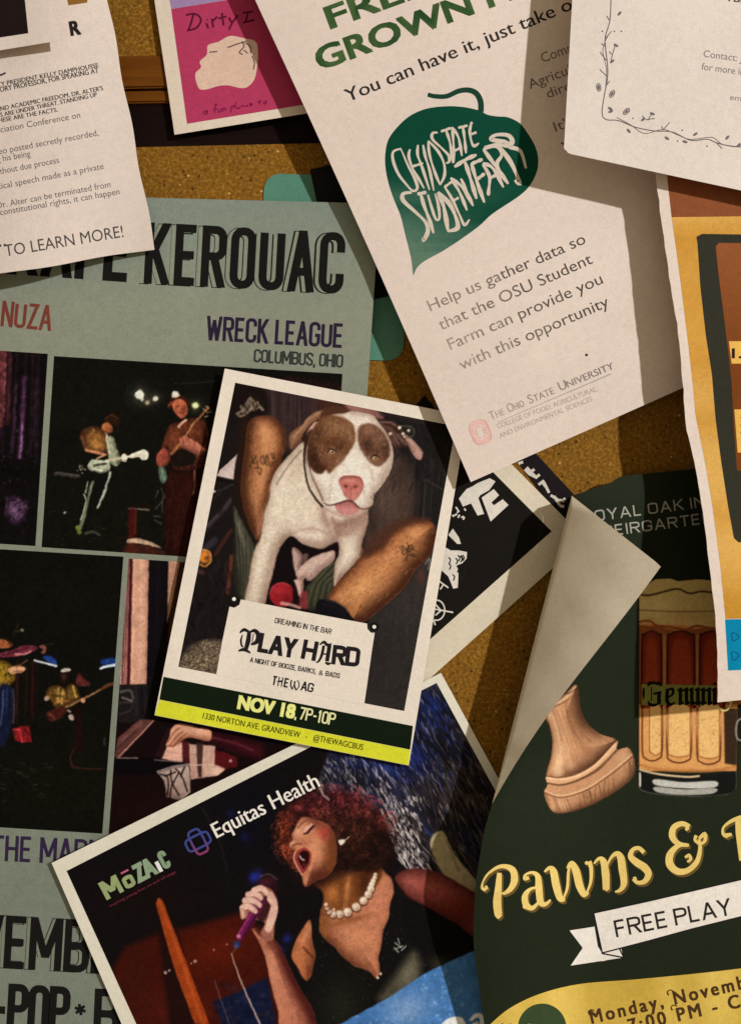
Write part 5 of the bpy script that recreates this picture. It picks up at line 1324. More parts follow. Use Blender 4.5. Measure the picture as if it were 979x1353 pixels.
for k in range(40): p.dot(rs.uniform(436, 450), rs.uniform(640, 663), .6, (158, 136, 122), 1, .5); p.dot(rs.uniform(480, 493), rs.uniform(642, 664), .6, (158, 136, 122), 1, .5)
# ---- collar
p.line([(404, 584), (402, 600), (403, 618), (407, 640), (416, 657), (426, 669)], [3.0, 2.8, 2.4, 2.4, 2.8, 3.2], (38, 22, 18), 1.8, .95)
p.line([(408, 600), (410, 622), (418, 642), (427, 661)], 1.4, (66, 42, 34), 1.6, .8); p.line([(406.5, 590), (405, 604), (407, 622), (413, 642)], 1.2, (170, 142, 122), 1.4, .8)
p.line([(398, 596), (384, 612), (374, 626), (366, 640)], 2, (64, 42, 32), 3, .5)
p.mottle(.05, 2.0, 8); p.mottle(.04, 5, 9)
PQ = [(311, 505.6), (602, 563.2), (534, 939.5), (236, 881)]
photo = p.mesh('dog_photo', PQ, Hd, dg_, 1.0, .95)
photo['label'] = 'photograph of a brown and white dog between two tattooed legs'

I = Ink()
lab = [(303.5, 801.5), (310, 803), (316.5, 799), (318.5, 792), (400, 808), (485, 824), (485.5, 831), (490, 836), (495, 836), (491, 862), (485, 905), (481, 931.5), (385, 911), (286, 892), (294, 847)]
I.poly(lab, DW, 0)
lb = I.build('label_panel', Hd, dg_, PAPER, lv=2.0)
# the dots in the notched corners
for nm, (x, y) in (('corner_dot', (309.5, 791.5)), ('corner_dot', (494.5, 828.2))):
    I = Ink(); I.disc(x, y, 6.2, (24, 19, 19), 0); I.disc(x, y, 2.5, (232, 220, 204), .4); I.build(nm, Hd, lb, lv=1.5)
ZB = lambda x, y: (x / 2.646 + 190, y / 2.646 + 760)
TK = (34, 28, 30)
I = Ink(); cond(I, "DREAMING IN THE BAR", ZB(457, 167), ZB(655, 207), 7.4, 1.15, (66, 58, 56), 0, wide=.5, gap=.2, space=.3); I.build('small_line', Hd, lb, lv=2.8)
I = Ink()
for b_, a, e, cp in (("LAY", (396, 268), (530, 292), 26), ("H", (548, 291), (600, 301), 26), ("RD", (655, 311), (752, 322), 26)):
    cond(I, b_, ZB(*a), ZB(*e), cp, 5.6, TK, 0, wide=.5, gap=.16)
def black_letter(ox, oy, r, strokes):
    for i, (a, w) in enumerate(strokes):
        q = [(ox + x * math.cos(r) - y * math.sin(r), oy + x * math.sin(r) + y * math.cos(r)) for x, y in a]
        I.ribbon(cat(q, 5) if len(q) > 2 else q, w, TK, .05 * i)
black_letter(*ZB(338, 258), .16, [([(8, -24), (8.5, -12), (7, 1)], [5, 6.5, 5]), ([(0, -19), (-1, -12), (1, -5), (4, -3)], [1.2, 2.6, 2.6, 1.2]), ([(9, -24), (15, -27), (20.5, -22), (20, -13), (13, -8)], [2.4, 5, 6.5, 6, 2.4]), ([(-2, 3), (5, 0), (14, 3)], [2, 5, 2]), ([(-4, -21), (1, -26), (9, -23.5)], [2, 4.6, 3]), ([(14, -23), (14, -11)], 1.2)])
black_letter(*ZB(608, 304), .16, [([(12, -25), (12, -3)], [5.4, 5.2]), ([(10, -1.5), (14, 0), (17.5, -2)], [2.4, 4, 1.6]), ([(4.5, -23), (4, -11), (1.5, -2), (-2, 1)], [3.8, 3.8, 3, 1.2]), ([(-1, -23), (4, -27.5), (9, -24.5), (14.5, -27)], [1.6, 4, 4.2, 1.6]), ([(2.5, -11.5), (11, -12.5)], 2)])
I.build('title', Hd, lb, lv=2.8)
I = Ink(); cond(I, "A NIGHT OF BOOZE, BARKS,", ZB(370, 304), ZB(602, 346), 6.8, 1.25, (60, 52, 50), 0, wide=.5, gap=.22, space=.3)
I.text("&", ZB(611, 348.5), ZB(626, 351), 6.8, (60, 52, 50), .1, .014); cond(I, "BADS", ZB(634, 352), ZB(685, 361), 6.8, 1.25, (60, 52, 50), 0, wide=.5, gap=.22); I.build('small_line', Hd, lb, lv=2.8)
I = Ink()
cond(I, "T", ZB(446, 383), ZB(463, 386), 12.5, 2.2, TK, 0, wide=.4); cond(I, "H", ZB(467, 387), ZB(483, 390), 12.5, 1.5, TK, 0, wide=.4); cond(I, "E", ZB(488, 391), ZB(504, 394), 12.5, 2.2, TK, 0, wide=.4); cond(I, "AG", ZB(547, 402), ZB(591, 411), 12.5, 2.2, TK, 0, wide=.46, gap=.18)
for i, (a, w) in enumerate((([(517, 366), (514, 384), (520, 399)], 1.9), ([(520, 399), (529, 374)], 1.1), ([(529, 370), (527, 386), (533, 402)], 2.1), ([(533, 402), (543, 388), (541, 372), (536, 369)], 1.4), ([(466, 372), (484, 368)], 1.2))):
    I.ribbon(cat([ZB(*q) for q in a], 4), w, TK, .05 * i)
I.build('venue_name', Hd, lb, lv=2.8)
I = Ink(); I.quad([(216.5, 894.2), (545.5, 959.2), (541.8, 990.5), (211, 924.3)], (16, 25, 13), 0, 16)
gb = I.build('date_band', Hd, dg_, lv=1.4)
I = Ink(); YL = (222, 220, 132)
I.text("NOV 18", ZB(329, 466), ZB(523, 500), 17.5, YL, 0, .06, 0, 1.0)
I.build('date', Hd, gb, lv=2.2)
I = Ink(); cond(I, ", 7P-10P", ZB(527, 500), ZB(666, 526), 16.5, 2.3, (214, 210, 156), 0, wide=.44, gap=.17, space=.12); I.build('hours', Hd, gb, lv=2.2)
I = Ink(); I.quad([(211, 924.6), (541.8, 990.8), (539.8, 1011.2), (204.8, 944.8)], (204, 203, 46), 0, 16)
yb = I.build('address_strip', Hd, dg_, lv=1.4)
I = Ink(); I.text("1330 NORTON AVE. GRANDVIEW   -   @THEWAGCBUS", ZB(206, 501), ZB(765, 612), 8, (62, 58, 22), 0, .016); I.build('address', Hd, yb, lv=2.2)
# ================================================================ singer flyer, bottom centre
sg = thing('flyer', 'flyer picturing a curly haired singer with a purple microphone, lower centre', 'flyer', (400, 1180, 10))
def Hs(x, y):
    x = np.asarray(x, float); y = np.asarray(y, float)
    return 9 + 5 * sst(220, 70, x) - 7 * sst(500, 620, x)
sheet('paper', [(68.7, 1140.3), (582.5, 889), (822, 1330), (252, 1562)], Hs, (211, 202, 184), sg, None, 50)
B5 = lambda a: zm(a, 5.44, 360, 1020)
B6 = lambda a: zm(a, 5.44, 300, 1120)
B7 = lambda a: zm(a, 4.45, 440, 1120)
B8 = lambda a: zm(a, 3.765, 420, 890)
B9 = lambda a: zm(a, 2.879, 60, 960)
p = Paint(80, 895, 800, 1400, (20, 15, 16))
p.blob(330, 1080, 40, 60, (14, 12, 22), .8); p.blob(200, 1190, 70, 40, (26, 14, 12), .7)
# stage floor
fl_ = p.fill([(140, 1300), (150, 1280), (166, 1252), (213, 1232), (262, 1222), (317, 1206), (345, 1225), (362, 1250), (372, 1400), (170, 1400)], (72, 19, 10), 10, 1, False)
p.blob(285, 1255, 50, 30, (104, 27, 10), .8, -15, fl_); p.blob(180, 1290, 26, 40, (64, 20, 14), .7, 0, fl_); p.blob(240, 1330, 40, 20, (98, 30, 18), .7, 0, fl_)
p.fill([(206, 1205), (236, 1232), (258, 1353), (262, 1400), (230, 1400), (215, 1280)], (26, 12, 12), 8, .8, False)
p.fill(B9([(420, 672), (432, 652), (446, 660), (500, 800), (625, 1132), (570, 1132), (498, 940), (450, 780)]), (158, 62, 22), 1.8, 1, False)
p.line(B9([(432, 660), (520, 890), (600, 1132)]), 4, (184, 80, 34), 3, .6, False)
p.fill(B9([(638, 1048), (740, 1005), (845, 955), (872, 1100), (880, 1180), (690, 1180)]), (20, 26, 56), 5, 1, False)
for k in range(50): p.blob(rs.uniform(285, 360), rs.uniform(1300, 1353), 3, 3, [(34, 44, 84), (12, 14, 30), (70, 44, 50)][k % 3], .5)
p.line([(306, 1260), (320, 1300), (345, 1356)], [1.4, 2.0, 2.4], (176, 152, 140), 1.3, .9); p.line([(284, 1296), (304, 1356)], 1.3, (140, 110, 100), 1.3, .55, False)
for x, y, r in ((219, 1285, 2.2), (224, 1282, 1.6), (258, 1270, 2), (253, 1273, 1.2), (283, 1255, 1), (300, 1248, 1)): p.dot(x, y, r, (196, 170, 156), 1.6, .75)
for x, y, a in ((337, 1159, .8), (341, 1155, .6), (379, 1240, .7), (324, 1106, .35), (334, 1160, .6), (372, 1255, .4), (305, 1075, .3)): p.blob(x, y, 6, 6, (34, 44, 150), a)
p.line([(268, 1068), (290, 1110), (300, 1150)], 2, (44, 40, 34), 3, .6)
# tinsel curtain
cur = p.fill([(418, 1050), (424, 1022), (436, 984), (500, 948), (557, 905), (590, 890), (600, 930), (680, 1080), (680, 1180), (640, 1190), (600, 1160), (560, 1150), (545, 1152), (528, 1140), (505, 1080), (470, 1052), (440, 1046)], (44, 36, 40), 3, 1, False)
p.blob(575, 935, 22, 26, (26, 46, 120), .95, 0, cur); p.blob(500, 1000, 60, 30, (30, 44, 108), .8, 0, cur); p.blob(550, 1010, 26, 26, (26, 40, 116), .7, 0, cur); p.blob(600, 990, 24, 26, (20, 18, 26), .8, 0, cur); p.blob(620, 1060, 40, 50, (44, 32, 32), .7, 0, cur); p.blob(560, 1090, 30, 30, (22, 16, 18), .8, 0, cur)
r8 = np.random.RandomState(21)
for k in range(70): p.blob(r8.uniform(430, 650), r8.uniform(900, 1170), r8.uniform(6, 16), r8.uniform(14, 40), [(16, 13, 17), (66, 56, 56), (30, 40, 92), (24, 20, 22)][k % 4], .45, -28, cur)
for k in range(2600):
    x, y = r8.uniform(415, 665), r8.uniform(890, 1180)
    d = r8.normal(.58, .16); L = r8.uniform(3, 16) * (2.2 if r8.rand() < .12 else 1)
    near = math.exp(-((x - 522 - (y - 1090) * .45) / 26) ** 2) * (1.0 if y > 1010 else .35)
    blue = math.exp(-((x - 565) / 50) ** 2 - ((y - 955) / 50) ** 2) + .8 * math.exp(-((x - 485) / 60) ** 2 - ((y - 1005) / 28) ** 2)
    q = r8.rand(); v = r8.uniform(.55, 1.15)
    if q < .16 + .5 * near: c, a = np.array((206, 192, 188)) * v, .5 + .4 * near
    elif q < .3 + blue * .4: c, a = np.array((48, 66, 150)) * v, .65
    elif q < .62: c, a = np.array((112, 94, 82)) * v, .5
    else: c, a = (14, 11, 14), .75
    if x > 592 and q < .22: c, a = np.array((150, 130, 108)) * v, .5
    m2 = L * r8.uniform(-.15, .15)
    p.line([(x, y), (x + L * d * .5 + m2, y + L * .5), (x + L * d, y + L)], [r8.uniform(.5, 1.6), r8.uniform(.8, 1.9), .5], np.clip(c, 5, 240), 1.2, a, False, cur)
for k in range(240):
    x = r8.uniform(498, 556); y = r8.uniform(1050, 1152); p.line([(x, y), (x + r8.uniform(.5, 3), y + r8.uniform(2, 7))], r8.uniform(.7, 1.7), (216, 202, 194), 1.4, .7, False, cur)
for k in range(70):
    x, y = r8.uniform(425, 470), r8.uniform(1000, 1052); p.line([(x, y), (x + r8.uniform(.5, 3), y + r8.uniform(2, 6))], r8.uniform(.6, 1.4), (182, 176, 182), 1.4, .65, False, cur)
for k in range(26):
    x, y = r8.uniform(560, 640), r8.uniform(960, 1130); p.line([(x, y), (x + r8.uniform(14, 34), y + r8.uniform(40, 80))], r8.uniform(.6, 1.2), (132, 116, 100), 1.2, .45, False, cur)
bp_ = p.fill([(568, 1112), (585, 1098), (600, 1128), (628, 1163), (640, 1190), (605, 1172), (582, 1150)], (160, 144, 108), 3)
p.line([(590, 1110), (606, 1150)], 3, (96, 84, 64), 3, .5, True, bp_)
# ---- right arm, dress, chest
p.fill([(522, 1160), (530, 1152), (541, 1148.5), (552, 1147.5), (584, 1155), (627, 1180), (660, 1200), (660, 1262), (627, 1240), (602, 1220), (563, 1198), (540, 1186), (528, 1172)], (158, 78, 68), 2.5)
p.blob(610, 1205, 40, 26, (112, 36, 28), .9); p.blob(540, 1165, 10, 12, (172, 94, 84), .7)
CHS = [(424, 1204), (445, 1150), (480, 1130), (512, 1156), (519, 1166), (520.5, 1179), (515.5, 1194), (513.5, 1212), (506.5, 1230), (504, 1248), (500, 1266), (502, 1284), (497, 1293), (488, 1283), (468, 1276), (451, 1262), (443, 1252), (429, 1240), (422, 1229)]
ch = p.fill(CHS, (182, 114, 82), 2)
p.rim(CHS, (96, 46, 26), 14, .85, -1, .2); p.rim(CHS, (120, 66, 46), 4, .5)
p.blob(428, 1220, 8, 22, (140, 84, 42), .8, 0, ch); p.blob(500, 1200, 12, 30, (196, 120, 96), .6, 20, ch); p.blob(470, 1240, 20, 16, (204, 136, 98), .6, 0, ch); p.blob(462, 1216, 34, 5, (140, 80, 44), .7, -14, ch); p.blob(492, 1282, 8, 10, (176, 104, 78), .6, 0, ch)
nk = p.fill([(412, 1160), (440, 1120), (480, 1115), (505, 1150), (492, 1180), (476, 1200), (452, 1208), (434, 1206), (428, 1192), (426, 1178)], (128, 70, 32), 3)
p.blob(440, 1180, 10, 18, (172, 106, 54), .8, 0, nk); p.blob(459, 1172, 4, 26, (190, 126, 76), .7, 6, nk); p.blob(420, 1164, 14, 8, (74, 28, 18), .85, -20, nk); p.blob(482, 1165, 10, 26, (66, 30, 18), .8, 0, nk); p.blob(450, 1186, 4, 20, (128, 70, 34), .6, 10, nk)
dr = p.fill([(423, 1204), (410, 1219), (412, 1240), (416, 1264), (414, 1290), (404, 1312), (402, 1400), (660, 1400), (660, 1235), (627, 1240), (602, 1220), (563, 1198), (540, 1185), (527, 1170), (518, 1158), (521, 1178), (516, 1194), (514, 1212), (507, 1230), (504.5, 1248), (500.5, 1266), (503, 1286), (497, 1294), (487, 1284), (467, 1277), (450, 1263), (442, 1253), (428, 1241), (421, 1229)], (20, 17, 16), 1.6, 1, False)
p.blob(450, 1330, 30, 40, (38, 36, 26), .8, 0, dr)
cone = p.fill([(546, 1256), (552, 1262), (556, 1290), (540, 1320), (500, 1322), (520, 1290)], (92, 85, 64), 12, .8, True, dr); p.blob(580, 1272, 12, 8, (66, 58, 44), .7, 0, dr); p.blob(540, 1285, 9, 18, (134, 126, 104), .5, 20, dr)
for k in range(170):
    x, y = rs.uniform(405, 600), rs.uniform(1195, 1345); c = rs.uniform(50, 120); p.dot(x, y, rs.uniform(.4, 1.0), (c, c * .95, c * .8), 1, .5, dr)
for a in ([(522, 1246), (530, 1252)], [(526, 1240), (528, 1248)], [(523, 1254), (532, 1250)], [(530, 1256), (536, 1250)], [(521, 1252), (526, 1258)]): p.line(a, 1.4, (190, 186, 176), 1.2, .8, False)
for x, y in ((499, 1292), (503, 1287), (441, 1202)): p.dot(x, y, 1.8, (214, 190, 168), 1.3, .9)
p.fill([(566, 1190), (600, 1222), (640, 1250), (560, 1262), (536, 1230), (530, 1196)], (15, 13, 13), 5, .6, True, dr)
# blue banner
bb = p.fill([(440, 1358), (514, 1318), (561, 1286), (593, 1270.6), (627, 1256), (670, 1238), (680, 1400), (420, 1400)], (64, 110, 164), 1.8, 1, False)
p.blob(535, 1335, 34, 22, (126, 152, 190), .8, -20, bb); p.blob(490, 1348, 26, 12, (60, 104, 164), .6, -25, bb)
for k in range(160): p.blob(rs.uniform(460, 620), rs.uniform(1275, 1353), 2, 2, [(150, 178, 212), (60, 108, 168)][k % 2], .35, 0, bb)
p.fill(B7([(640, 1037), (680, 1006), (730, 994), (765, 1010), (775, 1060), (640, 1070)]), (226, 222, 216), 1.8)
p.fill(B7([(800, 1010), (840, 975), (880, 985), (895, 1037), (880, 1070), (860, 1070), (862, 1010), (840, 1000), (815, 1020)]), (226, 222, 216), 1.5)
p.fill(B7([(812, 1040), (850, 1024), (856, 1070), (812, 1070)]), (220, 214, 206), 1.5)
# ---- left upper arm
UPA = [(410, 1216), (399, 1228), (390, 1245), (385, 1262), (392, 1277), (403, 1295), (410, 1292), (414, 1277), (417, 1262), (412, 1238)]
ua = p.fill(UPA, (176, 102, 64), 2)
p.rim(UPA, (84, 40, 26), 7, .7, .6, .7)
p.line([(401, 1252), (412, 1263), (416, 1268)], 3, (96, 42, 26), 2.5, .85, True, ua); p.blob(404, 1236, 4, 14, (212, 142, 104), .6, 20, ua); p.blob(407, 1285, 5, 12, (120, 60, 34), .7, 0, ua); p.blob(412, 1226, 4, 12, (220, 150, 120), .6, 0, ua)
# ---- forearm, hand, microphone
FORE = [(333, 1229), (338, 1227), (346, 1232), (361, 1240), (371, 1253), (382, 1277), (396, 1306), (414, 1338), (424, 1400), (376, 1400), (368, 1340), (363, 1320), (357, 1296), (351.5, 1268), (344, 1248)]
fa = p.fill(FORE, (172, 104, 80), 2.2)
p.rim(FORE, (72, 22, 20), 13, .85, 1, -.3)
p.blob(388, 1290, 7, 50, (84, 26, 22), .9, -24, fa); p.blob(415, 1345, 7, 30, (84, 28, 22), .8, -24, fa); p.blob(360, 1280, 7, 40, (206, 140, 108), .6, -12, fa); p.blob(372, 1335, 10, 34, (196, 122, 90), .6, -10, fa); p.blob(356, 1248, 6, 10, (120, 58, 46), .7, -30, fa)
p.dot(353, 1172, 13, (52, 18, 26), 3); p.blob(354, 1166, 12, 8, (84, 34, 48), .7); p.line([(344, 1158), (355, 1155), (366, 1162)], 1.6, (150, 110, 110), 1.8, .55); p.blob(362, 1178, 9, 13, (34, 14, 16), .8)
hand_ = p.fill([(319, 1212), (318, 1200), (323, 1188), (328, 1179), (337, 1172.5), (347, 1171), (358, 1175), (366, 1187), (367, 1203), (363, 1221), (361, 1241), (350, 1243), (345, 1232), (350, 1220), (340, 1216), (326, 1214)], (150, 92, 76), 2)
p.fill([(338, 1190), (352, 1184), (358, 1196), (350, 1216), (340, 1214)], (60, 22, 26), 3, .9)
p.fill([(357, 1178), (365, 1188), (367, 1203), (362, 1222), (356, 1232), (350, 1228), (354, 1212), (358, 1198), (353, 1188)], (214, 168, 150), 2)
p.line([(344, 1190), (331, 1216), (317, 1238)], [13, 12, 9.5], (112, 26, 78), 1.8, 1, False); p.line([(348, 1188), (336, 1214), (322, 1238)], 3, (60, 14, 40), 2.5, .8, False); p.line([(340, 1192), (327, 1216), (314, 1236)], 2, (170, 60, 120), 2, .7, False)
for a in ([(336, 1176), (345, 1174), (352, 1180)], [(328, 1182), (337, 1181), (345, 1187)], [(324, 1190), (334, 1190), (343, 1196)], [(320.5, 1199), (329, 1198), (337, 1204)]):
    p.line(a, [7.5, 8.5, 7], (214, 170, 152), 1.8)
    p.line([(q[0], q[1] + 4.4) for q in a], 1.2, (110, 54, 48), 1.4, .75)
p.line([(320, 1202), (321, 1212)], 5, (196, 144, 124), 1.8, 1, False); p.blob(322, 1206, 3, 5, (224, 180, 160), .5)
p.dot(315.5, 1237, 2.6, (206, 120, 140), 1.8, .9); p.dot(313, 1248, 5, (44, 46, 92), 2.2); p.blob(312, 1250, 3, 2.5, (110, 110, 150), .6); p.line([(311, 1253), (307, 1262)], 1.5, (120, 100, 100), 1.3, .6, False)
# ---- hair behind the face
HR = [(371, 1081), (366, 1098), (368, 1112), (371, 1128), (380, 1141), (389, 1158), (398, 1168), (420, 1172), (470, 1152), (482, 1150), (497, 1154), (512, 1146), (520, 1128), (518, 1106), (507, 1087), (490, 1067), (468, 1050), (444, 1043), (421, 1047), (400, 1053), (382, 1063)]
hr = p.fill([(444 + (x - 444) * .9, 1105 + (y - 1105) * .9) for x, y in HR], (46, 20, 15), 16)
hw_ = p.fill([(444 + (x - 444) * 1.04, 1103 + (y - 1103) * 1.05) for x, y in HR], (40, 17, 14), 14, .35)
p.blob(458, 1062, 38, 13, (96, 27, 36), .85, 15, hw_); p.blob(402, 1066, 20, 11, (92, 28, 36), .8, -20, hw_); p.blob(378, 1100, 9, 28, (104, 34, 22), .9, 0, hw_); p.blob(386, 1138, 8, 18, (78, 22, 19), .8, -20, hr); p.blob(460, 1095, 22, 18, (40, 20, 13), .8, 0, hr); p.blob(490, 1122, 22, 28, (28, 13, 10), .9, 0, hr); p.blob(505, 1085, 12, 16, (92, 28, 26), .7, 0, hw_); p.blob(478, 1146, 16, 12, (18, 9, 8), .9, 0, hr)
hx = np.array([a for a, b in HR]); hy = np.array([b for a, b in HR])
nb_ = p.noise(9, 1, 55)
for k in range(4200):
    t = r8.uniform(0, 6.283); rr = math.sqrt(r8.uniform(0, 1)) * 1.10
    x, y = 444 + 77 * rr * math.cos(t), 1106 + 64 * rr * math.sin(t)
    if rr > .97 and (r8.rand() < .45 or y > 1140): continue
    if y > 1150 and 400 < x < 500: continue
    top = np.clip((1092 - y) / 45, 0, 1); lf_ = np.clip((396 - x) / 22, 0, 1); rt = np.clip((x - 488) / 30, 0, 1) * np.clip((1110 - y) / 40, 0, 1)
    low = np.clip((y - 1105) / 40, 0, 1) * np.clip((x - 400) / 30, 0, 1)
    base = np.array([66, 32, 22]) * (1 - top) + np.array([122, 44, 50]) * top
    base = base * (1 - lf_) + np.array([134, 54, 34]) * lf_; base = base * (1 - rt) + np.array([128, 46, 42]) * rt; base = base * (1 - .55 * low)
    iy, ix_ = int(np.clip(y - p.y0, 0, nb_.shape[0] - 1)), int(np.clip(x - p.x0, 0, nb_.shape[1] - 1))
    v = (.25 + 1.5 * nb_[iy, ix_]) * r8.uniform(.45, 1.5)
    r, a0 = r8.uniform(1.0, 3.2), r8.uniform(0, 6.28)
    p.line([(x + r * math.cos(a0 + q), y + r * math.sin(a0 + q)) for q in (0, .8, 1.6, 2.4)], r8.uniform(.6, 1.3), np.clip(base * v, 4, 215), 1.1, .6 if rr < .95 else .45, False)
for k in range(120):
    x, y = r8.uniform(425, 492), r8.uniform(1046, 1078); p.dot(x, y, r8.uniform(.5, 1.1), (158, 84, 84), 1.2, .5, hw_)
p.line([(423, 1040), (427, 1050), (434, 1056)], 3, (200, 190, 180), 2.5, .6)
# ---- face
FACE = [(399, 1080), (391, 1093), (386, 1102), (387, 1110), (382, 1115.5), (384, 1121), (389.5, 1123), (387.5, 1134), (392.5, 1147), (399, 1157), (401.5, 1168), (406, 1171), (416, 1164), (434, 1156), (444, 1138), (443, 1108), (434, 1091), (416, 1083)]
fc = p.fill(FACE, (192, 124, 90), 2)
p.rim(FACE, (78, 34, 22), 15, .95, 1, .4); p.rim(FACE, (120, 66, 46), 4, .5)
p.blob(440, 1126, 9, 34, (120, 62, 32), .9, 6, fc); p.blob(424, 1156, 16, 10, (96, 40, 26), .85, -25, fc); p.blob(420, 1086, 14, 8, (120, 60, 44), .8, 15, fc); p.blob(427, 1100, 9, 9, (176, 60, 52), .75, 0, fc); p.blob(418, 1122, 8, 14, (216, 146, 104), .6, 0, fc); p.blob(394, 1098, 5, 9, (222, 164, 136), .7, 20, fc); p.blob(404, 1160, 5, 6, (208, 140, 104), .6, 0, fc); p.blob(436, 1145, 8, 12, (130, 70, 36), .6, 0, fc); p.blob(400, 1112, 8, 5, (150, 84, 62), .6, 0, fc)
p.blob(386, 1114, 4, 4, (224, 160, 130), .8, 0, fc); p.line([(387, 1117), (393, 1115), (398, 1116)], 2, (92, 38, 30), 1.8, .8, True, fc); p.line([(388, 1104), (391, 1110)], 1.6, (150, 86, 64), 1.8, .6, False, fc)
p.fill([(400, 1100), (404, 1093), (411, 1088), (414, 1091), (408, 1097)], (222, 168, 150), 2, .8, True, fc)
p.line([(402, 1102), (407, 1100), (411, 1095), (414, 1091)], [1.6, 3, 3.2, 2], (52, 18, 18), 1.5, .95); p.line([(394, 1094), (399, 1088), (405, 1084)], 1.8, (96, 50, 40), 1.8, .75); p.line([(411, 1096), (417, 1091)], 1.2, (60, 24, 20), 1.3, .7, False)
p.fill([(402, 1119.5), (408, 1123), (411.5, 1130), (410.5, 1140), (406, 1148), (400, 1154), (395, 1148), (391, 1138), (390, 1130), (394, 1124)], (150, 54, 50), 1.8)
p.fill([(401.5, 1123.5), (407, 1126), (409, 1132), (407, 1140), (401, 1148), (397, 1142), (394, 1134), (396, 1127)], (44, 10, 12), 1.6)
p.line([(396, 1131), (398.5, 1135), (402, 1136.5)], 2, (206, 176, 166), 1.4, .9); p.blob(402, 1143, 3, 3.5, (120, 44, 44), .8)
p.line([(390, 1126), (389, 1135), (394, 1148), (399, 1156)], 1.6, (226, 170, 146), 1.6, .7)
p.fill([(447, 1110), (454, 1109), (456, 1112), (451, 1117), (448, 1114)], (226, 206, 196), 1.4); p.line([(456, 1110), (461, 1106)], 1.8, (200, 160, 140), 1.4, .8, False); p.blob(446, 1104, 4, 6, (110, 56, 40), .6)
# ---- pearls
for x, y, r in ((496, 1156, 2.6), (495, 1160, 2.8), (493, 1164.5, 3.4), (491.5, 1169, 3.6), (490, 1174.5, 4.6), (486.5, 1182, 4.8), (480.4, 1190, 5.2), (471, 1198.6, 5.6), (459, 1205.4, 5.8), (448.5, 1208, 5), (440.5, 1208.5, 4.2), (435, 1205, 3), (432, 1200, 2.8), (431, 1195.5, 2.4)):
    p.dot(x + .6, y + 1.4, r + .6, (70, 32, 20), 2, .7); p.dot(x, y, r, (206, 176, 150), 1.4); p.blob(x - r * .25, y - r * .3, r * .6, r * .6, (242, 226, 210), .8); p.blob(x + r * .4, y + r * .5, r * .5, r * .5, (140, 100, 78), .6)
p.rim([(522, 1160), (530, 1152), (541, 1148.5), (552, 1147.5), (584, 1155), (627, 1180), (660, 1200), (660, 1262), (627, 1240), (602, 1220), (563, 1198), (540, 1186), (528, 1172)], (70, 24, 20), 12, .7)
p.deep = .2; p.wob = .5; p.mottle(.06, 1.8, 12, 1); p.mottle(.06, 6, 13)
SQ = [(88.5, 1150.8), (576.7, 902.3), (806, 1324), (268, 1545)]
ph = p.mesh('singer_photo', SQ, Hs, sg, 1.0, 1.0, keep=lambda X, Y: Y < 1395)
ph['label'] = 'photograph of a singer with curly hair, pearls and black dress'
I = Ink(); I.text("Equitas Health", (287, 1107.5), (423.5, 1038.5), 20.5, (226, 214, 204), 0, .016); I.build('sponsor_name', Hs, sg, lv=2)
I = Ink()
def loop(cx, cy, a, b, rot, n=26):
    o = []
    for i in range(n):
        t = 2 * math.pi * i / n
        x = a * math.copysign(abs(math.cos(t)) ** .45, math.cos(t)); y = b * math.copysign(abs(math.sin(t)) ** .45, math.sin(t))
        o.append((cx + x * math.cos(rot) - y * math.sin(rot), cy + x * math.sin(rot) + y * math.cos(rot)))
    return o
I.ribbon(loop(262, 1112, 16.5, 8.5, -.47), 3, (58, 66, 128), 0, True); I.ribbon(loop(262, 1112, 8.5, 16.5, -.47), 3, lambda x, y: mixc((58, 66, 128), (124, 56, 96), float(np.clip((y - 1108) / 16, 0, 1))), .5, True)
I.build('cross_logo', Hs, sg, lv=2)
I = Ink(); a_, b_ = np.array((141.5, 1189.5)), np.array((227.5, 1144.5)); d_ = (b_ - a_) / np.hypot(*(b_ - a_))
sg_c = (142, 154, 106)
cond(I, "M", a_, a_ + d_ * 26, 25, 6.2, sg_c, 0, wide=.5)
cond(I, "O", a_ + d_ * 29.5, a_ + d_ * 45, 17, 5.2, sg_c, 0, wide=.6)
cond(I, "ZA", a_ + d_ * 47, a_ + d_ * 78, 25, 5.6, (134, 152, 122), 0, wide=.4, gap=.06)
up_ = np.array([d_[1], -d_[0]])
I.ribbon([a_ + d_ * 81.5, a_ + d_ * 81.5 + up_ * 15], 5.2, (222, 218, 214), 0.1)
cond(I, "C", a_ + d_ * 86, a_ + d_ * 97.5, 25, 5.2, (128, 148, 118), 0, wide=.4)
up_ = np.array([d_[1], -d_[0]])
I.build('club_name', Hs, sg, lv=2)
I = Ink(); I.ribbon([a_ + d_ * 33 + up_ * 22.5, a_ + d_ * 44 + up_ * 22.5], 2.6, (170, 92, 108), 0); I.build('macron', Hs, sg, lv=2)
I = Ink(); I.text("INSPIRING YOUNG LIVES ON AND OFF STAGE".lower(), a_ - up_ * 10, a_ - up_ * 10 + d_ * 98, 3.2, (120, 44, 58), 0, 0); I.build('thin_line', Hs, sg, lv=2)
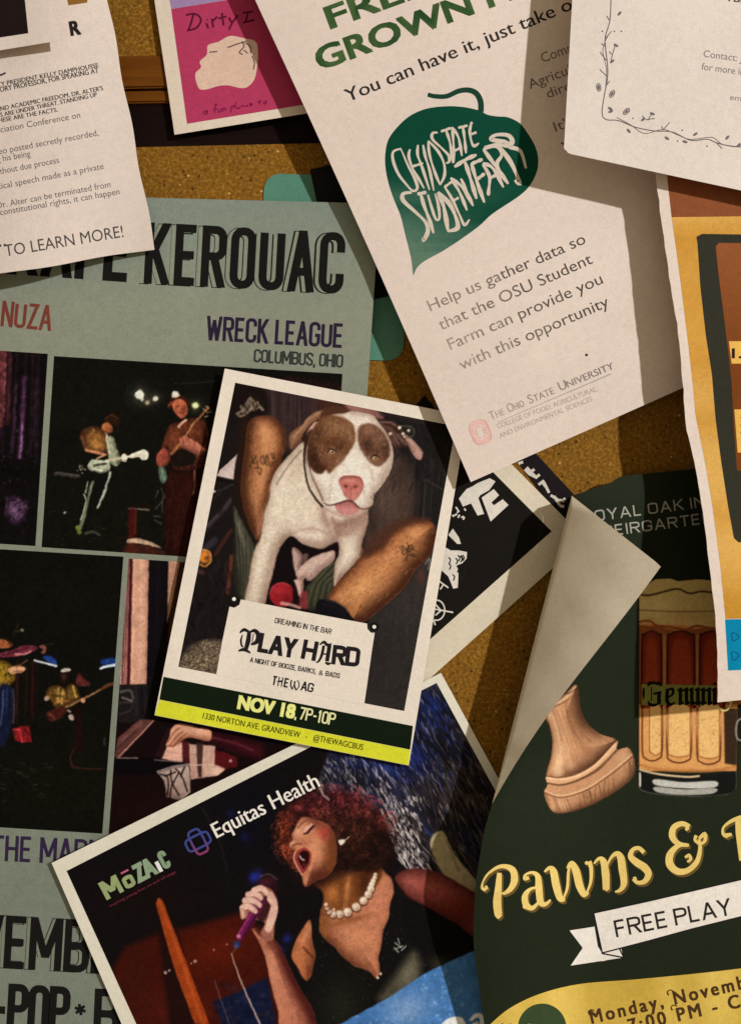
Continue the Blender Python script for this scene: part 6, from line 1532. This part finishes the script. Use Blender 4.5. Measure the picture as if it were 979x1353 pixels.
# ================================================================ dark green poster with the folded corner
pw = thing('poster', 'dark green poster with gold lettering and its upper left corner folded over to show white', 'poster', (820, 1000, 30))
AX0 = np.array((755.0, 655.0)); AX1 = np.array((650.0, 1062.0))
AL = np.hypot(*(AX1 - AX0)); AD = (AX1 - AX0) / AL; AN = np.array([AD[1], -AD[0]])   # AN points right, over the poster
if AN[0] < 0: AN = -AN
LE = np.array([(755, 655), (650, 1062), (639, 1100), (629, 1160), (625.5, 1210), (625.5, 1250), (634.7, 1320), (640, 1356), (662, 1460), (700, 1600)], float)
def lx(y): return np.interp(y, LE[:, 1], LE[:, 0])
def Hp(x, y):
    x = np.asarray(x, float); y = np.asarray(y, float)
    w = 1 - sst(0, 175, x - lx(y))
    g = np.interp(y, [600, 660, 1000, 1110, 1180, 1280, 1353, 1500], [.42, .55, .6, .95, 1.0, .66, .5, .4])
    return 6 + 60 * w * g + 1.5 * np.sin(y / 80.0)
GRN = (30, 35, 22)
TIP = np.array((873.0, 748.0)); ta = (TIP - AX0) @ AD; tw = (TIP - AX0) @ AN
def flapw(a):
    a = np.asarray(a, float)
    w = np.where(a < ta, tw * a / ta, tw * (1 - (a - ta) / (AL - ta)))
    t = np.clip((a - ta) / (AL - ta), 0, 1)
    return np.maximum(w - 14.0 * np.sin(np.pi * t) * t, 0.02)
def rad(a): return np.minimum(11.0, flapw(a) * .42)
# main body: rows follow the left edge
NA = 90
aa = np.linspace(0, AL, NA)
left = AX0 + aa[:, None] * AD + AN * rad(aa)[:, None]
yb_ = np.linspace(1062, 1600, 60)[1:]
left = np.concatenate([left, np.stack([lx(yb_), yb_], -1)])
top = np.array([(755, 655), (780, 647), (808, 637), (818, 629.5), (870, 624), (916, 619.5), (1010, 611), (1300, 585)], float)
M_ = 70
u = np.linspace(0, 1, M_) ** 1.15
n_ = len(left)
gx = np.zeros((n_, M_)); gy = np.zeros((n_, M_))
tx = left[0, 0] + u * (1250 - left[0, 0]); ty = np.interp(tx, top[:, 0], top[:, 1])
sv = np.clip((left[:, 1] - 655) / (1600 - 655), 0, 1)
for i in range(n_):
    rx_ = 1250.0; ryy = 592 + sv[i] * (1480 - 592)
    gx[i] = left[i, 0] + u * (rx_ - left[i, 0])
    if i == 0: gx[i], gy[i] = tx, ty
    else:
        shape0 = np.interp(gx[i], tx, ty)
        k = sv[i]
        base = left[i, 1] + u * (ryy - left[i, 1])
        line0 = 655 + u * (592 - 655)
        gy[i] = base + (np.interp(u, u, ty) - line0) * (1 - k) ** 6
slab('paper', gx, gy, Hp(gx, gy), GRN, CARD, pw, .35)
# the folded corner: rolls over a small radius, then rises away towards its tip
NT = 40
tt = np.linspace(0, 1, NT)
fx = np.zeros((NA, NT)); fy = np.zeros((NA, NT)); fh = np.zeros((NA, NT))
for i, a in enumerate(aa):
    w, r = flapw(a), rad(a)
    o = AX0 + a * AD
    h0 = float(Hp(*(o + AN * r)))
    for j, t in enumerate(tt):
        if t < .5:
            th = (math.pi - .6) * (t / .5)
            off = r - r * math.sin(th); hh = r * (1 - math.cos(th))
        else:
            q = (t - .5) / .5
            o0 = r - r * math.sin(math.pi - .6); off = o0 + q * (w - o0); s_ = off - o0; m_ = min(s_, 95.0)
            hh = r * (1 - math.cos(math.pi - .6)) + .70 * m_ - .40 * m_ * m_ / 190 + .30 * (s_ - m_)
        pt = o + AN * off
        buck = 0.7 * math.sin(a / 31.0 + off / 19.0) * min(1.0, off / 30) + 0.35 * math.sin(a / 13.0 - off / 23.0) * min(1.0, off / 40)
        fx[i, j], fy[i, j], fh[i, j] = pt[0], pt[1], h0 + hh + buck
V = P(fx, fy, fh)
du = np.gradient(V, axis=1); dv = np.gradient(V, axis=0)
N_ = np.cross(du, dv); ln = np.linalg.norm(N_, axis=-1, keepdims=True); N_ = N_ / np.maximum(ln, 1e-12)
if N_[NA // 3, -3, 1] > 0: N_ = -N_          # towards the room on the turned over part
white_side = V.reshape(-1, 3); green_side = (V - N_ * .3 * S).reshape(-1, 3)
ff = grid_faces(NA, NT, 0, True); k_ = NA * NT
me_ = np_mesh('folded_corner', np.concatenate([white_side, green_side]), np.concatenate([ff, ff[:, ::-1] + k_]))
set_col(me_, np.concatenate([np.broadcast_to(ink((190, 175, 152)), (k_, 3)), np.broadcast_to(ink(GRN), (k_, 3))]))
fo = link('folded_corner', me_, PAPER, pw); fo['label'] = 'white underside of the folded over corner'

# ---- lettering at the top
I = Ink()
LG = (150, 146, 132)
def sp(body, a, e, cp, t):
    cond(I, body, a, e, cp, t, LG, 0, wide=.72, gap=.34, space=.34)
sp("ROYAL OAK INN", (770, 691), (948, 667.5), 14.5, 1.9); sp("BEIRGARTEN", (797, 709.5), (942, 690.5), 14.5, 1.9)
I.build('venue_name', Hp, pw)

# ---- wooden chess piece
z1 = lambda a: zm(a, 2.727, 620, 880)
p = Paint(710, 895, 850, 1085, GRN)
out = z1([(300, 140), (340, 104), (380, 66), (394, 90), (400, 150), (425, 205), (470, 243), (526, 262), (533, 280), (530, 300), (570, 293), (590, 320), (597, 360), (592, 395), (560, 430), (500, 470), (420, 510), (340, 531), (300, 526), (278, 492), (268, 456), (280, 428), (274, 404), (280, 370), (292, 330), (298, 270), (286, 212), (270, 180)])
base_ = z1([(276, 426), (330, 432), (400, 412), (470, 374), (536, 306), (570, 293), (590, 320), (597, 360), (592, 395), (560, 430), (500, 470), (420, 510), (340, 531), (300, 526), (278, 492), (268, 456)])
ring_ = z1([(274, 398), (320, 404), (384, 392), (452, 352), (528, 272), (534, 292), (520, 318), (462, 372), (392, 412), (330, 430), (282, 424)])
cone_ = z1([(300, 140), (340, 104), (380, 66), (394, 90), (400, 150), (425, 205), (470, 243), (526, 262), (526, 284), (490, 322), (444, 358), (380, 388), (320, 400), (278, 396), (280, 370), (292, 330), (298, 270), (286, 212), (270, 180)])
p.wob = 0.0
p.fill(out, (150, 100, 66), 1.4)
bm_ = p.fill(base_, (182, 132, 94), 1.4); p.rim(base_, (92, 54, 34), 9, .85, .7, .8); p.blob(*z1([(330, 500)])[0], 12, 10, (206, 160, 120), .7, 0, bm_); p.blob(*z1([(560, 330)])[0], 10, 9, (206, 160, 122), .6, 30, bm_)
L_ = z1([(270, 180), (286, 212), (298, 270), (292, 330), (278, 398)]); R_ = z1([(392, 100), (402, 150), (426, 205), (470, 245), (528, 276)])
lc, rc_ = cat(L_, 4), cat(R_, 4)
cm = p.fill(cone_, (194, 142, 102), 1.4)
p.rim(cone_, (84, 48, 30), 15, .95, 1, .2); p.rim(cone_, (122, 76, 48), 5, .7, -1, 0)
for f, c, w, a in ((.16, (226, 184, 144), 10, .7), (.34, (206, 156, 116), 9, .5), (.62, (150, 100, 66), 9, .5)): p.line(lc * (1 - f) + rc_ * f, [w * .6, w * .7, w, w * 1.4], c, 7, a, False, cm)
for k in range(26):
    f = (k + .5 + rs.uniform(-.3, .3)) / 26; q = lc * (1 - f) + rc_ * f; q = q + np.cumsum(rs.uniform(-.25, .25, q.shape), 0)
    i0 = rs.randint(0, 5); p.line(q[i0:i0 + rs.randint(9, 14)], rs.uniform(.6, 1.2), (116, 70, 43), 1.1, rs.uniform(.3, .65), False, cm)
p.line(z1([(300, 142), (342, 118), (384, 74)]), 2.4, (228, 190, 150), 1.6, .8, True); p.line(z1([(296, 150), (345, 128), (392, 92)]), 1.2, (110, 68, 42), 1.4, .7, True, cm); p.line(z1([(340, 92), (356, 100), (386, 78)]), 1.8, (92, 56, 36), 1.4, .7)
rm_ = p.fill(ring_, (204, 154, 112), 1.2); p.line(z1([(280, 402), (326, 408), (388, 396), (456, 356), (524, 284)]), 2.2, (230, 190, 150), 1.6, .85, True, rm_); p.line(z1([(282, 422), (330, 428), (392, 410), (462, 370), (528, 304)]), 2, (96, 56, 34), 1.6, .9); p.line(z1([(276, 396), (320, 402), (384, 389), (450, 350), (528, 268)]), 1.3, (104, 62, 38), 1.4, .85)
p.line(z1([(270, 456), (330, 474), (420, 448), (510, 390), (588, 326)]), 1.6, (110, 66, 40), 1.5, .85, True, bm_); p.line(z1([(272, 450), (330, 467), (420, 441), (508, 382), (582, 320)]), 1.8, (222, 180, 140), 1.6, .75, True, bm_)
bt, bb_2 = cat(z1([(270, 460), (330, 480), (420, 454), (510, 396), (590, 332)]), 8), cat(z1([(280, 496), (340, 530), (422, 508), (504, 468), (592, 396)]), 8)
for k in range(30):
    i0 = rs.randint(0, len(bt) - 1); a_, b_ = bt[i0], bb_2[min(i0 + rs.randint(0, 3), len(bb_2) - 1)]; m_ = (a_ + b_) / 2 + rs.uniform(-1, 1, 2)
    p.line([a_, m_, b_], rs.uniform(.6, 1.3), (112, 68, 42), 1.1, rs.uniform(.35, .7), False, bm_)
for r in (2, 4, 6.5): p.line([(775 + r * math.cos(t), 1050 + r * .8 * math.sin(t)) for t in np.linspace(0, 6.3, 16)], .8, (112, 68, 42), 1.1, .6, False, bm_)
p.line(out + [out[0]], 1.0, (66, 42, 28), 1.1, .5, False)
p.mottle(.04, 2, 31)
pc = p.mesh('chess_piece_picture', [(712, 897), (846, 897), (846, 1080), (712, 1080)], Hp, pw, 1.0, .95, CARD, keep=lambda X, Y: inside(cat(out, 5, True), X, Y))

# ---- beer mug
z4 = lambda a: zm(a, 3.98, 820, 740)
p = Paint(836, 752, 985, 1062, GRN)
p.fill(z4([(92, 110), (620, 110), (608, 1110), (92, 1110)]), (196, 132, 72), 1.2, 1, False)
fo_ = p.fill(z4([(92, 140), (110, 175), (110, 150), (180, 100), (260, 96), (300, 110), (400, 100), (480, 106), (640, 110), (640, 360), (92, 330)]), (196, 168, 106), 1.4, 1, False)
p.blob(870, 800, 26, 12, (216, 190, 130), .6, 0, fo_); p.blob(905, 815, 30, 8, (180, 146, 84), .6, 0, fo_); p.line(z4([(95, 180), (150, 185), (230, 165), (300, 152), (360, 175), (420, 165), (500, 170), (620, 160)]), 2.4, (70, 44, 24), 1.4, .9); p.line(z4([(95, 262), (200, 268), (330, 272), (480, 268), (620, 262)]), 1.6, (120, 84, 44), 1.4, .8); p.line(z4([(95, 325), (150, 320), (190, 345), (260, 352), (340, 366), (400, 345), (500, 362), (620, 350)]), 3, (140, 70, 34), 1.6, .9)
p.fill(z4([(92, 340), (200, 350), (300, 372), (420, 358), (640, 370), (640, 760), (92, 760)]), (150, 84, 44), 1.6, 1, False)
for xa, xb in ((110, 212), (245, 386), (415, 540)):
    p.fill(z4([(xa, 440), (xa + 14, 392), ((xa + xb) / 2, 374), (xb - 14, 392), (xb, 440), (xb, 900), (xa, 900)]), (132, 44, 24), 1.5); p.line(z4([(xa, 900), (xa, 440), (xa + 14, 392), ((xa + xb) / 2, 374), (xb - 14, 392), (xb, 440), (xb, 900)]), 2.2, (58, 22, 16), 1.3, .9)
    p.fill(z4([(xa + 22, 470), ((xa + xb) / 2, 420), (xb - 22, 470), (xb - 20, 900), (xa + 20, 900)]), (164, 62, 30), 4, .8); p.blob((xa + xb) / 2 / 3.98 + 820, 850, 8, 20, (160, 60, 30), .5)
for x in (228, 400): p.line(z4([(x, 400), (x, 760)]), 3, (176, 110, 66), 1.4, .8, False)
p.fill(z4([(92, 780), (600, 780), (600, 1100), (92, 1095)]), (206, 146, 84), 1.4, 1, False)
p.fill(z4([(540, 780), (612, 780), (606, 1080), (545, 1070)]), (72, 48, 30), 2, 1, False)
for xa, xb, yb1 in ((112, 216, 1050), (242, 368, 1060), (400, 522, 1068)):
    p.line(z4([(xa, 780), (xa, yb1 - 46), (xa + 18, yb1 - 6), ((xa + xb) / 2, yb1 + 6), (xb - 18, yb1 - 6), (xb, yb1 - 46), (xb, 780)]), 2.2, (110, 56, 28), 1.3, .95)
    xi = xa + (38 if xa < 200 else 6)
    p.fill(z4([(xi, 780), (xi, yb1 - 60), (xi + 14, yb1 - 34), ((xi + xb) / 2, yb1 - 24), (xb - 14, yb1 - 34), (xb - 5, yb1 - 60), (xb - 5, 780)]), (222, 174, 108), 1.6); p.line(z4([(xi, 780), (xi, yb1 - 60), (xi + 14, yb1 - 34), ((xi + xb) / 2, yb1 - 24), (xb - 14, yb1 - 34), (xb - 5, yb1 - 60), (xb - 5, 780)]), 1.6, (140, 78, 36), 1.2, .8)
    for k in range(26): p.dot(*z4([(rs.uniform(xi + 8, xb - 10), rs.uniform(790, yb1 - 60))])[0], rs.uniform(.5, 1.3), (176, 122, 62), 1.2, .6)
p.line(z4([(92, 1075), (200, 1100), (330, 1110), (480, 1108), (606, 1085)]), 4, (176, 112, 60), 2, .8)
p.fill(z4([(92, 1096), (200, 1122), (350, 1134), (480, 1132), (606, 1110), (606, 1200), (560, 1232), (400, 1245), (200, 1232), (110, 1215), (90, 1190)]), (26, 26, 22), 1.4, 1, False)
p.line(z4([(92, 1100), (200, 1126), (340, 1140), (410, 1136)]), 2.6, (222, 190, 150), 1.3, .9)
p.fill(z4([(180, 1152), (330, 1168), (494, 1162), (490, 1196), (330, 1200), (185, 1184)]), (186, 182, 172), 1.4); p.fill(z4([(180, 1192), (330, 1206), (494, 1200), (480, 1228), (330, 1236), (195, 1222)]), (160, 156, 146), 1.4)
p.fill(z4([(92, 1120), (104, 1124), (104, 1190), (92, 1180)]), (210, 204, 190), 1.2)
p.line(z4([(90, 1180), (110, 1212), (200, 1232), (400, 1246), (560, 1232), (604, 1200), (606, 1110)]), 1.6, (110, 106, 94), 1.2, .8); p.line(z4([(92, 120), (92, 1190)]), 1.8, (40, 28, 20), 1.2, .9, False)
p.line(z4([(645, 830), (615, 845), (604, 890), (612, 940), (645, 950)]), 2.4, (150, 146, 134), 1.3, .9)
p.wob = 0.0; p.mottle(.05, 2, 33)
mo = z4([(90, 150), (110, 150), (180, 100), (260, 96), (300, 110), (400, 100), (480, 106), (640, 108), (640, 960), (606, 960), (606, 1200), (560, 1234), (400, 1248), (200, 1236), (108, 1218), (88, 1188)])
mg = p.mesh('beer_mug_picture', [(838, 756), (983, 756), (983, 1060), (838, 1060)], Hp, pw, 1.0, .95, CARD, keep=lambda X, Y: inside(mo, X, Y))
I = Ink()
I.quad(z4([(108, 652), (500, 660), (500, 760), (108, 762)]), (112, 112, 52), 0, 10)
LK = (14, 16, 10)
def lb_(a, w, lv): I.ribbon(cat(z4(a), 5) if len(a) > 2 else z4(a), [k / 3.98 for k in (w if isinstance(w, list) else [w])] if isinstance(w, list) else w / 3.98, LK, lv)
def stem(x, k, y0=682, y1=752):
    lb_([(x, y0), (x, y1)], 19, .5 + .05 * (k % 4)); lb_([(x - 15, y0 + 4), (x + 9, y0 - 9)], 13, .52 + .05 * (k % 4)); lb_([(x - 8, y1 + 9), (x + 17, y1 - 5)], 13, .54 + .05 * (k % 4))
lb_([(196, 652), (160, 646), (132, 664), (122, 702), (134, 744), (168, 764), (202, 752)], [12, 18, 20, 22, 20, 16, 10], .5); lb_([(170, 704), (212, 694)], 12, .6); lb_([(200, 698), (200, 756)], 20, .66); lb_([(160, 668), (160, 742)], 6, .7); lb_([(190, 640), (214, 660)], 16, .72)
lb_([(244, 676), (242, 738), (258, 760), (284, 748)], [18, 20, 18, 8], .5); lb_([(246, 682), (270, 678), (272, 704), (248, 722)], [10, 16, 14, 8], .6)
for k, x in enumerate((312, 344, 372, 404, 432, 464, 492)): stem(x, k)
lb_([(318, 690), (340, 678)], 10, .8); lb_([(378, 756), (398, 748)], 10, .8); lb_([(438, 690), (460, 678)], 10, .8); lb_([(486, 656), (500, 646)], 14, .8)
I.ribbon(cat(z4([(505, 762), (530, 790), (560, 786), (578, 750), (560, 742)]), 5), 2.2, (200, 184, 110), 1.0)
I.build('label_lettering', Hp, mg, lv=2)

# ---- gold title
I = Ink()
GD, GS = (216, 186, 108), (98, 76, 36)
def L1(strokes, dx, dy, col, lv, extra=0.0):
    for i, (a, w) in enumerate(strokes):
        q = [(x + dx, y + dy) for x, y in z1(a)]
        I.ribbon(cat(q, 7), [max(.8, k / 2.727 + extra) for k in w], col, lv + .05 * (i % 5))
title = [
 # P
 ([(108, 745), (104, 800), (100, 850), (104, 893), (112, 905)], [16, 24, 30, 28, 16]), ([(60, 806), (46, 800), (48, 780), (66, 750), (100, 726), (130, 722), (156, 736), (162, 770), (150, 800), (128, 818), (116, 818)], [14, 10, 6, 8, 12, 16, 24, 26, 20, 12, 6]), ([(58, 800), (66, 796)], [16, 12]),
 # a
 ([(214, 762), (200, 766), (202, 752), (226, 744), (246, 758), (250, 800), (256, 850), (274, 858), (292, 842)], [12, 14, 8, 10, 20, 26, 24, 14, 6]), ([(246, 796), (216, 806), (200, 830), (204, 860), (226, 872), (248, 852)], [6, 12, 22, 24, 16, 8]), ([(200, 866), (194, 872)], [14, 10]),
 # w
 ([(270, 742), (288, 728), (302, 740), (312, 790), (326, 836), (344, 842)], [6, 14, 26, 28, 24, 10]), ([(336, 842), (352, 800), (356, 744), (362, 716)], [6, 10, 10, 8]), ([(352, 730), (368, 712), (384, 740), (396, 790), (412, 822), (428, 814)], [8, 20, 28, 28, 22, 8]), ([(420, 820), (436, 780), (438, 730), (430, 704)], [6, 10, 14, 18]), ([(426, 708), (416, 712)], [14, 10]),
 # n
 ([(448, 712), (466, 694), (482, 704), (490, 750), (492, 806)], [6, 12, 24, 28, 24]), ([(490, 730), (510, 690), (530, 676), (544, 690), (550, 730), (556, 780), (544, 806), (524, 814)], [6, 10, 18, 26, 28, 24, 14, 6]), ([(492, 800), (500, 806)], [20, 12]),
 # s
 ([(628, 672), (610, 656), (588, 662), (580, 686), (600, 706), (630, 726), (644, 750), (630, 776), (604, 780), (590, 766)], [16, 14, 14, 20, 26, 28, 24, 18, 12, 14]), ([(592, 768), (600, 762)], [16, 10]),
 # ampersand
 ([(792, 578), (764, 568), (736, 582), (730, 614), (752, 640), (790, 646)], [16, 18, 22, 24, 18, 10]), ([(784, 642), (748, 650), (722, 680), (722, 716), (750, 740), (786, 736), (818, 706), (830, 660), (826, 624)], [8, 16, 26, 28, 24, 20, 18, 14, 10]), ([(826, 622), (846, 606), (848, 628), (832, 640), (812, 628), (816, 610)], [10, 16, 12, 10, 10, 12]), ([(776, 690), (790, 682), (796, 696), (784, 706)], [8, 12, 10, 8]), ([(786, 582), (778, 592)], [16, 8]),
 # next capital
 ([(930, 612), (914, 606), (914, 582), (940, 560), (970, 548), (1010, 540)], [18, 12, 8, 12, 16, 20]), ([(966, 552), (972, 600), (980, 650), (986, 700)], [18, 28, 32, 30]), ([(926, 610), (944, 606)], [16, 10])]
L1(title, 2.2, 2.6, GS, 0.0, .6)
L1(title, 0, 0, GD, 1.0)
I.build('title', Hp, pw)

# ---- ribbon
I = Ink(); RW, RK = (218, 208, 196), (30, 26, 24)
I.poly(z1([(358, 952), (450, 938), (462, 1010), (478, 1036), (555, 1052), (362, 1081), (406, 1016)]), RW, 0)
I.poly(z1([(476, 1036), (546, 1018), (556, 1050)]), RW, .25)
rb_ = I.build('ribbon', Hp, pw)
I = Ink(); I.poly(z1([(447, 890), (640, 848), (820, 806), (1000, 764), (1120, 742), (1120, 870), (1000, 898), (800, 948), (640, 992), (478, 1034)]), RW, 0)
I.build('ribbon_face', Hp, rb_, lv=1.5)
I = Ink()
for a in ([(447, 890), (478, 1034), (640, 992), (800, 948), (1000, 898)], [(478, 1036), (552, 1050)], [(447, 890), (640, 848), (820, 806), (1000, 764)], [(358, 952), (448, 938)], [(358, 952), (406, 1016), (362, 1081), (555, 1052)], [(540, 1018), (556, 1050)]):
    I.ribbon(z1(a), 1.9 if a[0] != (358, 952) else 1.0, RK, .05 * len(a))
I.build('outline', Hp, rb_, lv=2.2)
I = Ink(); cond(I, "FREE PLAY", (814, 1238.5), (967.5, 1208.5), 22.5, 3.1, (40, 34, 30), 0, wide=.56, gap=.2, space=.26); I.build('lettering', Hp, rb_, lv=2.2)

# ---- mustard panel at the foot
I = Ink()
arc = cat([(640, 1362), (649, 1352), (675, 1331), (715, 1312.5), (767, 1300), (840, 1294), (913, 1287), (979, 1279.5), (1100, 1264)], 7)
def yel(x, y): return mixc((216, 184, 92), (186, 152, 62), float(np.clip(blot(x, y, 26) * 1.2, 0, 1)))
I.strip(arc, [(x + 10, 1440) for x, y in arc], yel, 0)
yp = I.build('mustard_panel', Hp, pw, maxlen=9)
I = Ink(); I.disc(716, 1358, 32, (52, 66, 40), 0, 40); I.build('green_disc', Hp, yp, lv=1.8)
I = Ink(); DB = (70, 46, 26)
def fancy(body, a, e, cp):
    I.text(body, a, e, cp, DB, 0, .034, .0, 1.32)
fancy("Monday, November", (782, 1352.5), (1012, 1299.5), 17.5)
fancy("7:00 PM - Close", (832, 1364), (1030, 1319), 17.5)
fancy("Mansion", (900, 1384), (990, 1363), 17)
for x, y in ((784, 1338), (888, 1312), (893, 1332)): I.ribbon(cat([(x - 5, y + 3), (x - 7, y - 1), (x - 3, y - 4), (x + 1, y - 2)], 5), [2.6, 1.6, 1.4, 1.8], DB, .3)
I.build('lettering', Hp, yp, lv=1.8)
